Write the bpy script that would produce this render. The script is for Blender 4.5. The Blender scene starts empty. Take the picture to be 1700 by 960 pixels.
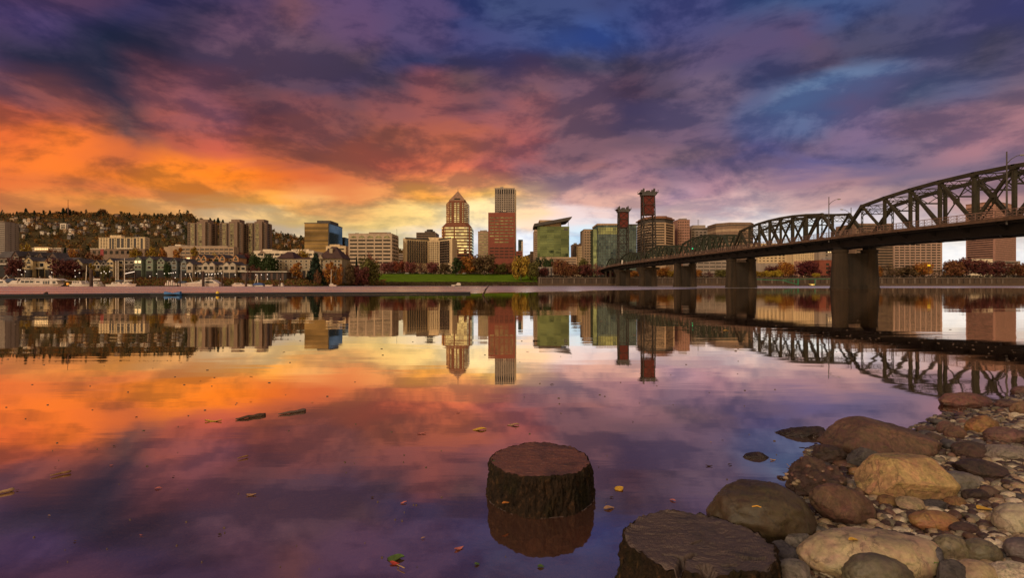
import bpy, bmesh, math, random
import numpy as np
from mathutils import Vector, Matrix, noise as mnoise

random.seed(7)
R = math.radians
scene = bpy.context.scene
COL = scene.collection

# ------------------------------------------------------------------ camera
CAM_Z = 1.1
F = 800.0            # focal length in pixels of a 1700 px wide picture
HOR = 473.0          # picture row of the true horizon
cam_data = bpy.data.cameras.new('camera')
cam_data.sensor_width = 36.0
cam_data.lens = 36.0 * F / 1700.0
cam_data.shift_y = (480.0 - HOR) / 1700.0 * -1.0
cam_data.clip_start = 0.05
cam_data.clip_end = 20000.0
cam = bpy.data.objects.new('camera', cam_data)
cam.location = (0, 0, CAM_Z)
cam.rotation_euler = (R(90), 0, 0)
COL.objects.link(cam)
scene.camera = cam

scene.view_settings.view_transform = 'Standard'
scene.view_settings.look = 'None'
scene.view_settings.gamma = 1.0
scene.view_settings.exposure = 0.0
scene.view_settings.use_curve_mapping = False
scene.cycles.max_bounces = 6
scene.cycles.glossy_bounces = 4
scene.cycles.transparent_max_bounces = 8
scene.cycles.use_denoising = True


def lin(c):
    return tuple((v / 255.0 / 12.92) if v / 255.0 <= 0.04045 else ((v / 255.0 + 0.055) / 1.055) ** 2.4 for v in c)


# ------------------------------------------------------------------ sky
# Colours of the cloud deck by compass direction: (column, row) of a direction seen from the shore -> colour.
SKY = {
    0: [(0, 80, 50, 85), (100, 75, 50, 80), (200, 48, 42, 80), (320, 60, 48, 85), (430, 105, 70, 85), (560, 85, 65, 105), (700, 75, 62, 105), (780, 45, 55, 105), (840, 58, 70, 114), (900, 54, 66, 112), (980, 56, 68, 116), (1060, 50, 56, 102), (1150, 60, 65, 115), (1270, 55, 70, 115), (1330, 55, 80, 125), (1420, 52, 80, 130), (1500, 60, 70, 115), (1600, 65, 62, 105), (1700, 65, 62, 110)],
    50: [(0, 85, 65, 105), (60, 70, 55, 100), (150, 42, 45, 80), (230, 35, 42, 75), (310, 75, 60, 90), (400, 100, 70, 95), (470, 95, 72, 90), (560, 88, 65, 100), (690, 78, 65, 105), (780, 62, 62, 110), (860, 60, 70, 120), (960, 60, 80, 138), (1000, 52, 76, 140), (1060, 54, 70, 126), (1150, 65, 65, 115), (1250, 80, 68, 105), (1300, 70, 62, 105), (1360, 85, 68, 100), (1450, 60, 62, 105), (1550, 62, 60, 90), (1620, 70, 65, 105), (1700, 65, 60, 95)],
    100: [(0, 88, 65, 85), (80, 58, 52, 85), (150, 45, 48, 80), (240, 36, 42, 72), (320, 62, 48, 78), (400, 95, 70, 92), (480, 88, 66, 92), (570, 88, 65, 88), (690, 52, 52, 105), (760, 70, 58, 100), (830, 70, 58, 105), (880, 85, 60, 100), (960, 68, 62, 92), (1050, 68, 52, 78), (1140, 78, 62, 90), (1170, 95, 75, 115), (1230, 66, 58, 85), (1260, 55, 60, 110), (1330, 80, 65, 95), (1400, 65, 62, 95), (1480, 105, 92, 140), (1520, 70, 68, 105), (1600, 65, 58, 85), (1700, 88, 75, 105)],
    150: [(0, 150, 75, 60), (60, 130, 70, 65), (130, 75, 58, 75), (220, 75, 60, 85), (310, 115, 65, 80), (390, 105, 62, 75), (460, 105, 62, 75), (560, 85, 62, 95), (640, 80, 60, 85), (720, 150, 75, 80), (760, 105, 70, 80), (830, 110, 72, 95), (880, 130, 82, 95), (950, 105, 72, 95), (1060, 82, 52, 75), (1120, 75, 58, 85), (1170, 115, 90, 120), (1220, 70, 65, 95), (1270, 76, 84, 130), (1330, 84, 112, 158), (1400, 82, 104, 150), (1470, 66, 78, 128), (1540, 58, 72, 105), (1620, 80, 80, 120), (1700, 130, 95, 105)],
    200: [(0, 195, 85, 40), (60, 165, 80, 55), (130, 135, 78, 60), (200, 95, 65, 65), (290, 140, 78, 80), (360, 130, 75, 85), (430, 125, 65, 65), (540, 165, 80, 72), (590, 110, 68, 80), (680, 165, 82, 78), (760, 150, 78, 85), (850, 170, 88, 90), (950, 115, 75, 90), (1060, 80, 60, 95), (1150, 95, 75, 110), (1250, 80, 85, 135), (1310, 76, 92, 142), (1400, 108, 86, 126), (1480, 125, 88, 110), (1560, 100, 75, 105), (1640, 125, 88, 110), (1700, 145, 98, 110)],
    240: [(0, 230, 110, 30), (60, 235, 115, 30), (130, 205, 90, 40), (230, 165, 85, 55), (300, 165, 80, 60), (400, 185, 85, 65), (450, 190, 85, 50), (530, 140, 70, 60), (620, 175, 85, 55), (700, 190, 90, 60), (760, 200, 95, 60), (830, 185, 90, 75), (870, 180, 85, 85), (950, 120, 78, 92), (1050, 100, 72, 92), (1150, 110, 80, 105), (1270, 75, 70, 125), (1330, 105, 85, 120), (1450, 115, 90, 130), (1550, 130, 98, 120), (1640, 160, 105, 120), (1700, 155, 100, 115)],
    280: [(0, 225, 110, 35), (100, 230, 115, 30), (200, 215, 110, 25), (290, 245, 130, 5), (370, 240, 125, 5), (430, 215, 105, 20), (520, 195, 95, 45), (620, 170, 80, 55), (700, 200, 100, 65), (760, 205, 105, 70), (830, 170, 88, 80), (900, 130, 82, 95), (980, 150, 95, 100), (1050, 150, 100, 115), (1130, 115, 85, 100), (1230, 90, 72, 110), (1330, 85, 75, 130), (1430, 90, 80, 125), (1520, 105, 88, 120), (1600, 120, 95, 120), (1700, 130, 98, 115)],
    310: [(0, 205, 100, 45), (100, 215, 110, 45), (190, 205, 105, 50), (300, 235, 130, 25), (400, 230, 125, 25), (460, 205, 110, 40), (560, 205, 115, 60), (640, 195, 105, 65), (720, 215, 125, 65), (780, 225, 140, 85), (840, 215, 140, 90), (880, 155, 105, 105), (960, 150, 110, 120), (1030, 165, 115, 130), (1120, 120, 95, 140), (1200, 150, 105, 130), (1300, 150, 110, 130), (1400, 165, 118, 125), (1500, 150, 115, 125), (1600, 150, 110, 120), (1700, 150, 105, 110)],
    335: [(0, 195, 105, 60), (100, 215, 130, 60), (200, 220, 140, 55), (280, 215, 130, 60), (360, 225, 150, 70), (440, 240, 160, 60), (540, 225, 150, 85), (640, 220, 145, 80), (720, 240, 165, 60), (800, 240, 185, 90), (870, 225, 175, 135), (950, 190, 145, 140), (1030, 225, 175, 155), (1120, 190, 150, 160), (1200, 195, 150, 155), (1300, 185, 150, 150), (1380, 195, 155, 150), (1500, 180, 150, 150), (1600, 180, 140, 140), (1700, 170, 125, 125)],
    360: [(0, 205, 130, 70), (150, 220, 150, 75), (300, 225, 165, 95), (380, 225, 185, 130), (440, 225, 185, 120), (540, 230, 190, 110), (640, 235, 200, 120), (700, 250, 214, 135), (790, 250, 230, 175), (880, 245, 205, 165), (960, 225, 210, 215), (1040, 215, 195, 195), (1120, 225, 190, 175), (1200, 225, 205, 200), (1300, 220, 210, 210), (1400, 215, 205, 210), (1500, 205, 195, 200), (1600, 210, 180, 170), (1700, 200, 165, 150)],
    395: [(0, 225, 180, 120), (250, 225, 185, 130), (460, 205, 180, 150), (520, 215, 190, 150), (620, 220, 200, 150), (700, 230, 212, 185), (790, 225, 225, 230), (880, 235, 240, 250), (970, 195, 225, 245), (1060, 215, 230, 240), (1200, 225, 230, 235), (1350, 225, 235, 240), (1500, 230, 235, 240), (1600, 225, 215, 205), (1700, 215, 200, 190)],
    440: [(0, 225, 190, 140), (400, 215, 195, 165), (700, 225, 220, 200), (850, 225, 230, 240), (1000, 205, 228, 245), (1300, 235, 240, 245), (1580, 245, 245, 248), (1700, 240, 238, 238)],
    473: [(0, 225, 195, 150), (850, 225, 225, 230), (1700, 240, 240, 240)],
}
_sp, _sc = [], []
for _y, _row in SKY.items():
    for _x, _r, _g, _b in _row:
        _sp.append((_x, _y * 1.9))
        _k = 1.0
        if 90 <= _y <= 250 and 430 <= _x <= 900:
            _k = 0.90
        if 20 <= _y <= 160 and 70 <= _x <= 330:
            _k = 0.76
        _d = 0.16 if (90 <= _y <= 250 and _x > 430) or (250 < _y <= 315 and _x > 860) else 0.0
        _m = (_r + _g + _b) / 3
        _r, _g, _b = (v + (_m - v) * _d for v in (_r, _g, _b))
        _sc.append(lin((_r * _k, _g * _k, _b * _k)))
_sp, _sc = np.array(_sp, float), np.array(_sc)


def sky_front(px, py):
    d = ((_sp - np.array((px, py * 1.9))) ** 2).sum(1)
    w = 1.0 / (d + 300.0) ** 2.8
    return (w[:, None] * _sc).sum(0) / w.sum()


BACK = [(0, (1.75, 1.18, 0.52)), (9, (1.55, 1.03, 0.46)), (16, (0.95, 0.68, 0.38)), (30, (0.98, 0.74, 0.48)), (60, (0.80, 0.64, 0.47)), (90, (0.25, 0.22, 0.25))]


def sky_back(el):
    e = [b[0] for b in BACK]
    return np.array([np.interp(el, e, [b[1][k] for b in BACK]) for k in range(3)])


def sky_rgb(az, el):
    a = max(-50.0, min(50.0, az))
    px = 850 + F * math.tan(R(a))
    e = min(el, 31.0)
    py = HOR - F * math.tan(R(e)) / math.cos(R(a))
    c = sky_front(px, max(-30.0, py))
    if el > 31:
        k = min(1.0, (el - 31) / 45.0)
        c = c * (1 - k) + np.array((0.13, 0.12, 0.22)) * k
    b = sky_back(el)
    k = min(1.0, max(0.0, (abs(az) - 62) / 55.0))
    k = k * k * (3 - 2 * k)
    if el > 31:
        k = max(k, 0.0)
    return c * (1 - k) + b * k


world = bpy.data.worlds.new('World')
scene.world = world
world.use_nodes = True
wt = world.node_tree
wt.nodes.clear()
wn = wt.nodes.new


def wmath(op, a, b=None, c=None, clamp=False):
    n = wn('ShaderNodeMath')
    n.operation = op
    n.use_clamp = clamp
    for i, v in enumerate((a, b, c)):
        if v is None:
            continue
        if isinstance(v, (int, float)):
            n.inputs[i].default_value = v
        else:
            wt.links.new(v, n.inputs[i])
    return n.outputs[0]


tc = wn('ShaderNodeTexCoord')
sep = wn('ShaderNodeSeparateXYZ')
wt.links.new(tc.outputs['Generated'], sep.inputs[0])
dx, dy, dz = sep.outputs
zc = wmath('MAXIMUM', dz, 0.0)
den = wmath('ADD', zc, 0.17)
comb = wn('ShaderNodeCombineXYZ')
wt.links.new(wmath('DIVIDE', dx, den), comb.inputs[0])
wt.links.new(wmath('DIVIDE', dy, den), comb.inputs[1])
# the wind drags the deck along one heading: stretch the cloud texture a little that way
mp = wn('ShaderNodeMapping')
mp.inputs['Rotation'].default_value = (0, 0, R(28))
mp.inputs['Scale'].default_value = (0.8, 1.15, 1.0)
wt.links.new(comb.outputs[0], mp.inputs[0])


def wnoise(scale, detail, rough, off, dist=0.0):
    n = wn('ShaderNodeTexNoise')
    n.inputs['Scale'].default_value = scale
    n.inputs['Detail'].default_value = detail
    n.inputs['Roughness'].default_value = rough
    n.inputs['Distortion'].default_value = dist
    v = wn('ShaderNodeVectorMath')
    v.operation = 'ADD'
    v.inputs[1].default_value = off
    wt.links.new(mp.outputs[0], v.inputs[0])
    wt.links.new(v.outputs[0], n.inputs['Vector'])
    return n.outputs['Fac']


n1 = wnoise(1.7, 4, 0.5, (3.1, 7.7, 0), 0.4)
n2 = wnoise(1.9, 4, 0.5, (13.4, 2.2, 0), 0.4)
n3 = wnoise(2.3, 10, 0.6, (5.5, 21.0, 0), 0.5)
n5 = wnoise(5.5, 8, 0.62, (1.5, 4.0, 0), 0.8)
n4 = wnoise(0.8, 4, 0.5, (31.0, 11.0, 0), 0.3)


def dnoise(scale, detail, rough, off, dist=0.0):
    n = wn('ShaderNodeTexNoise')
    n.inputs['Scale'].default_value = scale
    n.inputs['Detail'].default_value = detail
    n.inputs['Roughness'].default_value = rough
    n.inputs['Distortion'].default_value = dist
    v = wn('ShaderNodeVectorMath')
    v.operation = 'MULTIPLY_ADD'
    v.inputs[1].default_value = (1.0, 1.0, 2.3)
    v.inputs[2].default_value = off
    wt.links.new(tc.outputs['Generated'], v.inputs[0])
    wt.links.new(v.outputs[0], n.inputs['Vector'])
    return n.outputs['Fac']


L1 = dnoise(4.4, 9, 0.60, (2.0, 9.0, 4.0), 0.25)
L2 = dnoise(4.4, 9, 0.60, (2.0, 9.0, 4.05), 0.25)
az = wmath('ARCTAN2', dx, dy)
el = wmath('ARCSINE', zc)
amp = wmath('ADD', wmath('MULTIPLY', el, 0.34), 0.03)
az2 = wmath('ADD', az, wmath('MULTIPLY', wmath('SUBTRACT', n1, 0.5), wmath('MULTIPLY', amp, 1.6)))
el2 = wmath('ADD', el, wmath('MULTIPLY', wmath('SUBTRACT', n2, 0.5), amp))
tfac = wmath('ADD', wmath('DIVIDE', az2, 2 * math.pi), 0.5, clamp=True)

EL_ROWS = [0, 2.2, 4, 5.6, 7, 8.4, 10, 12, 14, 16.5, 19, 21.5, 24.5, 27.5, 31, 42, 62, 90]
AZ = [-180, -130, -80] + [-52 + 104 * i / 25.0 for i in range(26)] + [80, 130, 180]
cur = None
for i, e in enumerate(EL_ROWS):
    ramp = wn('ShaderNodeValToRGB')
    cr = ramp.color_ramp
    cr.interpolation = 'EASE'
    els = cr.elements
    while len(els) < 32:
        els.new(0.5)
    for k, a in enumerate(AZ):
        els[k].position = (a + 180) / 360.0
    for k, a in enumerate(AZ):
        c = sky_rgb(a, e) * 0.5
        els[k].color = (c[0], c[1], c[2], 1)
    wt.links.new(tfac, ramp.inputs[0])
    if cur is None:
        cur = ramp.outputs[0]
    else:
        mr = wn('ShaderNodeMapRange')
        mr.interpolation_type = 'SMOOTHSTEP'
        mr.inputs['From Min'].default_value = R(EL_ROWS[i - 1])
        mr.inputs['From Max'].default_value = R(e)
        wt.links.new(el2, mr.inputs['Value'])
        mx = wn('ShaderNodeMixRGB')
        wt.links.new(mr.outputs[0], mx.inputs[0])
        wt.links.new(cur, mx.inputs[1])
        wt.links.new(ramp.outputs[0], mx.inputs[2])
        cur = mx.outputs[0]
# folds of the cloud deck: lit bellies and shaded hollows
mrn = wn('ShaderNodeMapRange')
mrn.interpolation_type = 'SMOOTHSTEP'
mrn.inputs['From Min'].default_value = 0.31
mrn.inputs['From Max'].default_value = 0.69
wt.links.new(wmath('ADD', wmath('ADD', wmath('MULTIPLY', n3, 0.38), wmath('MULTIPLY', L1, 0.62)), wmath('ADD', wmath('MULTIPLY', wmath('SUBTRACT', L1, L2), 1.9), wmath('MULTIPLY', wmath('SUBTRACT', n5, 0.5), 0.12))), mrn.inputs['Value'])
tone = wn('ShaderNodeMixRGB')
wt.links.new(mrn.outputs[0], tone.inputs[0])
tone.inputs[1].default_value = (0.64, 0.66, 0.77, 1)
tone.inputs[2].default_value = (1.30, 1.22, 1.12, 1)
lowk = wn('ShaderNodeMapRange')
lowk.inputs['From Min'].default_value = R(1.0)
lowk.inputs['From Max'].default_value = R(11)
lowk.inputs['To Min'].default_value = 0.25
lowk.inputs['To Max'].default_value = 1.0
wt.links.new(el, lowk.inputs['Value'])
tmix = wn('ShaderNodeMixRGB')
wt.links.new(lowk.outputs[0], tmix.inputs[0])
tmix.inputs[1].default_value = (1, 1, 1, 1)
wt.links.new(tone.outputs[0], tmix.inputs[2])
sm = wn('ShaderNodeVectorMath')
sm.operation = 'MULTIPLY'
wt.links.new(cur, sm.inputs[0])
wt.links.new(tmix.outputs[0], sm.inputs[1])
sc = wn('ShaderNodeVectorMath')
sc.operation = 'SCALE'
wt.links.new(sm.outputs[0], sc.inputs[0])
sc.inputs['Scale'].default_value = 2.0
nish = wn('ShaderNodeTexSky')
nish.sky_type = 'NISHITA'
nish.sun_disc = False
SUN_EL, SUN_AZ = R(28), R(-142)      # low sun behind the viewer's left shoulder
nish.sun_elevation = SUN_EL
nish.sun_rotation = SUN_AZ
add = wn('ShaderNodeVectorMath')
add.operation = 'MULTIPLY_ADD'
wt.links.new(nish.outputs[0], add.inputs[0])
add.inputs[1].default_value = (0.004, 0.004, 0.004)
wt.links.new(sc.outputs[0], add.inputs[2])
bg = wn('ShaderNodeBackground')
bg.inputs['Strength'].default_value = 1.0
wt.links.new(add.outputs[0], bg.inputs['Color'])
out = wn('ShaderNodeOutputWorld')
wt.links.new(bg.outputs[0], out.inputs['Surface'])
world.cycles.sampling_method = 'MANUAL'
world.cycles.sample_map_resolution = 1024

sun_data = bpy.data.lights.new('sun', 'SUN')
sun_data.energy = 1.95
sun_data.angle = R(11)
sun_data.color = (1.0, 0.80, 0.58)
sun = bpy.data.objects.new('sun', sun_data)
sd = Vector((math.sin(SUN_AZ) * math.cos(SUN_EL), math.cos(SUN_AZ) * math.cos(SUN_EL), math.sin(SUN_EL)))
sun.rotation_euler = (-sd).to_track_quat('-Z', 'Y').to_euler()
sun.location = (-60, -60, 60)
COL.objects.link(sun)

# ------------------------------------------------------------------ materials
def newmat(name):
    m = bpy.data.materials.new(name)
    m.use_nodes = True
    return m, m.node_tree, m.node_tree.nodes['Principled BSDF']


def nd(t, kind, **kw):
    n = t.nodes.new(kind)
    for k, v in kw.items():
        if k in n.inputs:
            n.inputs[k].default_value = v
        else:
            setattr(n, k, v)
    return n


MATS = {}


def M(name, color, rough=0.75, var=0.25, scale=0.35, bump=0.0, bscale=None, metal=0.0, spec=0.3, streak=0.0):
    """A weathered surface: base colour varied by world-space noise, optional bump and vertical rain streaks."""
    if name in MATS:
        return MATS[name]
    m, t, p = newmat(name)
    geo = nd(t, 'ShaderNodeNewGeometry')
    nz = nd(t, 'ShaderNodeTexNoise', Scale=scale, Detail=5.0, Roughness=0.6)
    t.links.new(geo.outputs['Position'], nz.inputs['Vector'])
    fac = nz.outputs['Fac']
    if streak:
        mp_ = nd(t, 'ShaderNodeMapping')
        mp_.inputs['Scale'].default_value = (1, 1, 0.06)
        t.links.new(geo.outputs['Position'], mp_.inputs[0])
        n2_ = nd(t, 'ShaderNodeTexNoise', Scale=streak, Detail=4.0)
        t.links.new(mp_.outputs[0], n2_.inputs['Vector'])
        mx_ = nd(t, 'ShaderNodeMath', operation='MULTIPLY_ADD')
        t.links.new(n2_.outputs['Fac'], mx_.inputs[0])
        mx_.inputs[1].default_value = 0.6
        sc_ = nd(t, 'ShaderNodeMath', operation='MULTIPLY')
        sc_.inputs[1].default_value = 0.4
        t.links.new(fac, sc_.inputs[0])
        t.links.new(sc_.outputs[0], mx_.inputs[2])
        fac = mx_.outputs[0]
    rp = nd(t, 'ShaderNodeValToRGB')
    rp.color_ramp.elements[0].position = 0.3
    rp.color_ramp.elements[1].position = 0.7
    rp.color_ramp.elements[0].color = tuple(c * (1 - var) for c in color) + (1,)
    rp.color_ramp.elements[1].color = tuple(min(1, c * (1 + var)) for c in color) + (1,)
    t.links.new(fac, rp.inputs[0])
    t.links.new(rp.outputs[0], p.inputs['Base Color'])
    p.inputs['Roughness'].default_value = rough
    p.inputs['Metallic'].default_value = metal
    p.inputs['Specular IOR Level'].default_value = spec
    if bump:
        nb = nd(t, 'ShaderNodeTexNoise', Scale=bscale or scale * 6, Detail=6.0, Roughness=0.65)
        t.links.new(geo.outputs['Position'], nb.inputs['Vector'])
        bp = nd(t, 'ShaderNodeBump', Strength=bump, Distance=0.05)
        t.links.new(nb.outputs['Fac'], bp.inputs['Height'])
        t.links.new(bp.outputs[0], p.inputs['Normal'])
    MATS[name] = m
    return m


def GLASS(name, tint, refl=0.6, base=(0.02, 0.025, 0.03), panes=(0, 0), wob=0.02):
    """Window glass: mirror tint over a dark room, slightly uneven panes, each pane tilted and shaded a little differently."""
    if name in MATS:
        return MATS[name]
    m, t, p = newmat(name)
    t.nodes.remove(p)
    outn = [n for n in t.nodes if n.type == 'OUTPUT_MATERIAL'][0]
    geo = nd(t, 'ShaderNodeNewGeometry')
    df = nd(t, 'ShaderNodeBsdfDiffuse', Color=base + (1,))
    gl = nd(t, 'ShaderNodeBsdfGlossy', Roughness=0.06)
    sn = nd(t, 'ShaderNodeVectorMath', operation='SNAP')
    sn.inputs[1].default_value = (panes[0] or 3.0, panes[0] or 3.0, panes[1] or 3.6)
    t.links.new(geo.outputs['Position'], sn.inputs[0])
    wnz = nd(t, 'ShaderNodeTexWhiteNoise')
    t.links.new(sn.outputs[0], wnz.inputs['Vector'])
    hv = nd(t, 'ShaderNodeMapRange')
    hv.inputs['To Min'].default_value = 0.55
    hv.inputs['To Max'].default_value = 1.15
    t.links.new(wnz.outputs['Value'], hv.inputs['Value'])
    big = nd(t, 'ShaderNodeTexNoise', Scale=0.045, Detail=3.0)
    t.links.new(geo.outputs['Position'], big.inputs['Vector'])
    bm_ = nd(t, 'ShaderNodeMapRange')
    bm_.inputs['From Min'].default_value = 0.35
    bm_.inputs['From Max'].default_value = 0.65
    bm_.inputs['To Min'].default_value = 0.55
    bm_.inputs['To Max'].default_value = 1.0
    t.links.new(big.outputs['Fac'], bm_.inputs['Value'])
    mu = nd(t, 'ShaderNodeMath', operation='MULTIPLY')
    t.links.new(hv.outputs[0], mu.inputs[0])
    t.links.new(bm_.outputs[0], mu.inputs[1])
    cs = nd(t, 'ShaderNodeVectorMath', operation='SCALE')
    cs.inputs[0].default_value = tint
    t.links.new(mu.outputs[0], cs.inputs['Scale'])
    t.links.new(cs.outputs[0], gl.inputs['Color'])
    # pane tilt
    vs = nd(t, 'ShaderNodeVectorMath', operation='SUBTRACT')
    t.links.new(wnz.outputs['Color'], vs.inputs[0])
    vs.inputs[1].default_value = (0.5, 0.5, 0.5)
    va = nd(t, 'ShaderNodeVectorMath', operation='MULTIPLY_ADD')
    t.links.new(vs.outputs[0], va.inputs[0])
    va.inputs[1].default_value = (wob * 3, wob, wob * 3)
    t.links.new(geo.outputs['Normal'], va.inputs[2])
    vn = nd(t, 'ShaderNodeVectorMath', operation='NORMALIZE')
    t.links.new(va.outputs[0], vn.inputs[0])
    t.links.new(vn.outputs[0], gl.inputs['Normal'])
    mx = nd(t, 'ShaderNodeMixShader')
    mx.inputs[0].default_value = refl
    t.links.new(df.outputs[0], mx.inputs[1])
    t.links.new(gl.outputs[0], mx.inputs[2])
    t.links.new(mx.outputs[0], outn.inputs['Surface'])
    MATS[name] = m
    return m


def EMIT(name, color, strength):
    if name in MATS:
        return MATS[name]
    m, t, p = newmat(name)
    p.inputs['Base Color'].default_value = color + (1,)
    p.inputs['Emission Color'].default_value = color + (1,)
    p.inputs['Emission Strength'].default_value = strength
    MATS[name] = m
    return m


def OBJ_LEAF(name, rough=0.8, lo=0.45, hi=1.35, trans=True):
    """Foliage tinted by the object's own colour, varied from leaf clump to leaf clump."""
    m, t, p = newmat(name)
    oi = nd(t, 'ShaderNodeObjectInfo')
    geo = nd(t, 'ShaderNodeNewGeometry')
    nz = nd(t, 'ShaderNodeTexNoise', Scale=0.8, Detail=3.0)
    t.links.new(geo.outputs['Position'], nz.inputs['Vector'])
    ad = nd(t, 'ShaderNodeMath', operation='ADD')
    t.links.new(geo.outputs['Random Per Island'], ad.inputs[0])
    t.links.new(nz.outputs['Fac'], ad.inputs[1])
    mr = nd(t, 'ShaderNodeMapRange')
    mr.inputs['From Min'].default_value = 0.3
    mr.inputs['From Max'].default_value = 1.6
    mr.inputs['To Min'].default_value = lo
    mr.inputs['To Max'].default_value = hi
    t.links.new(ad.outputs[0], mr.inputs['Value'])
    sc_ = nd(t, 'ShaderNodeVectorMath', operation='SCALE')
    t.links.new(oi.outputs['Color'], sc_.inputs[0])
    t.links.new(mr.outputs[0], sc_.inputs['Scale'])
    hs = nd(t, 'ShaderNodeHueSaturation')
    hr = nd(t, 'ShaderNodeMapRange')
    hr.inputs['To Min'].default_value = 0.475
    hr.inputs['To Max'].default_value = 0.525
    t.links.new(geo.outputs['Random Per Island'], hr.inputs['Value'])
    t.links.new(hr.outputs[0], hs.inputs['Hue'])
    t.links.new(sc_.outputs[0], hs.inputs['Color'])
    t.links.new(hs.outputs[0], p.inputs['Base Color'])
    p.inputs['Roughness'].default_value = rough
    p.inputs['Specular IOR Level'].default_value = 0.15
    MATS[name] = m
    return m


def STONE(name, speck=0.3, scale=14.0, bump=0.25, rough=0.62, band=0.0):
    """River stone tinted by the object's own colour: broad mottling, fine specks, stains, a pitted skin."""
    m, t, p = newmat(name)
    oi = nd(t, 'ShaderNodeObjectInfo')
    tcn = nd(t, 'ShaderNodeTexCoord')
    ofs = nd(t, 'ShaderNodeVectorMath', operation='MULTIPLY_ADD')
    cmb = nd(t, 'ShaderNodeCombineXYZ')
    for i in range(3):
        t.links.new(oi.outputs['Random'], cmb.inputs[i])
    t.links.new(cmb.outputs[0], ofs.inputs[0])
    ofs.inputs[1].default_value = (31, 17, 43)
    geo = nd(t, 'ShaderNodeNewGeometry')
    t.links.new(geo.outputs['Position'], ofs.inputs[2])
    n1_ = nd(t, 'ShaderNodeTexNoise', Scale=scale * 0.45, Detail=6.0, Roughness=0.6, Distortion=0.3)
    n2_ = nd(t, 'ShaderNodeTexNoise', Scale=scale * 5.5, Detail=7.0, Roughness=0.78)
    n3_ = nd(t, 'ShaderNodeTexNoise', Scale=scale * 2.0, Detail=5.0, Roughness=0.65, Distortion=1.0)
    for n in (n1_, n2_, n3_):
        t.links.new(ofs.outputs[0], n.inputs['Vector'])
    a = nd(t, 'ShaderNodeMapRange')
    a.inputs['From Min'].default_value = 0.3
    a.inputs['From Max'].default_value = 0.7
    a.inputs['To Min'].default_value = 0.55
    a.inputs['To Max'].default_value = 1.5
    t.links.new(n1_.outputs['Fac'], a.inputs['Value'])
    b = nd(t, 'ShaderNodeMapRange')
    b.inputs['From Min'].default_value = 0.35
    b.inputs['From Max'].default_value = 0.65
    b.inputs['To Min'].default_value = 1 - speck
    b.inputs['To Max'].default_value = 1 + speck
    t.links.new(n2_.outputs['Fac'], b.inputs['Value'])
    c = nd(t, 'ShaderNodeMapRange')            # dark stains with edges of their own
    c.inputs['From Min'].default_value = 0.60
    c.inputs['From Max'].default_value = 0.70
    c.inputs['To Min'].default_value = 1.0
    c.inputs['To Max'].default_value = 0.6
    t.links.new(n3_.outputs['Fac'], c.inputs['Value'])
    vn_ = nd(t, 'ShaderNodeTexVoronoi', feature='DISTANCE_TO_EDGE', Scale=scale * .55)      # old cracks and veins
    wv_ = nd(t, 'ShaderNodeVectorMath', operation='MULTIPLY_ADD')
    t.links.new(n3_.outputs['Color'], wv_.inputs[0])
    wv_.inputs[1].default_value = (.12, .12, .12)
    t.links.new(ofs.outputs[0], wv_.inputs[2])
    t.links.new(wv_.outputs[0], vn_.inputs['Vector'])
    ve = nd(t, 'ShaderNodeMapRange')
    ve.inputs['From Max'].default_value = 0.02
    ve.inputs['To Min'].default_value = 0.5
    t.links.new(vn_.outputs['Distance'], ve.inputs['Value'])
    m0 = nd(t, 'ShaderNodeMath', operation='MULTIPLY')
    t.links.new(a.outputs[0], m0.inputs[0])
    t.links.new(ve.outputs[0], m0.inputs[1])
    a = m0
    m1 = nd(t, 'ShaderNodeMath', operation='MULTIPLY')
    t.links.new(a.outputs[0], m1.inputs[0])
    t.links.new(b.outputs[0], m1.inputs[1])
    m2 = nd(t, 'ShaderNodeMath', operation='MULTIPLY')
    # the river keeps the feet of the stones wet: darker and glossier below the splash line
    spz = nd(t, 'ShaderNodeSeparateXYZ')
    t.links.new(geo.outputs['Position'], spz.inputs[0])
    zz_ = nd(t, 'ShaderNodeMath', operation='MULTIPLY_ADD')
    t.links.new(n1_.outputs['Fac'], zz_.inputs[0])
    zz_.inputs[1].default_value = -0.06
    t.links.new(spz.outputs[2], zz_.inputs[2])
    wt_ = nd(t, 'ShaderNodeMapRange')
    wt_.inputs['From Min'].default_value = -0.012
    wt_.inputs['From Max'].default_value = 0.012
    t.links.new(zz_.outputs[0], wt_.inputs['Value'])
    wc_ = nd(t, 'ShaderNodeMapRange')
    wc_.inputs['To Min'].default_value = 0.5
    t.links.new(wt_.outputs[0], wc_.inputs['Value'])
    mw_ = nd(t, 'ShaderNodeMath', operation='MULTIPLY')
    t.links.new(c.outputs[0], mw_.inputs[0])
    t.links.new(wc_.outputs[0], mw_.inputs[1])
    t.links.new(m1.outputs[0], m2.inputs[0])
    t.links.new(mw_.outputs[0], m2.inputs[1])
    sc_ = nd(t, 'ShaderNodeVectorMath', operation='SCALE')
    t.links.new(oi.outputs['Color'], sc_.inputs[0])
    t.links.new(m2.outputs[0], sc_.inputs['Scale'])
    hs = nd(t, 'ShaderNodeHueSaturation')
    hr = nd(t, 'ShaderNodeMapRange')
    hr.inputs['From Min'].default_value = 0.3
    hr.inputs['From Max'].default_value = 0.7
    hr.inputs['To Min'].default_value = 0.47
    hr.inputs['To Max'].default_value = 0.53
    t.links.new(n3_.outputs['Fac'], hr.inputs['Value'])
    t.links.new(hr.outputs[0], hs.inputs['Hue'])
    t.links.new(sc_.outputs[0], hs.inputs['Color'])
    t.links.new(hs.outputs[0], p.inputs['Base Color'])
    rr = nd(t, 'ShaderNodeMapRange')
    rr.inputs['To Min'].default_value = rough - 0.2
    rr.inputs['To Max'].default_value = rough + 0.2
    t.links.new(n1_.outputs['Fac'], rr.inputs['Value'])
    rw_ = nd(t, 'ShaderNodeMath', operation='MULTIPLY')
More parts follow.
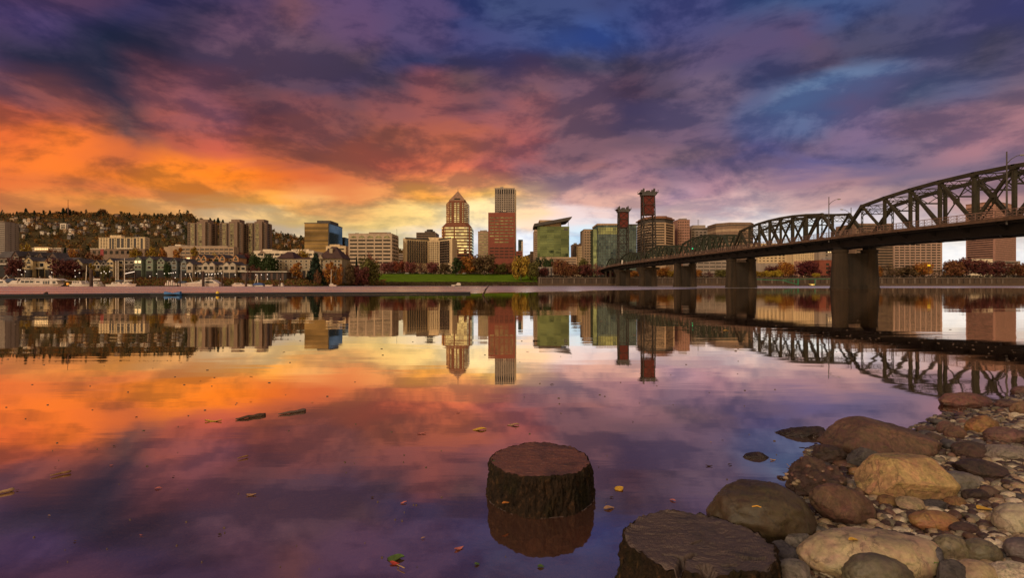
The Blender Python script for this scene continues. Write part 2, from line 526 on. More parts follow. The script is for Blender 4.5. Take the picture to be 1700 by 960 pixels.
    wr_ = nd(t, 'ShaderNodeMapRange')
    wr_.inputs['To Min'].default_value = 0.45
    t.links.new(wt_.outputs[0], wr_.inputs['Value'])
    t.links.new(rr.outputs[0], rw_.inputs[0])
    t.links.new(wr_.outputs[0], rw_.inputs[1])
    t.links.new(rw_.outputs[0], p.inputs['Roughness'])
    p.inputs['Specular IOR Level'].default_value = 0.35
    bp = nd(t, 'ShaderNodeBump', Strength=min(1.0, bump * 2.4), Distance=0.022)
    ad = nd(t, 'ShaderNodeMath', operation='ADD')
    ad.operation = 'MULTIPLY_ADD'
    t.links.new(n2_.outputs['Fac'], ad.inputs[0])
    ad.inputs[1].default_value = 0.45
    t.links.new(n3_.outputs['Fac'], ad.inputs[2])
    t.links.new(ad.outputs[0], bp.inputs['Height'])
    t.links.new(bp.outputs[0], p.inputs['Normal'])
    MATS[name] = m
    return m


# ------------------------------------------------------------------ objects
def tag(o, label=None, cat=None, group=None, kind=None):
    for k, v in (('label', label), ('category', cat), ('group', group), ('kind', kind)):
        if v:
            o[k] = v
    return o


def empty(name, loc, label=None, cat=None, group=None):
    o = bpy.data.objects.new(name, None)
    o.empty_display_size = 0.2
    o.location = loc
    COL.objects.link(o)
    return tag(o, label, cat, group)


def origin(o):
    v = Vector((0, 0, 0))
    while o is not None:
        v += o.location
        o = o.parent
    return v


class MB:
    """Collects boxes, bars, tubes and prisms in world coordinates, then links them as one mesh object."""

    def __init__(self):
        self.v, self.f = [], []

    def add(self, vs, fs):
        n = len(self.v)
        self.v += [tuple(p) for p in vs]
        self.f += [tuple(i + n for i in f) for f in fs]
        return self

    def box(self, x0, x1, y0, y1, z0, z1):
        return self.add([(x0, y0, z0), (x1, y0, z0), (x1, y1, z0), (x0, y1, z0), (x0, y0, z1), (x1, y0, z1), (x1, y1, z1), (x0, y1, z1)],
                        [(3, 2, 1, 0), (4, 5, 6, 7), (0, 1, 5, 4), (1, 2, 6, 5), (2, 3, 7, 6), (3, 0, 4, 7)])

    def bar(self, p, q, w, h=None, up=(0, 0, 1)):
        p, q = Vector(p), Vector(q)
        h = h or w
        d = (q - p).normalized()
        s = d.cross(Vector(up))
        if s.length < 1e-4:
            s = d.cross(Vector((0, 1, 0)))
        s.normalize()
        u = s.cross(d)
        s *= w / 2
        u *= h / 2
        return self.add([p - s - u, p + s - u, p + s + u, p - s + u, q - s - u, q + s - u, q + s + u, q - s + u],
                        [(3, 2, 1, 0), (4, 5, 6, 7), (0, 1, 5, 4), (1, 2, 6, 5), (2, 3, 7, 6), (3, 0, 4, 7)])

    def tube(self, pts, rads, n=8, cap=True):
        rings = []
        pts = [Vector(p) for p in pts]
        for i, p in enumerate(pts):
            d = (pts[min(i + 1, len(pts) - 1)] - pts[max(i - 1, 0)]).normalized()
            s = d.cross(Vector((0, 0, 1)))
            if s.length < 1e-3:
                s = Vector((1, 0, 0))
            s.normalize()
            u = s.cross(d)
            r = rads[i] if isinstance(rads, (list, tuple)) else rads
            rings.append([p + (s * math.cos(2 * math.pi * k / n) + u * math.sin(2 * math.pi * k / n)) * r for k in range(n)])
        vs = [q for r_ in rings for q in r_]
        fs = []
        for i in range(len(rings) - 1):
            for k in range(n):
                fs.append((i * n + k, i * n + (k + 1) % n, (i + 1) * n + (k + 1) % n, (i + 1) * n + k))
        if cap:
            fs.append(tuple(range(n - 1, -1, -1)))
            fs.append(tuple((len(rings) - 1) * n + k for k in range(n)))
        return self.add(vs, fs)

    def prism(self, poly, z0, z1, top=None):
        n = len(poly)
        top = top or poly
        vs = [(x, y, z0) for x, y in poly] + [(x, y, z1) for x, y in top]
        fs = [(i, (i + 1) % n, n + (i + 1) % n, n + i) for i in range(n)] + [tuple(range(n - 1, -1, -1)), tuple(range(n, 2 * n))]
        return self.add(vs, fs)

    def profile(self, poly, y0, y1):
        """A polygon in x-z pushed along y."""
        n = len(poly)
        vs = [(x, y0, z) for x, z in poly] + [(x, y1, z) for x, z in poly]
        fs = [(i, (i + 1) % n, n + (i + 1) % n, n + i) for i in range(n)] + [tuple(range(n - 1, -1, -1)), tuple(range(n, 2 * n))]
        return self.add(vs, fs)

    def build(self, name, mat, parent=None, smooth=False, color=None):
        o0 = origin(parent) if parent is not None else Vector((0, 0, 0))
        me = bpy.data.meshes.new(name)
        me.from_pydata([(x - o0.x, y - o0.y, z - o0.z) for x, y, z in self.v], [], self.f)
        me.materials.append(mat)
        if smooth:
            me.polygons.foreach_set('use_smooth', [True] * len(me.polygons))
        bm = bmesh.new()
        bm.from_mesh(me)
        bmesh.ops.recalc_face_normals(bm, faces=bm.faces)
        bm.to_mesh(me)
        bm.free()
        o = bpy.data.objects.new(name, me)
        COL.objects.link(o)
        if parent is not None:
            o.parent = parent
        if color:
            o.color = tuple(color) + (1,)
        return o


_UB = {}


def ubox(name, mat, parent, x0, x1, y0, y1, z0, z1):
    """A box part; boxes of one material share one unit mesh."""
    if mat.name not in _UB:
        b = MB().box(-.5, .5, -.5, .5, -.5, .5)
        me = bpy.data.meshes.new('unit_' + mat.name)
        me.from_pydata(b.v, [], b.f)
        me.materials.append(mat)
        _UB[mat.name] = me
    o = bpy.data.objects.new(name, _UB[mat.name])
    o0 = origin(parent)
    o.location = ((x0 + x1) / 2 - o0.x, (y0 + y1) / 2 - o0.y, (z0 + z1) / 2 - o0.z)
    o.scale = (max(abs(x1 - x0), 1e-3), max(abs(y1 - y0), 1e-3), max(abs(z1 - z0), 1e-3))
    o.parent = parent
    COL.objects.link(o)
    return o


def copy_tree(o, parent=None):
    c = o.copy()
    COL.objects.link(c)
    if parent is not None:
        c.parent = parent
    for ch in list(o.children):
        copy_tree(ch, c)
    return c


def X(px, Y):
    return (px - 850.0) / F * Y


def Z(py, Y):
    return CAM_Z + (HOR - py) / F * Y

# ------------------------------------------------------------------ the near shore, the river bed and the river
SHORE = [(-40, -30), (-10, -7), (0, -0.35), (1.2, 0.62), (1.807, 0.985), (2.334, 1.40), (2.776, 1.80), (3.235, 2.09), (3.534, 2.92), (4.055, 3.72), (4.7, 5.0), (7, 9.8), (20, 34), (40, 66), (75, 84), (160, 300), (600, 1400)]


def shore_x(y):
    return float(np.interp(y, [s[0] for s in SHORE], [s[1] for s in SHORE]))


def ground_near(x, y):
    s = x - shore_x(y)
    s *= 0.72
    far = min(1.0, max(0.0, (math.hypot(x, y) - 3) / 30))
    if s > 0:
        z = 0.115 * s if s < 1.5 else 0.1725 + 0.10 * (s - 1.5)
        z = min(z, 2.4)
    else:
        z = max(-0.095 * -s, -0.16 - 0.03 * -s) if s > -40 else -1.3
        z = max(z, -1.3)
    a = 0.022 if s > -0.3 else 0.03
    z += a * mnoise.noise((x * 2.3, y * 2.3, 1.7)) + 0.5 * a * mnoise.noise((x * 6, y * 6, 4.1))
    if s > 1.0:
        z += far * 0.12 * mnoise.noise((x * .4, y * .4, 9))
    return z


def ground_hit(px, py):
    """Where the sight line through a picture point meets the near ground (or the water above it)."""
    u = (px - 850) / F
    v = (py - HOR) / F
    y = 0.4
    while y < 60:
        z = CAM_Z - v * y
        if z <= max(ground_near(u * y, y), -0.02):
            return Vector((u * y, y, z))
        y += 0.01
    return Vector((u * 60, 60, 0))


def axis(lim0, lim1, fine0, fine1, step, grow=1.22):
    a = list(np.arange(fine0, fine1 + 1e-6, step))
    s = step
    while a[-1] < lim1:
        s *= grow
        a.append(min(lim1, a[-1] + s))
    s = step
    while a[0] > lim0:
        s *= grow
        a.insert(0, max(lim0, a[0] - s))
    return a


def grid(name, xs, ys, fn, mat, smooth=True):
    vs = [(x, y, fn(x, y)) for y in ys for x in xs]
    n = len(xs)
    fs = [(j * n + i, j * n + i + 1, (j + 1) * n + i + 1, (j + 1) * n + i) for j in range(len(ys) - 1) for i in range(n - 1)]
    me = bpy.data.meshes.new(name)
    me.from_pydata(vs, [], fs)
    me.materials.append(mat)
    me.polygons.foreach_set('use_smooth', [smooth] * len(fs))
    o = bpy.data.objects.new(name, me)
    COL.objects.link(o)
    return o


def gravel_material():
    m, t, p = newmat('wet_gravel')
    geo = nd(t, 'ShaderNodeNewGeometry')
    vo = nd(t, 'ShaderNodeTexVoronoi', Scale=38.0)
    t.links.new(geo.outputs['Position'], vo.inputs['Vector'])
    v2 = nd(t, 'ShaderNodeTexVoronoi', Scale=95.0)
    t.links.new(geo.outputs['Position'], v2.inputs['Vector'])
    nz = nd(t, 'ShaderNodeTexNoise', Scale=5.0, Detail=6.0)
    t.links.new(geo.outputs['Position'], nz.inputs['Vector'])
    rp = nd(t, 'ShaderNodeValToRGB')
    cr = rp.color_ramp
    cr.elements[0].position = 0.0
    cr.elements[0].color = (0.050, 0.034, 0.024, 1)
    cr.elements[1].position = 1.0
    cr.elements[1].color = (0.17, 0.12, 0.085, 1)
    e = cr.elements.new(0.45)
    e.color = (0.085, 0.058, 0.040, 1)
    e = cr.elements.new(0.7)
    e.color = (0.13, 0.085, 0.05, 1)
    sp = nd(t, 'ShaderNodeSeparateColor')
    t.links.new(vo.outputs['Color'], sp.inputs[0])
    t.links.new(sp.outputs[0], rp.inputs[0])
    t.links.new(rp.outputs[0], p.inputs['Base Color'])
    p.inputs['Roughness'].default_value = 0.55
    ad = nd(t, 'ShaderNodeMath', operation='MULTIPLY_ADD')
    t.links.new(v2.outputs['Distance'], ad.inputs[0])
    ad.inputs[1].default_value = 0.5
    t.links.new(vo.outputs['Distance'], ad.inputs[2])
    bp = nd(t, 'ShaderNodeBump', Strength=1.0, Distance=0.02)
    bp.invert = True
    t.links.new(ad.outputs[0], bp.inputs['Height'])
    t.links.new(bp.outputs[0], p.inputs['Normal'])
    return m


gx = axis(-700, 1400, -2.5, 6.0, 0.07)
gy = axis(-60, 424, 0.4, 6.0, 0.07)
shore = grid('shore', gx, gy, ground_near, gravel_material())
tag(shore, 'stony river shore running down under the water', kind='structure')


def water_material():
    m, t, p = newmat('river_water')
    t.nodes.remove(p)
    outn = [n for n in t.nodes if n.type == 'OUTPUT_MATERIAL'][0]
    geo = nd(t, 'ShaderNodeNewGeometry')
    sp = nd(t, 'ShaderNodeSeparateXYZ')
    t.links.new(geo.outputs['Position'], sp.inputs[0])
    # the wind ruffles the open river beyond the floating boom; the bight on this side lies still
    edge = nd(t, 'ShaderNodeMath', operation='MULTIPLY_ADD')      # the boom's line: y = 50.5 + 0.2 x
    t.links.new(sp.outputs[0], edge.inputs[0])
    edge.inputs[1].default_value = -0.20
    t.links.new(sp.outputs[1], edge.inputs[2])
    wob = nd(t, 'ShaderNodeTexNoise', Scale=0.035, Detail=5.0)
    t.links.new(geo.outputs['Position'], wob.inputs['Vector'])
    xk = nd(t, 'ShaderNodeMapRange')                              # further out to the right the calm reaches further
    xk.inputs['From Min'].default_value = -10
    xk.inputs['From Max'].default_value = 60
    xk.inputs['To Min'].default_value = 0
    xk.inputs['To Max'].default_value = 75
    t.links.new(sp.outputs[0], xk.inputs['Value'])
    e2 = nd(t, 'ShaderNodeMath', operation='SUBTRACT')
    t.links.new(edge.outputs[0], e2.inputs[0])
    t.links.new(xk.outputs[0], e2.inputs[1])
    e3 = nd(t, 'ShaderNodeMath', operation='MULTIPLY_ADD')
    t.links.new(wob.outputs['Fac'], e3.inputs[0])
    e3.inputs[1].default_value = 16
    t.links.new(e2.outputs[0], e3.inputs[2])
    ruf = nd(t, 'ShaderNodeMapRange', interpolation_type='SMOOTHSTEP')
    ruf.inputs['From Min'].default_value = 58
    ruf.inputs['From Max'].default_value = 76
    t.links.new(e3.outputs[0], ruf.inputs['Value'])
    # ripples
    mp1 = nd(t, 'ShaderNodeMapping')
    mp1.inputs['Scale'].default_value = (0.35, 1.6, 1)
    t.links.new(geo.outputs['Position'], mp1.inputs[0])
    r1 = nd(t, 'ShaderNodeTexNoise', Scale=1.3, Detail=4.0, Roughness=0.55)
    t.links.new(mp1.outputs[0], r1.inputs['Vector'])
    mp2 = nd(t, 'ShaderNodeMapping')
    mp2.inputs['Scale'].default_value = (0.10, 0.45, 1)
    t.links.new(geo.outputs['Position'], mp2.inputs[0])
    r2 = nd(t, 'ShaderNodeTexNoise', Scale=1.0, Detail=3.0, Roughness=0.5)
    t.links.new(mp2.outputs[0], r2.inputs['Vector'])
    b1 = nd(t, 'ShaderNodeBump', Strength=1.0)
    d1 = nd(t, 'ShaderNodeMapRange')
    d1.inputs['To Min'].default_value = 0.0016
    d1.inputs['To Max'].default_value = 0.09
    pat = nd(t, 'ShaderNodeTexNoise', Scale=0.35, Detail=3.0)
    t.links.new(mp1.outputs[0], pat.inputs['Vector'])
    pr = nd(t, 'ShaderNodeMapRange')
    pr.inputs['From Min'].default_value = 0.42
    pr.inputs['From Max'].default_value = 0.66
    pr.inputs['To Min'].default_value = 0.0006
    pr.inputs['To Max'].default_value = 0.0019
    t.links.new(pat.outputs['Fac'], pr.inputs['Value'])
    t.links.new(pr.outputs[0], d1.inputs['To Min'])
    t.links.new(ruf.outputs[0], d1.inputs['Value'])
    t.links.new(d1.outputs[0], b1.inputs['Distance'])
    t.links.new(r1.outputs['Fac'], b1.inputs['Height'])
    b2 = nd(t, 'ShaderNodeBump', Strength=1.0, Distance=0.008)
    t.links.new(r2.outputs['Fac'], b2.inputs['Height'])
    t.links.new(b1.outputs[0], b2.inputs['Normal'])
    gl = nd(t, 'ShaderNodeBsdfGlossy')
    gl.inputs['Color'].default_value = (1.0, 0.93, 0.85, 1)
    rr = nd(t, 'ShaderNodeMapRange')
    rr.inputs['To Min'].default_value = 0.022
    rr.inputs['To Max'].default_value = 0.33
    t.links.new(ruf.outputs[0], rr.inputs['Value'])
    rn_ = nd(t, 'ShaderNodeMapRange')
    rn_.inputs['From Min'].default_value = 0.35
    rn_.inputs['From Max'].default_value = 0.65
    rn_.inputs['To Min'].default_value = 0.14
    rn_.inputs['To Max'].default_value = 0.46
    mp3 = nd(t, 'ShaderNodeMapping')
    mp3.inputs['Scale'].default_value = (0.012, 0.06, 1)
    t.links.new(geo.outputs['Position'], mp3.inputs[0])
    r3 = nd(t, 'ShaderNodeTexNoise', Scale=1.0, Detail=5.0, Roughness=0.6)
    t.links.new(mp3.outputs[0], r3.inputs['Vector'])
    t.links.new(r3.outputs['Fac'], rn_.inputs['Value'])
    t.links.new(rn_.outputs[0], rr.inputs['To Max'])
    t.links.new(rr.outputs[0], gl.inputs['Roughness'])
    t.links.new(b2.outputs[0], gl.inputs['Normal'])
    # the silty body of the water and what shows through it
    silt = nd(t, 'ShaderNodeBsdfDiffuse', Color=(0.17, 0.072, 0.052, 1))
    clear = nd(t, 'ShaderNodeBsdfTransparent', Color=(0.86, 0.60, 0.48, 1))
    body = nd(t, 'ShaderNodeMixShader')
    body.inputs[0].default_value = 0.62
    t.links.new(silt.outputs[0], body.inputs[1])
    t.links.new(clear.outputs[0], body.inputs[2])
    lw = nd(t, 'ShaderNodeLayerWeight')
    lw.inputs['Blend'].default_value = 0.5
    fr = nd(t, 'ShaderNodeMapRange')
    fr.inputs['From Min'].default_value = 0.22
    fr.inputs['From Max'].default_value = 0.84
    fr.inputs['To Min'].default_value = 0.03
    fr.inputs['To Max'].default_value = 0.98
    t.links.new(lw.outputs['Facing'], fr.inputs['Value'])
    mx = nd(t, 'ShaderNodeMixShader')
    t.links.new(fr.outputs[0], mx.inputs[0])
    t.links.new(body.outputs[0], mx.inputs[1])
    t.links.new(gl.outputs[0], mx.inputs[2])
    t.links.new(mx.outputs[0], outn.inputs['Surface'])
    return m


wb = MB().add([(-1500, -60, 0), (2200, -60, 0), (2200, 560, 0), (-1500, 560, 0)], [(0, 1, 2, 3)])
water = wb.build('water', water_material())
tag(water, 'still river mirroring the sunrise sky and the skyline', kind='structure')


# ------------------------------------------------------------------ the far bank and the hills
def smooth(a, b, x):
    k = min(1.0, max(0.0, (x - a) / (b - a)))
    return k * k * (3 - 2 * k)


RIDGE = [(-1500, 360), (-400, 356), (0, 362), (100, 363), (200, 365), (310, 366), (345, 376), (400, 388), (455, 391), (500, 402), (560, 410), (650, 415), (720, 430), (860, 432), (890, 420), (930, 428), (1000, 441), (1040, 440), (1100, 452), (1700, 452), (2200, 452)]


def far_shore(px):
    return float(np.interp(px, (-900, 500, 620, 900), (330, 330, 425, 431)))


def ground_far(x, y):
    px = 850 + F * x / max(y, 1)
    t_ = y - far_shore(px)
    T = (-30, 0, 10, 35, 130, 300, 600)
    a = np.interp(t_, T, (-2, -.25, 2, 5.5, 9, 13, 18))
    b = np.interp(t_, T, (-2, -.25, 3, 6, 13.5, 15, 17))
    c = np.interp(t_, (-30, 1.2, 1.4, 35, 130, 300, 600), (-2.5, -2, 7.2, 7.4, 8.5, 11, 15))
    z = a + (b - a) * smooth(520, 640, px)
    z = z + (c - z) * smooth(892, 897, px)
    rz = Z(float(np.interp(px, [r[0] for r in RIDGE], [r[1] for r in RIDGE])) + 3.0 * mnoise.noise((px / 28.0, 1.5, 0)), 2300)
    k = smooth(880, 2300, y)
    z = max(z, z + (rz - 18) * (0.55 * k + 0.45 * smooth(1300, 2300, y))) if rz > 40 else z
    if y > 900:
        z += 12 * mnoise.noise((x / 160.0, y / 160.0, 0)) * smooth(900, 1200, y) * min(1, rz / 200.0)
    if y > 2300:
        z -= (y - 2300) * 0.12
    return float(z)


def hill_material():
    m, t, p = newmat('bank_earth')
    geo = nd(t, 'ShaderNodeNewGeometry')
    nz = nd(t, 'ShaderNodeTexNoise', Scale=0.05, Detail=8.0, Roughness=0.65)
    t.links.new(geo.outputs['Position'], nz.inputs['Vector'])
    rp = nd(t, 'ShaderNodeValToRGB')
    cr = rp.color_ramp
    cr.elements[0].position = 0.3
    cr.elements[0].color = (0.036, 0.022, 0.010, 1)
    cr.elements[1].position = 0.7
    cr.elements[1].color = (0.10, 0.050, 0.016, 1)
    e = cr.elements.new(0.5)
    e.color = (0.058, 0.042, 0.014, 1)
    t.links.new(nz.outputs['Fac'], rp.inputs[0])
    t.links.new(rp.outputs[0], p.inputs['Base Color'])
    p.inputs['Roughness'].default_value = 0.95
    p.inputs['Specular IOR Level'].default_value = 0.1
    return m


def far_xs():
    return list(np.linspace(-1500, 1300, 281))


fy = list(np.arange(318, 470, 3.0)) + list(np.arange(470, 700, 10.0)) + list(np.arange(700, 2700, 40.0))
# columns fan out with distance so that they follow the sight lines
fpx = list(np.arange(-1500, -260, 60.0)) + list(np.arange(-260, 560, 12.0)) + list(np.arange(560, 892, 8.0)) + [892, 893.5, 895, 896.5, 898] + list(np.arange(905, 2000, 25.0)) + list(np.arange(2000, 4200, 100.0))
vs = [(X(p_, y_), y_, ground_far(X(p_, y_), y_)) for y_ in fy for p_ in fpx]
n_ = len(fpx)
fs = [(j * n_ + i, j * n_ + i + 1, (j + 1) * n_ + i + 1, (j + 1) * n_ + i) for j in range(len(fy) - 1) for i in range(n_ - 1)]
me = bpy.data.meshes.new('hills')
me.from_pydata(vs, [], fs)
me.materials.append(hill_material())
me.polygons.foreach_set('use_smooth', [True] * len(fs))
hills = bpy.data.objects.new('hills', me)
COL.objects.link(hills)
tag(hills, 'far river bank rising to wooded hills', kind='structure')

# park lawn on the slope between the marina and the river wall
lawn_m, t, p = newmat('lawn_grass')
geo = nd(t, 'ShaderNodeNewGeometry')
nz = nd(t, 'ShaderNodeTexNoise', Scale=0.12, Detail=7.0, Roughness=0.7)
t.links.new(geo.outputs['Position'], nz.inputs['Vector'])
rp = nd(t, 'ShaderNodeValToRGB')
rp.color_ramp.elements[0].position = 0.32
rp.color_ramp.elements[0].color = (0.060, 0.100, 0.008, 1)
rp.color_ramp.elements[1].position = 0.68
rp.color_ramp.elements[1].color = (0.115, 0.17, 0.014, 1)
t.links.new(nz.outputs['Fac'], rp.inputs[0])
t.links.new(rp.outputs[0], p.inputs['Base Color'])
p.inputs['Roughness'].default_value = 0.9
p.inputs['Specular IOR Level'].default_value = 0.0
lv, lf = [], []
lx = list(np.arange(612, 893, 4.0))
ly = [0.0, 0.06, 0.15, 0.3, 0.45, 0.6, 0.8, 1.0]
for k in ly:
    for p_ in lx:
        y0 = far_shore(p_) + 13 + 5 * mnoise.noise((p_ / 25.0, 3, 0)) + max(0, 640 - p_) * 0.6
        y_ = y0 + (556 - y0) * k
        x_ = X(p_, y_)
        lv.append((x_, y_, ground_far(x_, y_) + 0.35))
for j in range(len(ly) - 1):
    for i in range(len(lx) - 1):
        n_ = len(lx)
        lf.append((j * n_ + i, j * n_ + i + 1, (j + 1) * n_ + i + 1, (j + 1) * n_ + i))
o = MB().add(lv, lf).build('lawn', lawn_m, smooth=True)
tag(o, 'green park lawn sloping down to the river', kind='structure')

# ------------------------------------------------------------------ the city: facade kit
G_DARK = GLASS('glass_dark', (0.5, 0.45, 0.42), 0.055, (0.012, 0.011, 0.012), (2.5, 3.2))
G_GOLD = GLASS('glass_gold', (0.92, 0.95, 0.72), 0.92, (0.03, 0.02, 0.01), (4.0, 3.6), 0.03)
G_WARM = GLASS('glass_warm', (0.55, 0.55, 0.36), 0.40, (0.03, 0.025, 0.02), (3.0, 3.2), 0.05)
G_GREEN = GLASS('glass_green', (0.24, 0.29, 0.15), 0.45, (0.02, 0.035, 0.022), (9.0, 3.8), 0.02)
G_TEAL = GLASS('glass_teal', (0.13, 0.175, 0.20), 0.50, (0.02, 0.035, 0.042), (3.0, 3.8), 0.05)
G_BLUE = GLASS('glass_blue', (0.22, 0.36, 0.52), 0.55, (0.04, 0.085, 0.13), (30.0, 30.0), 0.002)
G_BRONZE = GLASS('glass_bronze', (0.30, 0.20, 0.10), 0.62, (0.03, 0.02, 0.012), (80.0, 2.2), 0.015)
LIT = EMIT('lit_window', (1.0, 0.72, 0.36), 0.9)
ROOF_GREY = M('roof_grey', (0.20, 0.17, 0.16), var=0.3)
METAL_DK = M('dark_metal', (0.05, 0.045, 0.045), 0.5)


def base_z(x0, x1, y):
    return min(ground_far(x0, y), ground_far(x1, y)) - 1.5


def front(root, x0, x1, y, z0, z1, floors, glass, mar=0.8, frac=0.5, off=0.45, nm='window_band'):
    h = (z1 - z0) / floors
    for i in range(floors):
        a = z0 + h * (i + off - frac / 2 + 0.05)
        ubox(nm, glass, root, x0 + mar, x1 - mar, y - 0.14, y + 0.3, a, a + h * frac)


def piers(root, x0, x1, y, z0, z1, n, w, mat, proud=0.45, nm='pier', ends=True):
    for i in range(n + 1):
        if not ends and i in (0, n):
            continue
        c = x0 + (x1 - x0) * i / n
        a, b = max(x0, c - w / 2), min(x1, c + w / 2)
        ubox(nm, mat, root, a, b, y - proud, y + 0.25, z0, z1)


def sidewin(root, x, y0, y1, z0, z1, floors, glass, mar=1.0, frac=0.5, off=0.45, nm='window_band'):
    h = (z1 - z0) / floors
    for i in range(floors):
        a = z0 + h * (i + off - frac / 2 + 0.05)
        ubox(nm, glass, root, x - 0.14, x + 0.14, y0 + mar, y1 - mar, a, a + h * frac)


def sidepiers(root, x, y0, y1, z0, z1, n, w, mat, nm='pier'):
    for i in range(n + 1):
        c = y0 + (y1 - y0) * i / n
        a, b = max(y0, c - w / 2), min(y1, c + w / 2)
        ubox(nm, mat, root, x - 0.4, x + 0.4, a, b, z0, z1)


class Bld:
    """A building: its footprint on the ground from where it stands (column range, distance), top from its row."""

    def __init__(self, label, p0, p1, top, y, depth, mat, cat='building', name='building', group=None):
        self.x0, self.x1, self.y, self.d = X(p0, y), X(p1, y), y, depth
        self.zb = base_z(self.x0, self.x1, y)
        self.zt = Z(top, y)
        self.mat = mat
        self.root = empty(name, ((self.x0 + self.x1) / 2, y + depth / 2, self.zb), label, cat, group)

    def wall(self, mat=None, x0=None, x1=None, y0=None, y1=None, z0=None, z1=None, nm='wall'):
        g = lambda v, d_: d_ if v is None else v
        return ubox(nm, mat or self.mat, self.root, g(x0, self.x0), g(x1, self.x1), g(y0, self.y), g(y1, self.y + self.d), g(z0, self.zb), g(z1, self.zt))

    def parapet(self, h=1.0, mat=None, out=0.25):
        rq = random.Random(int(self.x0 * 10))
        for _ in range(rq.choice((2, 3, 4))):
            w_, l_, h_ = rq.uniform(2, 6), rq.uniform(2, 5), rq.uniform(1.6, 3.6)
            if self.x1 - self.x0 < 14 or self.d < 12:
                break
            cx_ = rq.uniform(self.x0 + 4, self.x1 - 4)
            ubox('roof_unit', ROOF_GREY, self.root, cx_ - w_ / 2, cx_ + w_ / 2, self.y + 4, self.y + 4 + l_, self.zt - .05, self.zt + h_)
        return ubox('parapet', mat or self.mat, self.root, self.x0 - out, self.x1 + out, self.y - out - 0.05, self.y + self.d + out, self.zt - 0.02, self.zt + h)

    def px(self, a):
        return X(a, self.y)

    def z(self, row):
        return Z(row, self.y)


TAN = M('tan_concrete', (0.31, 0.205, 0.13), streak=0.3)
BEIGE = M('beige_concrete', (0.36, 0.255, 0.175), streak=0.3)
CREAM = M('cream_wall', (0.50, 0.36, 0.21), streak=0.3)
WHITE = M('white_wall', (0.58, 0.46, 0.33), streak=0.3)
BRICK = M('red_brick', (0.175, 0.045, 0.026), var=0.2)
KBRICK = M('orange_brick', (0.15, 0.050, 0.022), var=0.2)
PINK = M('pink_granite', (0.30, 0.155, 0.115), var=0.2)
BROWN = M('brown_concrete', (0.17, 0.105, 0.07), streak=0.3)
GREYC = M('grey_concrete', (0.235, 0.18, 0.145), streak=0.3)
DARKW = M('dark_cladding', (0.055, 0.045, 0.04))
RUST = M('rust_roof', (0.17, 0.075, 0.045))

# --- high brick tower with a stepped pointed crown
Y = 760.0
b = Bld('octagonal red brick tower with bands of glowing windows and a pointed steel crown', 732, 783, 378, Y, 46, KBRICK, 'tower', 'pointed_tower')
cx, cy = X(757.5, Y), Y + 24


def octo(hw, ch, hd=None):
    hd = hd or hw
    return [(cx - hw + ch, cy - hd), (cx + hw - ch, cy - hd), (cx + hw, cy - hd + ch), (cx + hw, cy + hd - ch), (cx + hw - ch, cy + hd), (cx - hw + ch, cy + hd), (cx - hw, cy + hd - ch), (cx - hw, cy - hd + ch)]


hw = 25.3 / F * Y
MB().prism(octo(hw, hw * .30), b.zb, Z(377, Y)).build('lower_shaft', KBRICK, b.root)
nfl = 11
z0, z1 = Z(432, Y), Z(376, Y)
for i in range(nfl):
    a = z0 + (z1 - z0) * (i + 0.25) / nfl
    MB().prism(octo(hw + 0.15, hw * .30), a, a + (z1 - z0) / nfl * 0.5).build('window_band', G_GOLD if i > 1 else G_DARK, b.root)
for s in (-0.13,):
    ubox('pier', KBRICK, b.root, cx + s * hw - 1.0, cx + s * hw + 1.0, cy - hw - 0.6, cy - hw + 1, z0, z1)
for s in (-1, 1):
    for q in (-1, 1):
        ubox('corner_pier', KBRICK, b.root, cx + s * (hw - hw * .15) - 1.1, cx + s * (hw - hw * .15) + 1.1, cy + q * (hw - hw * .15) - 1.3, cy + q * (hw - hw * .15) + 1.3, z0, z1 + 0.5)
hu = 18.6 / F * Y
MB().prism(octo(hw, hw * .30), Z(377, Y), Z(369, Y), octo(hu * 1.02, hu * .34)).build('shoulder', KBRICK, b.root)
MB().prism(octo(hu, hu * .34), Z(369.2, Y), Z(336.5, Y)).build('upper_shaft', KBRICK, b.root)
z0, z1 = Z(369, Y), Z(335, Y)
for i in range(11):
    a = z0 + (z1 - z0) * (i + 0.22) / 11
    MB().prism(octo(hu + 0.15, hu * .34), a, a + (z1 - z0) / 11 * 0.48).build('window_band', G_GOLD, b.root)
for s in (-0.62, -0.36, 0.0, 0.36, 0.62):
    w_ = 2.3 if abs(s) in (0.36,) else 0.8
    ubox('pier', KBRICK, b.root, cx + s * hu - w_, cx + s * hu + w_, cy - hu - 0.7, cy - hu + 1, z0, z1 + 1)
MB().prism(octo(hu, hu * .34), Z(336.5, Y) - .02, Z(331.5, Y), octo(hu * .78, hu * .27)).build('crown_step', KBRICK, b.root)
KCROWN = M('crown_steel', (0.22, 0.12, 0.075), 0.7)
MB().prism(octo(hu * .74, hu * .1), Z(331.5, Y) - .02, Z(329.5, Y)).build('crown_base', KCROWN, b.root)
MB().prism(octo(hu * .70, hu * .06), Z(329.5, Y) - .02, Z(312.6, Y), octo(hu * .02, hu * .005)).build('crown', KCROWN, b.root)
MB().tube([(cx, cy, Z(315, Y)), (cx, cy, Z(307.5, Y))], [0.5, 0.15], 6).build('mast', METAL_DK, b.root)
ubox('crown_window', G_DARK, b.root, cx - 4.5, cx + 4.5, cy - hu * .70 - .3, cy - hu * .4, Z(331, Y), Z(327.2, Y))

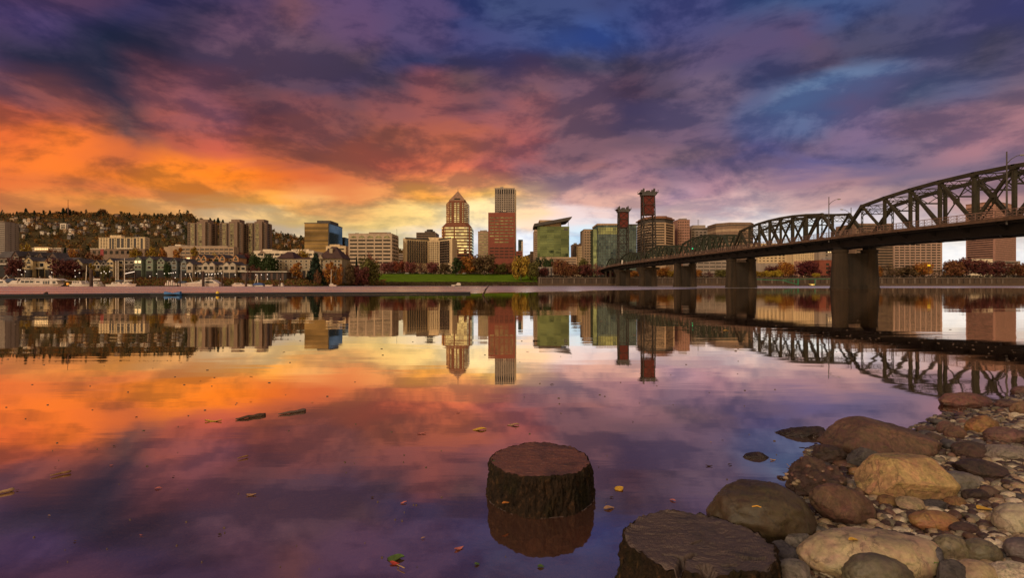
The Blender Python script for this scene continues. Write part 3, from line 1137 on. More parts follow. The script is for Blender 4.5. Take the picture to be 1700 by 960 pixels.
# --- red brick slab
Y = 660.0
b = Bld('broad dark red brick office slab with thin pale window strips', 810.5, 855, 353, Y, 26, BRICK, 'office tower', 'office_tower')
b.wall()
z0, z1 = b.z(430), b.z(359)
xw = b.x1 - b.x0
for i in range(14):
    a = z0 + (z1 - z0) * (i + 0.3) / 14
    gl = G_DARK if i < 4 else G_WARM
    if i == 4:
        continue
    for k in range(5):
        if i in (5, 6) and k in (0, 4):
            continue
        w_ = (xw - 3) / 5
        ubox('window', gl, b.root, b.x0 + 1.5 + w_ * k + .6, b.x0 + 1.5 + w_ * (k + 1) - .6, b.y - .14, b.y + .3, a, a + 1.5)
ubox('penthouse', DARKW, b.root, b.px(828), b.px(842), b.y + 5, b.y + 18, b.zt - .1, b.z(350.5))
for q in (836, 838.5):
    MB().tube([(b.px(q), b.y + 6, b.z(351)), (b.px(q), b.y + 6, b.z(348.6))], [.9, .5], 8).build('antenna_dish', WHITE, b.root)

# --- tall white slab with vertical fins
Y = 800.0
b = Bld('tallest pale tower with dark window grid and finned top behind the brick slab', 821.5, 854.5, 313, Y, 42, GREYC, 'tower', 'grid_tower')
b.wall()
z0, z1 = b.z(420), b.z(323)
front(b.root, b.x0, b.x1, b.y, z0, z1, 26, G_DARK, 1.2, .45)
ubox('louvre_band', G_DARK, b.root, b.x0 + 1.2, b.x1 - 1.2, b.y - .15, b.y + .3, b.z(322.5), b.z(314.5))
piers(b.root, b.x0, b.x1, b.y, z0 - 2, b.zt, 9, 1.5, GREYC, .55)
sidewin(b.root, b.x1, b.y, b.y + b.d, z0, z1, 22, G_DARK, 2, .3)
b.parapet(0.9)
b.wall(WHITE, b.x1 - .6, b.x1 + 2.6, b.y + 5, b.y + b.d - 4, b.zb, b.zt - 1, 'side_fin')

# --- tan block left of the brick slab
Y = 720.0
b = Bld('plain tan office block squeezed between the pointed tower and the brick slab', 793.5, 811.5, 385, Y, 30, TAN, 'office block', 'office_block')
b.wall()
front(b.root, b.x0, b.x1, b.y, b.z(440), b.z(386.5), 12, G_WARM, 1.0, .3)
b.parapet(.8)

# --- hotel with angled wings
Y = 600.0
b = Bld('pale two-winged hotel with dark vertical window strips facing the park', 671, 757.5, 396, Y, 40, CREAM, 'hotel', 'hotel')
pts = [(b.px(671), Y - 6), (b.px(675.5), Y - 7), (b.px(709), Y + 12), (b.px(726.5), Y + 12), (b.px(749), Y - 7), (b.px(752), Y - 7), (b.px(756), Y + 20), (b.px(730), Y + 32), (b.px(700), Y + 32), (b.px(674), Y + 14)]
MB().prism(pts, b.zb, b.z(396.5)).build('wall', CREAM, b.root)
for (q0, y0_, q1, y1_, n, gm) in ((678, Y - 5.4, 707.5, Y + 11.2, 9, G_DARK), (728, Y + 10.6, 747.5, Y - 5.7, 6, G_DARK)):
    xa, xb = b.px(q0), b.px(q1)
    zt_, zb_ = b.z(400), b.z(437)
    for i in range(n):
        s0, s1 = (i + .12) / n, (i + .66) / n
        p0 = Vector((xa + (xb - xa) * s0, y0_ + (y1_ - y0_) * s0 - .75, (zt_ + zb_) / 2))
        p1 = Vector((xa + (xb - xa) * s1, y0_ + (y1_ - y0_) * s1 - .75, (zt_ + zb_) / 2))
        MB().bar(p0, p1, 1.0, zt_ - zb_).build('window_strip', gm, b.root)
    for i in range(9):
        zz = zb_ + (zt_ - zb_) * (i + .15) / 9
        MB().bar((xa, y0_ - 1.1, zz), (xb, y1_ - 1.1, zz), .7, .7).build('balcony_rail', BROWN, b.root)
for i in range(10):
    ubox('window_band', G_DARK, b.root, b.px(710), b.px(725.5), Y + 11.8, Y + 12.4, b.z(436) + i * 2.75, b.z(436) + i * 2.75 + 1.3)
for k in range(1, 5):
    ubox('pier', CREAM, b.root, b.px(709.5 + k * 3.3) - .5, b.px(709.5 + k * 3.3) + .5, Y + 11.5, Y + 12.6, b.z(438), b.z(397))
ubox('penthouse', CREAM, b.root, b.px(708), b.px(732), Y + 14, Y + 30, b.z(397), b.z(392.5))
MB().bar((b.px(675), Y - 7.5, b.z(396.2)), (b.px(709.5), Y + 11.5, b.z(396.2)), .8, 1.6).build('cornice', DARKW, b.root)
MB().bar((b.px(726), Y + 11.5, b.z(396.2)), (b.px(749.5), Y - 7.5, b.z(396.2)), .8, 1.6).build('cornice', DARKW, b.root)

# --- dark tower behind the hotel
Y = 900.0
b = Bld('dark banded tower with a domed penthouse rising behind the hotel', 691, 723.5, 386, Y, 40, BROWN, 'tower', 'banded_tower')
b.wall()
front(b.root, b.x0, b.x1, b.y, b.z(425), b.z(386.3), 10, G_DARK, .8, .55)
MB().prism([(b.px(702) + 10 + 10 * math.cos(k * math.pi / 5), b.y + 18 + 10 * math.sin(k * math.pi / 5)) for k in range(10)], b.zt - .1, b.z(382.5)).build('penthouse', DARKW, b.root)
MB().prism([(b.px(702) + 10 + 6 * math.cos(k * math.pi / 5), b.y + 18 + 6 * math.sin(k * math.pi / 5)) for k in range(10)], b.z(382.5) - .05, b.z(379.5)).build('dome', DARKW, b.root)

# --- beige office block with arches along its top floor
Y = 560.0
b = Bld('beige eight-storey office block with a row of arches under its roof', 578.5, 650.5, 389, Y, 32, BEIGE, 'office block', 'office_block')
b.wall()
z0, z1 = b.z(446), b.z(390.5)
fl = 9
h = (z1 - z0) / fl
bw = (b.x1 - b.x0 - 2) / 5
for i in range(fl):
    for k in range(5):
        xa = b.x0 + 1 + bw * k
        if i == fl - 1:
            arch = [(xa + 1.2 + (bw - 2.4) * (0.5 - 0.5 * math.cos(math.pi * q / 10)), z0 + h * i + .9 + 2.7 * math.sin(math.pi * q / 10)) for q in range(11)]
            MB().profile(arch, b.y - .15, b.y + .4).build('arched_window', G_WARM, b.root)
        else:
            ubox('window', G_DARK, b.root, xa + .7, xa + bw - .7, b.y - .14, b.y + .3, z0 + h * i + h * .38, z0 + h * i + h * .80)
sidewin(b.root, b.x1, b.y, b.y + b.d, z0, z1, fl, G_DARK, 1.5, .42, .55)
sidepiers(b.root, b.x1, b.y, b.y + b.d, z0, z1, 4, 1.2, BEIGE)
b.parapet(.9)
ubox('penthouse', BROWN, b.root, b.px(609), b.px(643), b.y + 8, b.y + 22, b.zt, b.z(384.5))
MB().tube([(b.px(652), b.y + 20, b.zt), (b.px(652), b.y + 20, b.z(377))], .18, 5).build('antenna', METAL_DK, b.root)

# --- bronze and blue mirror glass cube
Y = 680.0
b = Bld('mirror glass office cube, bronze on the river side and blue on its flank', 505.5, 546, 371, Y, 54, G_BRONZE, 'office block', 'glass_block')
b.wall(G_BRONZE, x1=b.x1 - 1.2, nm='bronze_curtain_wall')
b.wall(G_BLUE, x0=b.x1 - 1.2, y0=b.y + .3, y1=b.y + b.d, nm='blue_curtain_wall')
for i in range(1, 13):
    ubox('spandrel_line', DARKW, b.root, b.x0 - .05, b.x1 + .0, b.y - .12, b.y + .1, b.zb + (b.zt - b.zb) * i / 13 - .2, b.zb + (b.zt - b.zb) * i / 13 + .2)
ubox('corner_mullion', DARKW, b.root, b.x1 - .7, b.x1 + .4, b.y - .5, b.y + .5, b.zb, b.zt)
ubox('parapet', DARKW, b.root, b.x0 - .4, b.x1 + .4, b.y - .45, b.y + b.d + .4, b.zt - .02, b.zt + 1.0)
ubox('penthouse', DARKW, b.root, b.px(522.5), b.px(545), b.y + 8, b.y + 40, b.zt + .9, b.z(365))

# --- little bronze tower and cream terrace right of the cube
Y = 740.0
b = Bld('slim bronze glass tower peeking out between the mirror cube and the beige block', 564, 572, 394, Y, 30, G_WARM, 'tower', 'glass_tower')
b.wall(G_WARM)
b.wall(G_TEAL, x0=b.x1 - .5, x1=b.x1 + .2, y0=b.y + .3, nm='side_wall')
front(b.root, b.x0, b.x1, b.y, b.zb + 10, b.zt, 14, DARKW, .4, .3, nm='spandrel')
Y = 580.0
b = Bld('low cream stepped terrace block below the mirror glass cube', 541, 574, 408.5, Y, 24, CREAM, 'building', 'terrace_block')
b.wall()
front(b.root, b.x0, b.x1, b.y, b.z(428), b.z(411), 3, G_DARK, 2, .4)
ubox('penthouse', CREAM, b.root, b.px(545), b.px(562), b.y + 4, b.y + 16, b.zt - .05, b.z(405.5))

# --- three apartment towers
YT = 720.0
for k, (p0, p1, p2, lab) in enumerate(((311.5, 348, 360, 'brown apartment tower with gilded bays, leftmost of the three alike'),
                                      (364, 401, 411, 'brown apartment tower with gilded bays, middle one of the three alike'),
                                      (408.5, 441, 452, 'brown apartment tower with gilded bays, rightmost of the three alike'))):
    Y = YT + 12 * k
    b = Bld(lab, p0, p1, 370, Y, 18, BROWN, 'apartment tower', 'apartment_tower', 'three apartment towers')
    w = b.x1 - b.x0
    b.wall()
    # stepped bays: the middle bay stands forward and higher
    c0, c1 = b.x0 + w * .48, b.x0 + w * .86
    z0 = b.z(440)
    ubox('middle_bay', BROWN, b.root, c0, c1, b.y - 3, b.y + 10, b.zb, b.z(368.5))
    ubox('lift_house', BROWN, b.root, b.x0 + w * .50, b.x0 + w * .88, b.y + 2, b.y + 16, b.zt - .1, b.z(364))
    ubox('side_bay', BROWN, b.root, b.x0 + w * .04, b.x0 + w * .36, b.y - 1.5, b.y + 8, b.zb, b.z(370.6))
    nf = 23
    h = (b.z(371.5) - z0) / nf
    for i in range(nf):
        a = z0 + i * h
        ubox('window_band', G_WARM, b.root, c0 + w * .05, c1 - w * .15, b.y - 3.15, b.y - 2.5, a + .7, a + h - .5)
        ubox('window_band', G_DARK, b.root, b.x0 + w * .06, b.x0 + w * .14, b.y - 1.64, b.y - 1, a + .6, a + h - .5)
        ubox('window_band', G_WARM, b.root, b.x0 + w * .17, b.x0 + w * .33, b.y - 1.65, b.y - 1, a + .7, a + h - .6)
        ubox('balcony', DARKW, b.root, b.x0 + w * .385, b.x0 + w * .46, b.y - .7, b.y + .3, a + 1.1, a + h - .35)
        ubox('balcony', DARKW, b.root, b.x0 + w * .88, b.x0 + w * .97, b.y - .7, b.y + .3, a + 1.1, a + h - .35)
        # right flank, a darker return with stacked balconies
        ubox('side_window', G_DARK, b.root, b.x1 - .2, b.x1 + .15, b.y + 5, b.y + 12.5, a + .8, a + h - .5)
    ubox('flank_pier', BROWN, b.root, b.x1 - .3, b.x1 + 1.2, b.y + 1.0, b.y + 4.5, b.zb, b.zt - 1)
    ubox('flank_pier', BROWN, b.root, b.x1 - .3, b.x1 + 1.2, b.y + 13, b.y + 17.5, b.zb, b.zt - 1)

# --- white hillside slab
Y = 900.0
b = Bld('sunlit cream slab of flats with dark balcony stacks at the foot of the hill', 164, 240.5, 395, Y, 12, CREAM, 'apartment block', 'apartment_block')
b.wall()
z0 = b.z(414)
h = (b.zt - z0) / 8
for (q0, q1, gm) in ((181.5, 184.5, 1), (186, 189, 0), (194, 199, 1), (201, 205.5, 1), (211, 215.5, 1), (222, 226, 1), (233.5, 237, 1)):
    ubox('balcony_stack', DARKW, b.root, b.px(q0), b.px(q1), b.y - .2, b.y + .4, z0, b.zt - .8)
for i in range(8):
    for (q0, q1) in ((167, 169.5), (171.5, 174), (176, 178), (189.8, 193), (207, 209.5), (217, 220), (228, 231)):
        ubox('window', G_DARK, b.root, b.px(q0), b.px(q1), b.y - .14, b.y + .3, z0 + h * i + 1.0, z0 + h * i + 2.3)
b.parapet(.8)
ubox('penthouse', CREAM, b.root, b.px(181), b.px(200), b.y + 2, b.y + 10, b.zt + .7, b.z(390.5))
ubox('penthouse', CREAM, b.root, b.px(232), b.px(240), b.y + 2, b.y + 10, b.zt + .7, b.z(393.5))
sidewin(b.root, b.x1, b.y, b.y + b.d, z0, b.zt, 7, G_DARK, 4, .3)

# --- left edge tower
Y = 520.0
b = Bld('grey brown balcony tower at the far left edge above the townhouses', -18, 8, 368.5, Y, 15, GREYC, 'apartment tower', 'apartment_tower')
b.wall()
z0 = b.z(428)
nf = 17
h = (b.zt - z0) / nf
for i in range(nf):
    a = z0 + h * i
    ubox('balcony', DARKW, b.root, b.px(-11), b.px(7.5), b.y - .15, b.y + .4, a + 1.0, a + h - .35)
    ubox('side_window', G_DARK, b.root, b.x1 - .1, b.x1 + .12, b.y + 5.5, b.y + 6.8, a + .8, a + h - .8)
    ubox('balcony_slab', GREYC, b.root, b.x1 - .1, b.x1 + 1.6, b.y + 12.5, b.y + b.d - .2, a + .1, a + .45)
    ubox('side_window', G_DARK, b.root, b.x1 - .1, b.x1 + .12, b.y + 10.5, b.y + 11.8, a + .8, a + h - .8)
ubox('parapet', BROWN, b.root, b.px(-14), b.px(7.5), b.y - .3, b.y + 10, b.zt - .1, b.zt + .9)

# --- long parking structure and low roofs behind the townhouses
Y = 540.0
b = Bld('long low tan parking deck with open dark storeys behind the orange townhouses', 272, 388, 410, Y, 10, TAN, 'car park', 'parking_deck')
b.wall()
for r in (413.5, 419.5, 425.5):
    ubox('deck_opening', DARKW, b.root, b.px(296), b.px(389), b.y - .15, b.y + .3, b.z(r + 1.9), b.z(r - .4))
for q in range(300, 392, 8):
    ubox('pier', TAN, b.root, b.px(q) - .45, b.px(q) + .45, b.y - .3, b.y + .3, b.zb, b.z(412))
ubox('roof_slab', M('tan_roof', (0.26, 0.19, 0.14)), b.root, b.px(268), b.px(368), b.y + 11, b.y + 30, b.zt - .05, b.z(407))
ubox('roof_hut', WHITE, b.root, b.px(277), b.px(287), b.y + 13, b.y + 24, b.z(407) - .05, b.z(404.5))
Y = 600.0
b = Bld('low white office terrace with a ribbon of dark windows left of the mirror cube', 421, 521, 416.5, Y, 30, WHITE, 'office building', 'office_terrace')
b.wall()
ubox('window_band', G_DARK, b.root, b.px(428), b.px(518), b.y - .14, b.y + .3, b.z(424), b.z(421.3))
for q in range(438, 518, 9):
    ubox('pier', WHITE, b.root, b.px(q) - .4, b.px(q) + .4, b.y - .3, b.y + .2, b.z(424.5), b.z(421))
ubox('upper_storey', WHITE, b.root, b.px(434), b.px(450), b.y + 3, b.y + 20, b.zt - .05, b.z(413.8))
ubox('upper_storey', WHITE, b.root, b.px(482), b.px(511), b.y + 3, b.y + 20, b.zt - .05, b.z(413.8))
ubox('upper_window', G_DARK, b.root, b.px(484), b.px(492), b.y + 2.9, b.y + 3.2, b.z(417), b.z(415.3))
MB().profile([(b.px(430), b.z(420.5)), (b.px(433.5), b.z(416.8)), (b.px(436), b.z(416.8)), (b.px(441.5), b.z(420.5))], b.y - .4, b.y + .2).build('gable_trim', BROWN, b.root)
Y = 640.0
b = Bld('long flat white roofed shed with a lit cream front above the brown townhouses', 33, 102, 413, Y, 26, WHITE, 'building', 'flat_roofed_hall')
b.wall(GREYC)
ubox('lit_front', CREAM, b.root, b.px(58.5), b.px(82), b.y - 1.5, b.y + 3, b.z(416.5), b.z(410.5))
for k in range(8):
    ubox('window', LIT, b.root, b.px(60 + k * 2.8), b.px(61.6 + k * 2.8), b.y - 1.7, b.y - 1, b.z(415), b.z(412.6))
ubox('roof_edge', WHITE, b.root, b.x0 - .5, b.x1 + .5, b.y - .8, b.y + 26, b.zt - .02, b.zt + .9)
Y = 620.0
b = Bld('row of low brown and red shop fronts under the cream slab of flats', 150, 240, 413.5, Y, 22, BROWN, 'building', 'shop_row')
b.wall()
for k in range(9):
    ubox('shop_window', G_DARK, b.root, b.px(154 + k * 9.4), b.px(159 + k * 9.4), b.y - .14, b.y + .3, b.z(422), b.z(416.5))
ubox('red_panel', M('red_panel', (.25, .04, .04)), b.root, b.px(167), b.px(172), b.y - .3, b.y + .3, b.z(425), b.z(413))
ubox('white_canopy', WHITE, b.root, b.px(196), b.px(222), b.y - 2, b.y + 12, b.zt - .1, b.zt + 1.2)
ubox('roof_edge', WHITE, b.root, b.x0, b.px(176), b.y - .5, b.y + 22, b.zt - .02, b.zt + .7)

# --- green glass tower with a tilted roof plane
Y = 620.0
b = Bld('green glass office tower with a slanted dark roof plane tilting up to the right', 892, 945, 376, Y, 40, G_GREEN, 'office tower', 'green_glass_tower')
b.wall(G_GREEN, nm='curtain_wall')
front(b.root, b.x0, b.x1, b.y, b.z(440), b.zt, 16, M('green_spandrel', (.04, .055, .04), .4), .0, .10, nm='spandrel_line')
ubox('stair_wing', TAN, b.root, b.px(887.3), b.px(892), b.y + 1, b.y + 38, b.zb, b.z(381))
for i in range(14):
    ubox('wing_window', G_DARK, b.root, b.px(887.5), b.px(891.3), b.y + .85, b.y + 1.2, b.z(432) + i * 2.7, b.z(432) + i * 2.7 + 1.2)
ubox('plant_room', TAN, b.root, b.px(897), b.px(932), b.y + 4, b.y + 30, b.zt - .1, b.z(365.5))
ubox('lift_house', TAN, b.root, b.px(896), b.px(925), b.y + 10, b.y + 30, b.z(366), b.z(363.6))
MB().profile([(b.px(886.5), b.z(377)), (b.px(886.5), b.z(372)), (b.px(949.5), b.z(360.2)), (b.px(948), b.z(363)), (b.px(944), b.z(366.8))], b.y - 4, b.y + 36).build('slanted_roof', DARKW, b.root)
for q in (931.5, 943.5):
    MB().tube([(b.px(q), b.y + 1, b.zt), (b.px(q), b.y + 1, b.z(366))], .4, 6).build('roof_post', METAL_DK, b.root)
ubox('dark_panel', METAL_DK, b.root, b.px(936.5), b.px(942.5), b.y - .2, b.y + .3, b.z(383), b.z(379))
Y = 560.0
b = Bld('low tan podium with long open decks under the green glass tower', 896, 958, 427, Y, 30, TAN, 'building', 'podium_block')
b.wall()
for r in (430, 434, 438):
    ubox('deck_opening', DARKW, b.root, b.px(916), b.px(956), b.y - .15, b.y + .3, b.z(r + 1.5), b.z(r))
Y = 520.0
b = Bld('small white pavilion half hidden by trees below the podium', 889, 919, 443.5, Y, 14, GREYC, 'pavilion', 'pavilion')
b.wall()
for k in range(5):
    ubox('opening', DARKW, b.root, b.px(893 + k * 5.2), b.px(896 + k * 5.2), b.y - .15, b.y + .3, b.zb, b.z(445))

# --- small blocks right of the green tower
Y = 700.0
b = Bld('narrow brown block behind the short cream block near the bridge', 951, 969, 406.5, Y, 24, BROWN, 'building', 'narrow_block')
b.wall()
front(b.root, b.x0, b.x1, b.y, b.z(445), b.z(407.5), 10, G_DARK, 1, .45)
b.parapet(.7)
Y = 640.0
b = Bld('short cream block with punched windows near the bridge foot', 957, 972, 409, Y, 20, CREAM, 'building', 'cream_block')
b.wall()
front(b.root, b.x0, b.x1, b.y, b.z(442), b.z(410.5), 8, G_DARK, .8, .4)
piers(b.root, b.x0, b.x1, b.y, b.z(443), b.z(410), 5, 1.3, CREAM)
# --- tan corner tower and glass twin
Y = 620.0
b = Bld('tan corner tower with square windows beside the teal glass tower', 969.5, 987, 381.5, Y, 34, TAN, 'office tower', 'corner_tower')
b.wall()
front(b.root, b.x0, b.x1, b.y, b.z(442), b.z(383), 13, G_DARK, 1.0, .42)
piers(b.root, b.x0, b.x1, b.y, b.z(443), b.z(382), 4, 1.4, TAN)
b.parapet(.8, BROWN)
Y = 600.0
b = Bld('wide teal glass tower standing behind the smaller lift tower of the bridge', 985, 1058, 374, Y, 36, G_TEAL, 'office tower', 'teal_glass_tower')
b.wall(G_TEAL, x0=b.px(992), x1=b.px(1057), nm='curtain_wall')
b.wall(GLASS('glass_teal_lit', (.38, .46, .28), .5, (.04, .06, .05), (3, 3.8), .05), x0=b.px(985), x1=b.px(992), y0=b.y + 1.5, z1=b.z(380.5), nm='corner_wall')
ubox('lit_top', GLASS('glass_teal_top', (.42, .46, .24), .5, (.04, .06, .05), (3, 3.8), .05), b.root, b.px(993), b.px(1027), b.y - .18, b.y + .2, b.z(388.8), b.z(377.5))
for i in range(15):
    ubox('floor_line', METAL_DK, b.root, b.px(992), b.px(1057), b.y - .24, b.y + .1, b.z(445) + i * 3.45, b.z(445) + i * 3.45 + .28)
for q in np.arange(992, 1058, 4.3):
    ubox('mullion', METAL_DK, b.root, b.px(q) - .14, b.px(q) + .14, b.y - .26, b.y + .1, b.z(450), b.zt)
ubox('roof_plate', TAN, b.root, b.px(991), b.px(1030), b.y - 1.5, b.y + 36, b.zt, b.z(371.4))
ubox('roof_plate', DARKW, b.root, b.px(1044), b.px(1059.5), b.y - 1.5, b.y + 36, b.zt, b.z(372.3))
# --- stepped tan tower with dark crown
Y = 620.0
b = Bld('tan banded tower with a dark overhanging crown behind the red topped lift tower', 1072, 1127, 370, Y, 44, TAN, 'office tower', 'crowned_tower')
pl = [(b.px(1072), Y + 16), (b.px(1083), Y), (b.px(1104), Y), (b.px(1126), Y + 18), (b.px(1126), Y + 44), (b.px(1072), Y + 44)]
MB().prism(pl, b.zb, b.z(369.5)).build('wall', TAN, b.root)
ce = Vector((b.px(1098), Y + 24, 0))


def grow(poly, k):
    return [(ce.x + (x - ce.x) * k, ce.y + (y - ce.y) * k) for x, y in poly]


for i in range(14):
    a = b.z(432) + (b.z(371) - b.z(432)) * (i + .3) / 14
    MB().prism(grow(pl, 1.006), a, a + 1.6).build('window_band', G_DARK, b.root)
for (x, y) in pl[:4]:
    ubox('corner_pier', TAN, b.root, x - .9, x + .9, y - .9, y + .9, b.zb, b.z(369.5))
MB().prism(grow(pl, .97), b.z(369.5) - .05, b.z(363)).build('crown_glass', DARKW, b.root)
MB().prism(grow(pl, 1.07), b.z(363) - .05, b.z(361)).build('crown_slab', RUST, b.root)
MB().prism(grow(pl, .94), b.z(361) - .05, b.z(358.5)).build('crown_top', RUST, b.root)
ubox('lift_house', RUST, b.root, b.px(1096), b.px(1112), Y + 12, Y + 24, b.z(358.6), b.z(356.3))
Y = 660.0
b = Bld('pinkish gridded slab standing right of the dark crowned tower', 1125, 1145, 365.5, Y, 30, PINK, 'office tower', 'gridded_slab')
b.wall()
front(b.root, b.x0, b.x1, b.y, b.z(440), b.z(366.5), 16, G_DARK, .6, .38)
piers(b.root, b.x0, b.x1, b.y, b.z(441), b.zt, 7, .9, PINK)
b.parapet(.6, RUST)
Y = 680.0
b = Bld('grey stepped office tower with a rooftop mast between the gridded slab and the bridge arch', 1147, 1180, 373, Y, 34, GREYC, 'office tower', 'stepped_tower')
b.wall(z1=b.z(383))
ubox('upper_storeys', GREYC, b.root, b.px(1149.5), b.px(1176.5), b.y + 3, b.y + 30, b.z(383) - .1, b.z(377))
ubox('top_storeys', GREYC, b.root, b.px(1153), b.px(1174), b.y + 6, b.y + 26, b.z(377) - .1, b.zt)
front(b.root, b.x0, b.x1, b.y, b.z(440), b.z(384), 14, G_DARK, 1, .45)
piers(b.root, b.x0, b.x1, b.y, b.z(440), b.z(383.5), 5, 1.6, GREYC)
ubox('window_band', G_DARK, b.root, b.px(1150.5), b.px(1175.5), b.y + 2.85, b.y + 3.3, b.z(381.5), b.z(379.5))
for q in (1164, 1165.5):
    MB().tube([(b.px(q), b.y + 12, b.zt), (b.px(q), b.y + 12, b.z(362.5))], .22, 5).build('antenna', METAL_DK, b.root)
Y = 640.0
b = Bld('broad windowless brown block with cut corners behind the camelback truss', 1195, 1248, 371, Y, 40, BROWN, 'building', 'brown_block')
pl = [(b.px(1195), Y + 12), (b.px(1211), Y), (b.px(1246), Y), (b.px(1258), Y + 12), (b.px(1258), Y + 40), (b.px(1195), Y + 40)]
MB().prism(pl, b.zb, b.z(371)).build('wall', BROWN, b.root)
ce = Vector((b.px(1226), Y + 20, 0))
MB().prism(grow(pl, 1.02), b.z(374.5), b.z(373.2)).build('cornice', DARKW, b.root)
MB().prism(grow(pl, 1.006), b.z(384), b.z(380)).build('stone_band', TAN, b.root)
MB().prism(grow(pl, 1.02), b.z(371) - .02, b.z(369.3)).build('parapet', BROWN, b.root)
for i in range(8):
    MB().prism(grow(pl, 1.005), b.z(440) + i * 5, b.z(440) + i * 5 + 1.6).build('window_band', G_DARK, b.root)

# --- low waterfront blocks seen under the bridge
Y = 520.0
b = Bld('grey striped parking block seen under the bridge between two piers', 1150, 1210, 432, Y, 30, GREYC, 'car park', 'parking_block')
b.wall()
for r in (436, 442, 448, 454):
    ubox('deck_opening', DARKW, b.root, b.px(1152), b.px(1208), b.y - .15, b.y + .3, b.z(r + 2), b.z(r))
for q in range(1158, 1210, 10):
    ubox('pier', GREYC, b.root, b.px(q) - .4, b.px(q) + .4, b.y - .3, b.y + .2, b.zb, b.zt)
Y = 600.0
b = Bld('long cream office row with small dark windows seen under the bridge deck', 1258, 1317, 404, Y, 26, CREAM, 'office building', 'office_row')
b.wall()
front(b.root, b.x0, b.x1, b.y, b.z(444), b.z(405), 9, G_DARK, 2, .35)
piers(b.root, b.x0, b.x1, b.y, b.z(445), b.zt, 9, 2.2, CREAM)
Y = 585.0
b = Bld('cream block with two rows of punched windows above the crimson round tree', 1317, 1358, 404, Y, 26, CREAM, 'office building', 'office_block')
b.wall()
front(b.root, b.x0, b.x1, b.y, b.z(444), b.z(405), 9, G_DARK, 2, .33)
piers(b.root, b.x0, b.x1, b.y, b.z(445), b.zt, 11, 2.0, CREAM)
b.wall(PINK, b.px(1318), b.px(1327), b.y - 6, b.y + .1, b.zb, b.z(434), 'pink_entrance')
Y = 575.0
b = Bld('pale grey block with a lit top storey beside the big bridge pier', 1360, 1392, 404, Y, 26, GREYC, 'office building', 'office_block')
b.wall()
for i in range(8):
    ubox('window_band', G_DARK, b.root, b.px(1371), b.px(1374), b.y - .14, b.y + .3, b.z(444) + i * 3.4, b.z(444) + i * 3.4 + 1.6)
    ubox('string_course', TAN, b.root, b.x0, b.px(1370), b.y - .2, b.y + .2, b.z(444) + i * 3.4, b.z(444) + i * 3.4 + .4)
for q in (1374.5, 1378.5, 1382):
    ubox('lit_window', LIT, b.root, b.px(q), b.px(q + 2), b.y - .15, b.y + .3, b.z(419.5), b.z(418))
Y = 540.0
b = Bld('blank grey concrete hall behind the yellow trees left of the cream row', 1250, 1298, 437, Y, 22, GREYC, 'building', 'concrete_hall')
b.wall()
ubox('grey_gable', GREYC, b.root, b.px(1250), b.px(1257), b.y + 2, b.y + 14, b.zt - .1, b.z(428))
Y = 500.0
b = Bld('dark red brick block with a column of black windows beside the big pier', 1360, 1392, 432.5, Y, 20, BRICK, 'building', 'brick_block')
b.wall()
for r in (437, 443.5, 450):
    ubox('window', G_DARK, b.root, b.px(1371.5), b.px(1376.5), b.y - .2, b.y + .3, b.z(r + 4), b.z(r))
b.parapet(.4)
# --- striped slab and pink tower right of the big pier
Y = 560.0
b = Bld('long pale slab with dark striped windows right of the big bridge pier', 1420, 1563, 369.5, Y, 34, PINK, 'office building', 'striped_slab')
b.wall(x0=b.px(1420), x1=b.px(1484), z1=b.z(371), mat=BROWN, nm='left_wing')
STRIPE = M('pale_pink_concrete', (0.33, 0.21, 0.16), streak=0.3)
b.wall(STRIPE, x0=b.px(1484), z1=b.z(395))
nf = 13
z0, z1 = b.z(452), b.z(396)
front(b.root, b.px(1484), b.x1, b.y, z0, z1, nf, G_DARK, 1.2, .5)
front(b.root, b.px(1421), b.px(1483), b.y, b.z(450), b.z(373), 17, G_DARK, .8, .5)
for q in np.arange(1484, 1564, 8.8):
    ubox('pier', STRIPE, b.root, b.px(q) - .5, b.px(q) + .5, b.y - .35, b.y + .2, b.zb, b.z(395))
ubox('parapet', STRIPE, b.root, b.px(1484), b.x1 + .3, b.y - .5, b.y + 34, b.z(395) - .02, b.z(393.8))
Y = 600.0
b = Bld('tall pink tower with fine striped windows near the right edge of the skyline', 1603.5, 1651, 335, Y, 44, PINK, 'office tower', 'pink_tower')
A_, B_, C2_, D_ = Vector((X(1603.5, 628), 628, 0)), Vector((X(1651, 600), 600, 0)), Vector((X(1687, 632), 632, 0)), Vector((X(1645, 668), 668, 0))
MB().prism([tuple(v_[:2]) for v_ in (A_, B_, C2_, D_)], b.zb, b.zt).build('wall', PINK, b.root)
MB().prism([tuple((v_ + (v_ - (A_ + C2_) / 2).normalized() * .5)[:2]) for v_ in (A_, B_, C2_, D_)], b.zt - .02, b.zt + 1.1).build('parapet', RUST, b.root)
PSP = M('pink_spandrel', (.16, .085, .065))
for i in range(27):
    zz = b.z(440) + (b.z(338) - b.z(440)) * i / 27
    for (p_, q_, gm, w_) in ((A_, B_, G_DARK, 1.25), (B_, C2_, PSP, .8)):
        n_ = (q_ - p_).cross(Vector((0, 0, 1))).normalized() * .12
        MB().bar(p_.lerp(q_, .05) + n_ + Vector((0, 0, zz)), p_.lerp(q_, .95) + n_ + Vector((0, 0, zz)), .3, w_).build('window_band', gm, b.root)
b.wall(WHITE, X(1612, 590), X(1648, 590), 590, 600, b.zb, Z(430, 590), 'low_wing')
b.wall(GREYC, X(1660, 586), X(1694, 586), 586, 598, b.zb, Z(433.5, 586), 'low_wing')
front(b.root, X(1664, 586), X(1691, 586), 586, Z(448, 586), Z(434, 586), 3, G_DARK, 1, .4)
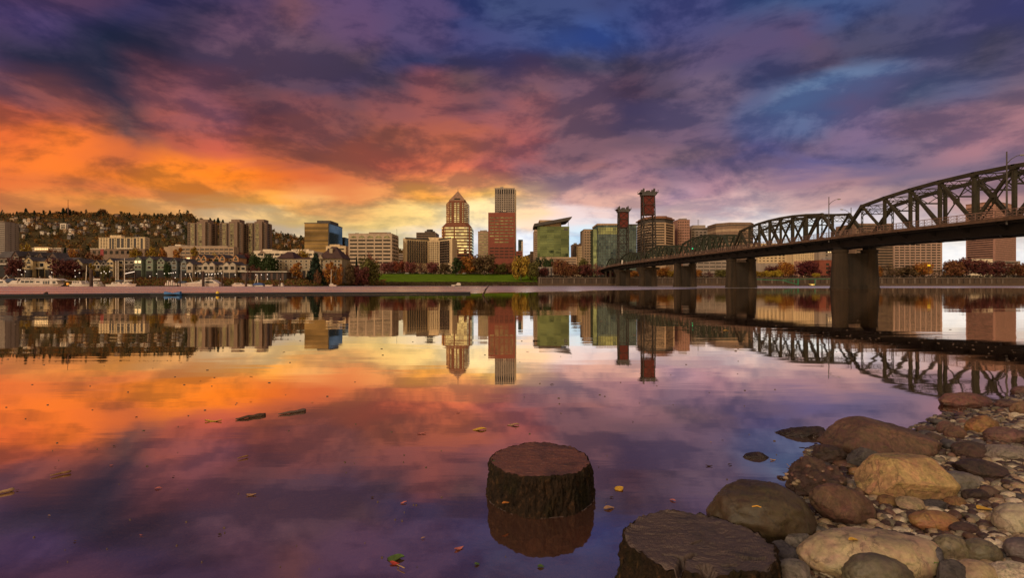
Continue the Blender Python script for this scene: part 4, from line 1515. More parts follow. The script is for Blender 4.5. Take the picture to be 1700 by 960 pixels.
# small blocks and far edge
Y = 780.0
b = Bld('slim glass tower with a white edge just right of the brick slab', 860.5, 868, 398, Y, 24, G_TEAL, 'tower', 'slim_tower')
b.wall(G_TEAL)
ubox('white_edge', WHITE, b.root, b.px(865.5), b.px(868.3), b.y - .4, b.y + 20, b.zb, b.z(401))
for i in range(9):
    ubox('floor_line', DARKW, b.root, b.px(860.5), b.px(868), b.y - .5, b.y + .1, b.z(425) + i * 3, b.z(425) + i * 3 + .5)
Y = 640.0
b = Bld('low red brick block at the foot of the slim glass tower', 857, 867, 417, Y, 16, BRICK, 'building', 'brick_block')
b.wall()
front(b.root, b.x0, b.x1, b.y, b.z(440), b.z(418), 5, G_DARK, 1, .35)
Y = 720.0
b = Bld('small pale block between the slim glass tower and the green glass tower', 880.5, 887.5, 417.5, Y, 18, TAN, 'building', 'pale_block')
b.wall()
front(b.root, b.x0, b.x1, b.y, b.z(436), b.z(418.5), 5, G_DARK, .6, .35)
Y = 640.0
b = Bld('low beige block tucked behind the trees right of the arched office block', 651, 671, 421, Y, 22, BEIGE, 'building', 'low_block')
b.wall()
front(b.root, b.x0, b.x1, b.y, b.z(446), b.z(422), 6, G_DARK, 1, .4)

# ------------------------------------------------------------------ the river wall
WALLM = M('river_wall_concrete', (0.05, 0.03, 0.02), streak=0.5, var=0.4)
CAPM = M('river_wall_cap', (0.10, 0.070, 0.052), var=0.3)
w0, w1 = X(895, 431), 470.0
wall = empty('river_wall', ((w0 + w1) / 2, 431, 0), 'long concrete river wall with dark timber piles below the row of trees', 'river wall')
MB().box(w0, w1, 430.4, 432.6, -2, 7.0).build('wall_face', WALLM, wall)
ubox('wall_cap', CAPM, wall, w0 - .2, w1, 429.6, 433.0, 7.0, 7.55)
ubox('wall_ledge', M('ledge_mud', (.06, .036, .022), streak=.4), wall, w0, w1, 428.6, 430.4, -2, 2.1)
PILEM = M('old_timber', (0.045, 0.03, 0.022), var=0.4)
k = 0
xx = w0 + 2
while xx < w1 - 30 and k < 90:
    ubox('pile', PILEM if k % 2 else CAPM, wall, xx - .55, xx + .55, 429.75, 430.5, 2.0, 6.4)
    xx += 4.9
    k += 1
ubox('end_post', CAPM, wall, w0 - .6, w0 + .9, 429.0, 433, -2, 7.9)
rail = MB()
for xx in np.arange(w0, w1, 6.0):
    rail.bar((xx, 431.5, 7.5), (xx, 431.5, 8.5), .12)
rail.bar((w0, 431.5, 8.5), (w1, 431.5, 8.5), .12)
rail.build('wall_railing', METAL_DK, wall)

# ------------------------------------------------------------------ the truss bridge
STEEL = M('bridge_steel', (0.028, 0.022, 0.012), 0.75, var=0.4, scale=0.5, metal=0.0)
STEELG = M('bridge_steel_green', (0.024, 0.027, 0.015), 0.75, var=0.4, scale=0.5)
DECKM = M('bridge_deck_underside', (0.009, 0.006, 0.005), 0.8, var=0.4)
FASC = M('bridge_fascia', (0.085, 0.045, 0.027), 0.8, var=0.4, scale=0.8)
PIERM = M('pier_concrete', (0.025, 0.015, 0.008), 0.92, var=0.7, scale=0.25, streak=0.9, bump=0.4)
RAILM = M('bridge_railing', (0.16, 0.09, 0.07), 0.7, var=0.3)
XE, XN, XF, XG = 84.2, 87.0, 94.6, 97.4      # near edge, near truss, far truss, far edge


def zd(y):
    return float(np.interp(y, (20, 79, 118, 177, 234, 298, 364, 420, 452, 520), (10.8, 12.6, 13.6, 14.4, 15.2, 16.0, 16.8, 16.9, 16.0, 13.5)))


bridge = empty('truss_bridge', (91, 250, 0), 'long rusty steel truss bridge on concrete piers with two red lift towers', 'bridge')
dk = MB()
ys = list(np.arange(30, 500, 7.0))
for a, c in zip(ys, ys[1:]):
    za, zc_ = zd(a), zd(c)
    n0 = len(dk.v)
    dk.add([(XE + .3, a, za - .5), (XG - .3, a, za - .5), (XG - .3, c, zc_ - .5), (XE + .3, c, zc_ - .5), (XE + .3, a, za - .05), (XG - .3, a, za - .05), (XG - .3, c, zc_ - .05), (XE + .3, c, zc_ - .05)],
           [(3, 2, 1, 0), (4, 5, 6, 7), (0, 1, 5, 4), (2, 3, 7, 6), (1, 2, 6, 5), (3, 0, 4, 7)])
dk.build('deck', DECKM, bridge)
fl = MB()
for a in np.arange(34, 490, 7.2):
    z = zd(a)
    fl.box(XN - .2, XF + .2, a - .3, a + .3, z - 2.9, z - .52)
    fl.add([(XE + .4, a - .15, z - .9), (XN, a - .15, z - 2.2), (XN, a - .15, z - .55), (XE + .4, a - .15, z - .55), (XE + .4, a + .15, z - .9), (XN, a + .15, z - 2.2), (XN, a + .15, z - .55), (XE + .4, a + .15, z - .55)],
           [(0, 1, 2, 3), (7, 6, 5, 4), (0, 4, 5, 1), (1, 5, 6, 2), (2, 6, 7, 3), (3, 7, 4, 0)])
    fl.add([(XG - .4, a - .15, z - .9), (XF, a - .15, z - 2.2), (XF, a - .15, z - .55), (XG - .4, a - .15, z - .55), (XG - .4, a + .15, z - .9), (XF, a + .15, z - 2.2), (XF, a + .15, z - .55), (XG - .4, a + .15, z - .55)],
           [(3, 2, 1, 0), (4, 5, 6, 7), (1, 5, 4, 0), (2, 6, 5, 1), (3, 7, 6, 2), (0, 4, 7, 3)])
for a, c in zip(ys, ys[1:]):
    for x in (XN, 89.5, 92.1, XF):
        fl.bar((x, a, zd(a) - (1.9 if x in (XN, XF) else 1.1)), (x, c, zd(c) - (1.9 if x in (XN, XF) else 1.1)), .45, 1.9 if x in (XN, XF) else .9)
    fl.bar((XE + .9, a, zd(a) - .8), (XE + .9, c, zd(c) - .8), .25, .5)
    fl.bar((XN, a, zd(a) - 2.7), (XF, c, zd(c) - 2.7), .25, .25)
    fl.bar((XF, a, zd(a) - 2.7), (XN, c, zd(c) - 2.7), .25, .25)
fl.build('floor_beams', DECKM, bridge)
for x in (XE, XG):
    fa = MB()
    for a, c in zip(ys, ys[1:]):
        fa.bar((x, a, zd(a) - .30), (x, c, zd(c) - .30), .35, .62)
    fa.build('fascia', FASC, bridge)

for x, nm in ((XE, 'near'), (XG, 'far')):
    rl = MB()
    a = 48.0
    while a < 470:
        rl.bar((x, a, zd(a)), (x, a, zd(a) + 1.25), .09)
        a += 1.8
    for a, c in zip(ys, ys[1:]):
        for h_ in (.15, .65, 1.25):
            rl.bar((x, a, zd(a) + h_), (x, c, zd(c) + h_), .06 if h_ != 1.25 else .11)
        if a < 210:
            for q in range(8):
                s0, s1 = a + (c - a) * q / 8, a + (c - a) * (q + 1) / 8
                zA, zB = zd(s0), zd(s1)
                rl.bar((x, s0, zA + .15), (x, s1, zB + .65), .035)
                rl.bar((x, s0, zA + .65), (x, s1, zB + .15), .035)
                rl.bar((x, s0, zA + .65), (x, s1, zB + 1.25), .03)
                rl.bar((x, s0, zA + 1.25), (x, s1, zB + .65), .03)
        elif a < 460:
            for q in range(4):
                s0, s1 = a + (c - a) * q / 4, a + (c - a) * (q + 1) / 4
                rl.bar((x, s0, zd(s0) + .15), (x, s1, zd(s1) + 1.25), .04)
                rl.bar((x, s0, zd(s0) + 1.25), (x, s1, zd(s1) + .15), .04)
    rl.build('railing', RAILM, bridge)


def laced(mb, p, q, w, side, t=.12, step=1.1):
    """Two thin flanges joined by a zigzag of lacing bars."""
    p, q, s = Vector(p), Vector(q), Vector(side).normalized() * w / 2
    mb.bar(p - s, q - s, t)
    mb.bar(p + s, q + s, t)
    n = max(2, int((q - p).length / step))
    for i in range(n):
        a, c = p.lerp(q, i / n), p.lerp(q, (i + 1) / n)
        g = 1 if i % 2 else -1
        mb.bar(a - s * g, c + s * g, t * .6)


def truss(y0, y1, n, peak, hend, mat, big=True):
    """A camelback through-truss between two piers: chords, posts, diagonals on both sides and bracing over the roadway."""
    step = (y1 - y0) / n
    yy = [y0 + step * i for i in range(n + 1)]
    mid = (y0 + y1) / 2
    half = (y1 - y0) / 2 - step

    def zt(y):
        k = abs(y - mid) / half
        return zd(y) + hend + (peak - hend) * (1 - k ** 2.0)

    bot = zd
    span = None
    for x in (XN, XF):
        ch = MB()
        for a, c in zip(yy, yy[1:]):
            ch.bar((x, a, bot(a) - .1), (x, c, bot(c) - .1), .55, .55)
        o = ch.build('bottom_chord', mat, bridge)
        span = span or o
        tp = MB()
        tops = [(x, y, zt(y)) for y in yy[1:-1]]
        pts_ = [(x, yy[0], bot(yy[0]))] + tops + [(x, yy[-1], bot(yy[-1]))]
        for a, c in zip(pts_, pts_[1:]):
            d = (Vector(c) - Vector(a)).normalized() * .3
            tp.bar(Vector(a) - d, Vector(c) + d, .72, .68)
        tp.build('top_chord', mat, o)
        for i in range(1, n):
            y = yy[i]
            ps = MB()
            if big and i in (1, n - 1):
                laced(ps, (x, y, bot(y)), (x, y, zt(y)), .5, (0, 1, 0), .13)
            else:
                ps.bar((x, y, bot(y)), (x, y, zt(y)), .55, .5)
            ps.box(x - .4, x + .4, y - .5, y + .5, zt(y) - .6, zt(y) + .1)
            ps.box(x - .36, x + .36, y - .5, y + .5, bot(y) - .1, bot(y) + .5)
            ps.build('vertical_post', mat, o)
        for i in range(1, n - 1):
            ya, yb = yy[i], yy[i + 1]
            m_ = (ya + yb) / 2
            dg = MB()
            if m_ < mid - .1:
                dg.bar((x, ya, zt(ya)), (x, yb, bot(yb)), .42, .5)
            elif m_ > mid + .1:
                dg.bar((x, yb, zt(yb)), (x, ya, bot(ya)), .42, .5)
            else:
                dg.bar((x, ya, zt(ya)), (x, yb, bot(yb)), .4, .5)
                dg.bar((x, yb, zt(yb)), (x, ya, bot(ya)), .4, .5)
            if abs(m_ - mid) < step * .8 and abs(m_ - mid) > .1:
                if m_ < mid:
                    laced(dg, (x + .02, yb, zt(yb)), (x + .02, ya, bot(ya)), .42, (0, 1, .6), .1)
                else:
                    laced(dg, (x + .02, ya, zt(ya)), (x + .02, yb, bot(yb)), .42, (0, 1, -.6), .1)
                dg.box(x - .28, x + .28, m_ - .42, m_ + .42, (zt(m_) + bot(m_)) / 2 - .5, (zt(m_) + bot(m_)) / 2 + .5)
            dg.build('diagonal', mat, o)
    br = MB()
    for i in range(1, n):
        y = yy[i]
        z = zt(y)
        # transverse strut, laced, with knee braces
        laced(br, (XN, y, z - .25), (XF, y, z - .25), .8, (0, 0, 1), .14, .9)
        br.bar((XN, y, z - 2.6), (XN + 2.2, y, z - .6), .16)
        br.bar((XF, y, z - 2.6), (XF - 2.2, y, z - .6), .16)
        if i < n - 1:
            y2, z2 = yy[i + 1], zt(yy[i + 1])
            laced(br, (XN, y, z - .2), (XF, y2, z2 - .2), .42, (1, 1, 0), .10, .85)
            laced(br, (XF, y, z - .2), (XN, y2, z2 - .2), .42, (1, -1, 0), .10, .85)
        if peak > 7.5 and 1 < i < n - 1:
            br.bar((XN, y, z - 3.0), (XF, y, z - 3.0), .2, .3)
            br.bar((XN, y, z - .5), (XN + 3.8, y, z - 3.0), .12)
            br.bar((XF, y, z - .5), (XF - 3.8, y, z - 3.0), .12)
            br.bar((XN + 3.8, y, z - .5), (XN, y, z - 3.0), .12)
            br.bar((XF - 3.8, y, z - .5), (XF, y, z - 3.0), .12)
    for y in (yy[1], yy[-2]):
        z = zt(y)
        laced(br, (XN, y, z - 1.5), (XF, y, z - 1.5), .9, (0, 0, 1), .16, .8)
    br.build('overhead_bracing', mat, span)


PY = (127.7, 191.0, 253.0, 322.0, 394.0)
truss(54.4, 127.0, 10, 9.1, 7.0, STEEL)
truss(128.4, 190.4, 9, 8.6, 7.0, STEEL)
truss(191.6, 252.4, 9, 8.4, 6.4, STEELG)
truss(253.6, 318.0, 9, 8.2, 5.8, STEELG)
truss(326.0, 390.0, 9, 8.2, 5.4, STEELG)
truss(398.0, 446.0, 7, 7.4, 4.4, STEELG)

# piers: two battered columns joined by a recessed web wall
for i, y in enumerate(PY):
    zb_ = zd(y) - 3.4
    pm = MB()
    n = 20
    for x in (86.9, 94.7):
        r0, r1 = 2.15, 1.75
        prof = [(-2.5, r0 + .25), (0.15, r0 + .25), (0.5, r0 + .06), (zb_ - .9, r1), (zb_ - .7, r1 + .2), (zb_, r1 + .2)]
        pm.tube([(x, y, z) for z, r in prof], [r for z, r in prof], n)
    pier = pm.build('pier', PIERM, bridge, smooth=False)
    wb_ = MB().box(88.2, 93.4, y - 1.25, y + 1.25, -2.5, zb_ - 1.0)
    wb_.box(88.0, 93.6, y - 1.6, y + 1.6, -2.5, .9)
    wb_.build('pier_web', M('pier_web_stained_shaded', (0.016, 0.010, 0.006), .9, var=.7, scale=.3, streak=1.0), pier)  # darker base paints the recess shade into the web; streaks are stains
    for x in (86.9, 94.7):
        MB().box(x - 1.1, x + 1.1, y - 1.0, y + 1.0, zb_, zb_ + .75).build('bearing', DECKM, pier)
    if i >= 3:
        hb = MB().box(83.5, 98.1, y - 1.8, y + 1.8, zb_ - 1.6, zb_ - .1)
        hb.add([(83.5, y - 1.6, zb_ - 1.6), (85.4, y - 1.6, zb_ - 4.6), (86.5, y - 1.6, zb_ - 1.6), (83.5, y + 1.6, zb_ - 1.6), (85.4, y + 1.6, zb_ - 4.6), (86.5, y + 1.6, zb_ - 1.6)], [(0, 1, 2), (5, 4, 3), (0, 3, 4, 1), (1, 4, 5, 2), (2, 5, 3, 0)])
        hb.build('pier_head', PIERM, pier)
# approach columns at the city end
for y in (425, 446):
    for x in (86.9, 94.7):
        MB().tube([(x, y, 2), (x, y, zd(y) - 3)], 1.0, 12).build('approach_column', PIERM, bridge)

# lift towers with raised red counterweights
RED = M('counterweight_red', (0.095, 0.013, 0.008), 0.7, var=0.25, scale=.5)
for y, dr in ((322.0, -1), (394.0, 1)):
    zb_, ztop = zd(y), 62.0
    # the upright face carries the lift span; the back legs lean towards it
    tw = MB()
    yf, yb0, yb1 = y + 2.5 * -dr, y - 6.5 * -dr, y - 2.2 * -dr
    xs_ = (XN, XF)
    for x in xs_:
        tw.bar((x, yf, zb_), (x, yf, ztop), .75, .75)
        tw.bar((x, yb0, zb_), (x, yb1, ztop), .55, .55)
    nst = 6
    for k in range(nst):
        s0, s1 = k / nst, (k + 1) / nst
        za, zc_ = zb_ + 5 + (ztop - zb_ - 6) * s0, zb_ + 5 + (ztop - zb_ - 6) * s1
        ka, kb = (za - zb_) / (ztop - zb_), (zc_ - zb_) / (ztop - zb_)
        ba, bb = yb0 + (yb1 - yb0) * ka, yb0 + (yb1 - yb0) * kb
        for x in xs_:
            tw.bar((x, yf, za), (x, ba, za), .3)
            tw.bar((x, yf, za), (x, bb, zc_), .28)
            tw.bar((x, ba, za), (x, yf, zc_), .28)
        for (a_, b_) in ((yf, yf), (ba, bb)):
            tw.bar((XN, a_, za), (XF, a_, za), .4)
            tw.bar((XN, a_, za), (XF, b_, zc_), .26)
            tw.bar((XF, a_, za), (XN, b_, zc_), .26)
    tower = tw.build('lift_tower', M('tower_steel', (0.024, 0.018, 0.014), .7, var=.3), bridge)
    ubox('counterweight', RED, tower, XN + .2, XF - .2, y - 2.0, y + 2.0, 47.5, 60.2)
    hd = MB().box(XN - .8, XF + .8, y - 3.2, y + 3.2, 60.4, 62.2)
    hd.box(XN - 2.2, XF + 2.2, y - 3.6, y + 3.6, 62.2, 62.7)
    for x in (XN - 2.2, XF + 2.2):
        s = 1 if x > 90 else -1
        hd.bar((x, y, 62.2), (x - s * 2.0, y, 60.0), .6)
        hd.bar((x, y - 3.4, 62.6), (x, y - 3.4, 64.0), .15)
        hd.bar((x, y + 3.4, 62.6), (x, y + 3.4, 64.0), .15)
        hd.bar((x, y - 3.4, 63.9), (x, y + 3.4, 63.9), .12)
    hd.box(XN + 2.6, XF - 2.6, y - 1.6, y + 1.6, 62.7, 64.0)
    hd.build('tower_head', METAL_DK, tower)
    for x in (XN + .3, XF - .3):
        for q in (-2.4, 2.4):
            ring = []
            n = 18
            sh = MB()
            o_ = [(x - .35, y + q + 1.45 * math.cos(2 * math.pi * t_ / n), 63.7 + 1.45 * math.sin(2 * math.pi * t_ / n)) for t_ in range(n)]
            o2 = [(x + .35, a_[1], a_[2]) for a_ in o_]
            sh.add(o_ + o2, [(t_, (t_ + 1) % n, n + (t_ + 1) % n, n + t_) for t_ in range(n)] + [tuple(range(n)), tuple(range(2 * n - 1, n - 1, -1))])
            sh.build('sheave_wheel', METAL_DK, tower)
# small things on the bridge
sg = MB().box(83.75, 83.95, 365.5, 368.5, zd(367) + .1, zd(367) + 3.0).build('sign', M('sign_white', (.7, .62, .52)))
tag(sg, 'small white blank panel on the bridge railing near the farther tower', 'sign')
tl = empty('traffic_light', (86, 230, zd(230)), 'green traffic light hanging inside the bridge truss', 'traffic light')
MB().bar((86, 230, zd(230) - .05), (86, 230, zd(230) + 4.6), .16).build('pole', METAL_DK, tl)
MB().box(85.65, 86.35, 229.7, 230.2, zd(230) + 2.6, zd(230) + 4.5).build('housing', METAL_DK, tl)
MB().tube([(86, 229.72, zd(230) + 3.2), (86, 229.5, zd(230) + 3.2)], .24, 12).build('green_lamp', EMIT('signal_green', (.02, .8, .3), 1.2), tl)

POLE = M('lamp_pole', (0.055, 0.045, 0.04), .5)
LAMPH = M('lamp_head', (0.22, 0.2, 0.19), .4)
for (x, y, h_, dirx, lab) in ((84.5, 128.5, 10.8, 1, 'tall curved arm street lamp on the bridge walk over the big pier'),
                              (84.5, 82.3, 11.2, 1, 'tall curved arm street lamp beside the high truss at the right edge'),
                              (97.1, 138.0, 9.4, -1, 'street lamp on the far walk peeking over the low end of the truss'),
                              (84.5, 236.0, 9.5, 1, 'distant street lamp on the bridge walk before the first lift tower')):
    if lab.startswith('distant'):
        continue
    z = zd(y)
    sl = empty('street_lamp', (x, y, z), lab, 'street lamp', 'street lamps on the bridge')
    MB().tube([(x, y, z - 1.3), (x, y, z + h_ * .5), (x, y, z + h_)], [.15, .12, .09], 8).build('pole', POLE, sl)
    MB().tube([(x, y, z + h_ - 2.1), (x + dirx * .8, y, z + h_ - 1.25), (x + dirx * 1.7, y, z + h_ - .75), (x + dirx * 2.3, y, z + h_ - .6)], [.07, .06, .06, .05], 6).build('arm', POLE, sl)
    MB().tube([(x + dirx * 2.2, y, z + h_ - .62), (x + dirx * 2.6, y, z + h_ - .6), (x + dirx * 3.2, y, z + h_ - .58)], [.08, .17, .07], 8).build('lamp_head', LAMPH, sl)

# ------------------------------------------------------------------ townhouses by the marina
SHINGLE = M('shingle_roof', (0.065, 0.052, 0.048), var=.35)
BRROOF = M('brown_roof', (0.048, 0.022, 0.016), var=.3)
TRIM = M('white_trim', (0.42, 0.36, 0.29))
GARAGE = M('dark_opening', (0.018, 0.014, 0.013))
TH = {
    'cream': M('cream_siding', (0.377, 0.267, 0.137)), 'tan': M('tan_siding', (0.260, 0.189, 0.111)), 'grey': M('grey_siding', (0.150, 0.117, 0.099)),
    'green': M('green_siding', (0.137, 0.156, 0.111)), 'blue': M('blue_grey_siding', (0.098, 0.108, 0.107)), 'orange': M('orange_siding', (0.390, 0.189, 0.081)),
    'white': M('pale_siding', (0.325, 0.254, 0.189)), 'brown': M('brown_shingle', (0.081, 0.044, 0.033)),
}


def townhouse(p0, p1, eave, apex, foot, Y, col, label, kind='gable', dep=13, wins=2, lit=False, roof=None):
    x0, x1 = X(p0, Y), X(p1, Y)
    gz = base_z(x0, x1, Y)
    zf, ze, za = Z(foot, Y), Z(eave, Y), Z(apex, Y)
    w = x1 - x0
    r = empty('townhouse', ((x0 + x1) / 2, Y + dep / 2, gz), label, 'house', 'townhouses above the marina')
    m = TH[col]
    roof = roof or SHINGLE
    if kind == 'gable':
        MB().profile([(x0, gz), (x1, gz), (x1, ze), ((x0 + x1) / 2, za), (x0, ze)], Y, Y + dep).build('wall', m, r)
        rf = MB()
        for s in (0, 1):
            xa, xb = (x0 - .35, (x0 + x1) / 2) if s == 0 else (x1 + .35, (x0 + x1) / 2)
            zl = ze - .35 * (za - ze) / (w / 2)
            rf.add([(xa, Y - .5, zl + .03), (xb, Y - .5, za + .03), (xb, Y + dep + .3, za + .03), (xa, Y + dep + .3, zl + .03), (xa, Y - .5, zl + .38), (xb, Y - .5, za + .38), (xb, Y + dep + .3, za + .38), (xa, Y + dep + .3, zl + .38)],
                   [(3, 2, 1, 0), (4, 5, 6, 7), (0, 1, 5, 4), (1, 2, 6, 5), (2, 3, 7, 6), (3, 0, 4, 7)])
        rf.build('roof', roof, r)
    else:
        ubox('wall', m, r, x0, x1, Y, Y + dep, gz, ze)
        # a long roof sloping back from the eave
        MB().add([(x0 - .2, Y - .6, ze + .02), (x1 + .2, Y - .6, ze + .02), (x1 + .2, Y + dep * .55, za), (x0 - .2, Y + dep * .55, za), (x0 - .2, Y + dep + .4, ze + .02), (x1 + .2, Y + dep + .4, ze + .02)],
                 [(0, 1, 2, 3), (3, 2, 5, 4), (0, 3, 4), (1, 5, 2), (0, 4, 5, 1)]).build('roof', roof, r)
    fl = max(1, int(round((ze - zf) / 4.3)))
    h = (ze - zf) / fl
    for i in range(fl):
        for k in range(wins):
            c = x0 + w * (k + .5) / wins
            ww = min(1.35, w / wins * .33)
            z0 = zf + h * i + h * .32
            z1 = z0 + h * .42
            fr = MB().box(c - ww - .22, c + ww + .22, Y - .13, Y + .2, z0 - .22, z1 + .22).build('window', TRIM, r)
            MB().box(c - ww, c + ww, Y - .2, Y - .1, z0, z1).build('pane', LIT if lit and i == fl - 1 and k < 2 else G_DARK, fr)
    if kind == 'gable' and za - ze > 2.5:
        MB().box((x0 + x1) / 2 - .7, (x0 + x1) / 2 + .7, Y - .14, Y + .2, ze - .6, ze + .9).build('gable_window', G_DARK, r)
    if kind == 'balcony':
        for i in range(fl):
            z0 = zf + h * i
            ubox('balcony', TRIM if i % 2 == 0 else m, r, x0 + .3, x1 - .3, Y - 1.6, Y - .02, z0 + .1, z0 + .95)
    ubox('ground_floor', GARAGE, r, x0 + .4, x1 - .4, Y - .25, Y + .5, gz + .5, zf - .4)
    return r


F1, F2 = 372.0, 415.0
# back row, left
townhouse(-8, 21, 428, 416.5, 440, F2, 'brown', 'long brown shingled townhouse under the far left tower', 'balcony', wins=4)
townhouse(20, 31, 425, 417, 440, F2 - 2, 'brown', 'brown gabled house right of the long shingled townhouse')
townhouse(31, 44, 424, 417.5, 438, F2 + 4, 'brown', 'brown house with a grey roof above the cream townhouse row', 'flat')
townhouse(44, 51, 424.5, 418, 438, F2 + 3, 'brown', 'small brown gable over the left end of the cream row')
townhouse(51, 62, 424, 419, 438, F2 + 6, 'grey', 'grey roofed house behind the middle of the cream row', 'flat')
townhouse(62, 71, 426, 419, 438, F2 + 4, 'brown', 'brown gabled house behind the cream row with a white porch')
townhouse(71, 80, 425, 420, 438, F2 + 8, 'orange', 'square tan house peeking between two brown gables', 'flat')
townhouse(80, 94, 428, 419.5, 440, F2 + 2, 'brown', 'rounded brown gabled house at the right end behind the cream row')
# cream row
townhouse(36.5, 41, 429, 426.5, 446, F1 + 1, 'cream', 'narrow cream stair tower at the left end of the cream row', 'flat', wins=1)
townhouse(40.5, 54.5, 433, 427, 447, F1, 'cream', 'cream gabled townhouse with two wide windows, left end of the row', wins=1)
townhouse(54.5, 64.5, 434, 430.5, 447, F1 + 3, 'cream', 'cream flat fronted townhouse with balconies left of its twin', 'balcony', wins=1)
townhouse(64.5, 74.5, 434, 430.5, 447, F1 + 3, 'cream', 'cream flat fronted townhouse with balconies right of its twin', 'balcony', wins=1)
townhouse(74.5, 89, 433, 428, 447, F1, 'cream', 'cream gabled townhouse at the right end of the row', wins=1)
townhouse(90, 99, 433, 428.5, 447, F1 + 2, 'tan', 'tan gabled house half hidden by the red maple')
townhouse(99, 123, 432, 427, 447, F1 + 12, 'grey', 'grey roofed house behind the broad red maple', 'flat')
townhouse(123, 137, 437, 430, 449, F1, 'tan', 'tan gabled house right of the broad red maple')
townhouse(137, 155, 438, 433.5, 449, F1 + 4, 'grey', 'low grey house with a long roof behind the single mast', 'flat', wins=3)
townhouse(155, 166.5, 438, 432.5, 449, F1, 'tan', 'small tan gable left of its grey twin by the three masts')
townhouse(166.5, 177, 438, 432.5, 449, F1, 'grey', 'small grey gable right of its tan twin by the three masts')
townhouse(177, 188, 434, 429, 449, F1 - 2, 'cream', 'taller cream gabled house left of the three masts')
townhouse(188, 205, 432, 428, 449, F1 + 4, 'tan', 'flat tan house behind the three masts', 'flat')
townhouse(205, 223, 432, 426.5, 449, F1 + 5, 'grey', 'grey terraced house between the masts and the green house', 'balcony')
townhouse(223, 235, 431, 426, 448, F1 - 2, 'green', 'green gabled house with two lit upper windows', lit=True)
townhouse(235, 242, 431, 428, 449, F1 + 2, 'green', 'narrow green link between the two green gables', 'flat', wins=1)
townhouse(242, 254, 431, 426, 449, F1, 'green', 'green gabled house with white framed windows and no lights', wins=1)
townhouse(254, 262, 433, 428, 449, F1 + 4, 'grey', 'grey link house right of the green gables', 'flat', wins=1)
townhouse(261, 273, 433, 427, 448, F1 + 1, 'green', 'green gabled house right of the grey link house')
townhouse(273, 284, 434, 429, 448, F1 + 4, 'blue', 'blue grey house behind the dark olive tree', 'flat')
townhouse(284, 294, 434, 428.5, 448, F1 + 1, 'blue', 'blue grey gabled house right of the dark olive tree', wins=1)
townhouse(294, 301, 434, 430, 448, F1 + 4, 'grey', 'narrow grey house between two blue gables', 'flat', wins=1)
townhouse(300.5, 309.5, 435, 430, 449, F1 + 1, 'blue', 'blue gabled house left of the pale row', wins=1)
# orange back row
townhouse(307, 318.5, 426, 424.8, 441, F2, 'orange', 'square orange house with one glowing window', 'flat', wins=1, lit=True)
townhouse(325, 333.8, 428, 423, 442, F2, 'orange', 'orange gabled house, left of the twin gables', wins=1)
townhouse(333.8, 342.6, 428, 423, 442, F2, 'orange', 'orange gabled house, right of the twin gables', wins=1)
townhouse(345, 355, 429, 426, 442, F2 + 4, 'orange', 'low orange house between the two pairs of gables', 'flat', wins=1)
townhouse(355.5, 364.5, 428, 423, 442, F2, 'orange', 'orange gabled house behind the round dark tree', wins=1)
townhouse(364.5, 373.5, 428, 423, 442, F2, 'orange', 'orange gabled house right of the round dark tree', wins=1)
townhouse(375, 386, 429, 427, 442, F2 + 4, 'orange', 'low orange house left of the last orange gable', 'flat')
townhouse(386.5, 396, 428, 423, 442, F2, 'orange', 'last orange gabled house of the back row', wins=1)
# pale front row
townhouse(309.5, 320, 439, 434.5, 452, F1 - 2, 'white', 'pale gabled townhouse at the left end of the pale row', wins=1)
townhouse(320, 328, 440, 437.5, 452, F1 + 1, 'grey', 'grey balcony townhouse, first of the recessed pale row', 'balcony', wins=1)
townhouse(328, 336, 440, 437.5, 452, F1 + 1, 'white', 'pale balcony townhouse left of the tall marina post', 'balcony', wins=1)
townhouse(336, 346.2, 439, 434.5, 452, F1 - 2, 'white', 'pale gabled townhouse behind the tall marina post', wins=1)
townhouse(346.2, 356.4, 439, 434.5, 452, F1 - 2, 'white', 'pale gabled townhouse just right of the tall marina post', wins=1)
townhouse(356.4, 363.5, 440, 437.5, 452, F1 + 1, 'grey', 'grey balcony townhouse in the middle of the pale row', 'balcony', wins=1)
townhouse(363.5, 370.5, 440, 437.5, 452, F1 + 1, 'white', 'pale balcony townhouse left of the last pair of pale gables', 'balcony', wins=1)
townhouse(370.5, 380.7, 439, 434.8, 452, F1 - 2, 'white', 'pale gabled townhouse, left of the last pair of gables', wins=1)
townhouse(380.7, 391, 439, 434.8, 452, F1 - 2, 'white', 'pale gabled townhouse, right of the last pair of gables', wins=1)
townhouse(391, 408, 441, 438.5, 452, F1 + 1, 'white', 'pale balcony townhouse at the right end of the pale row', 'balcony')

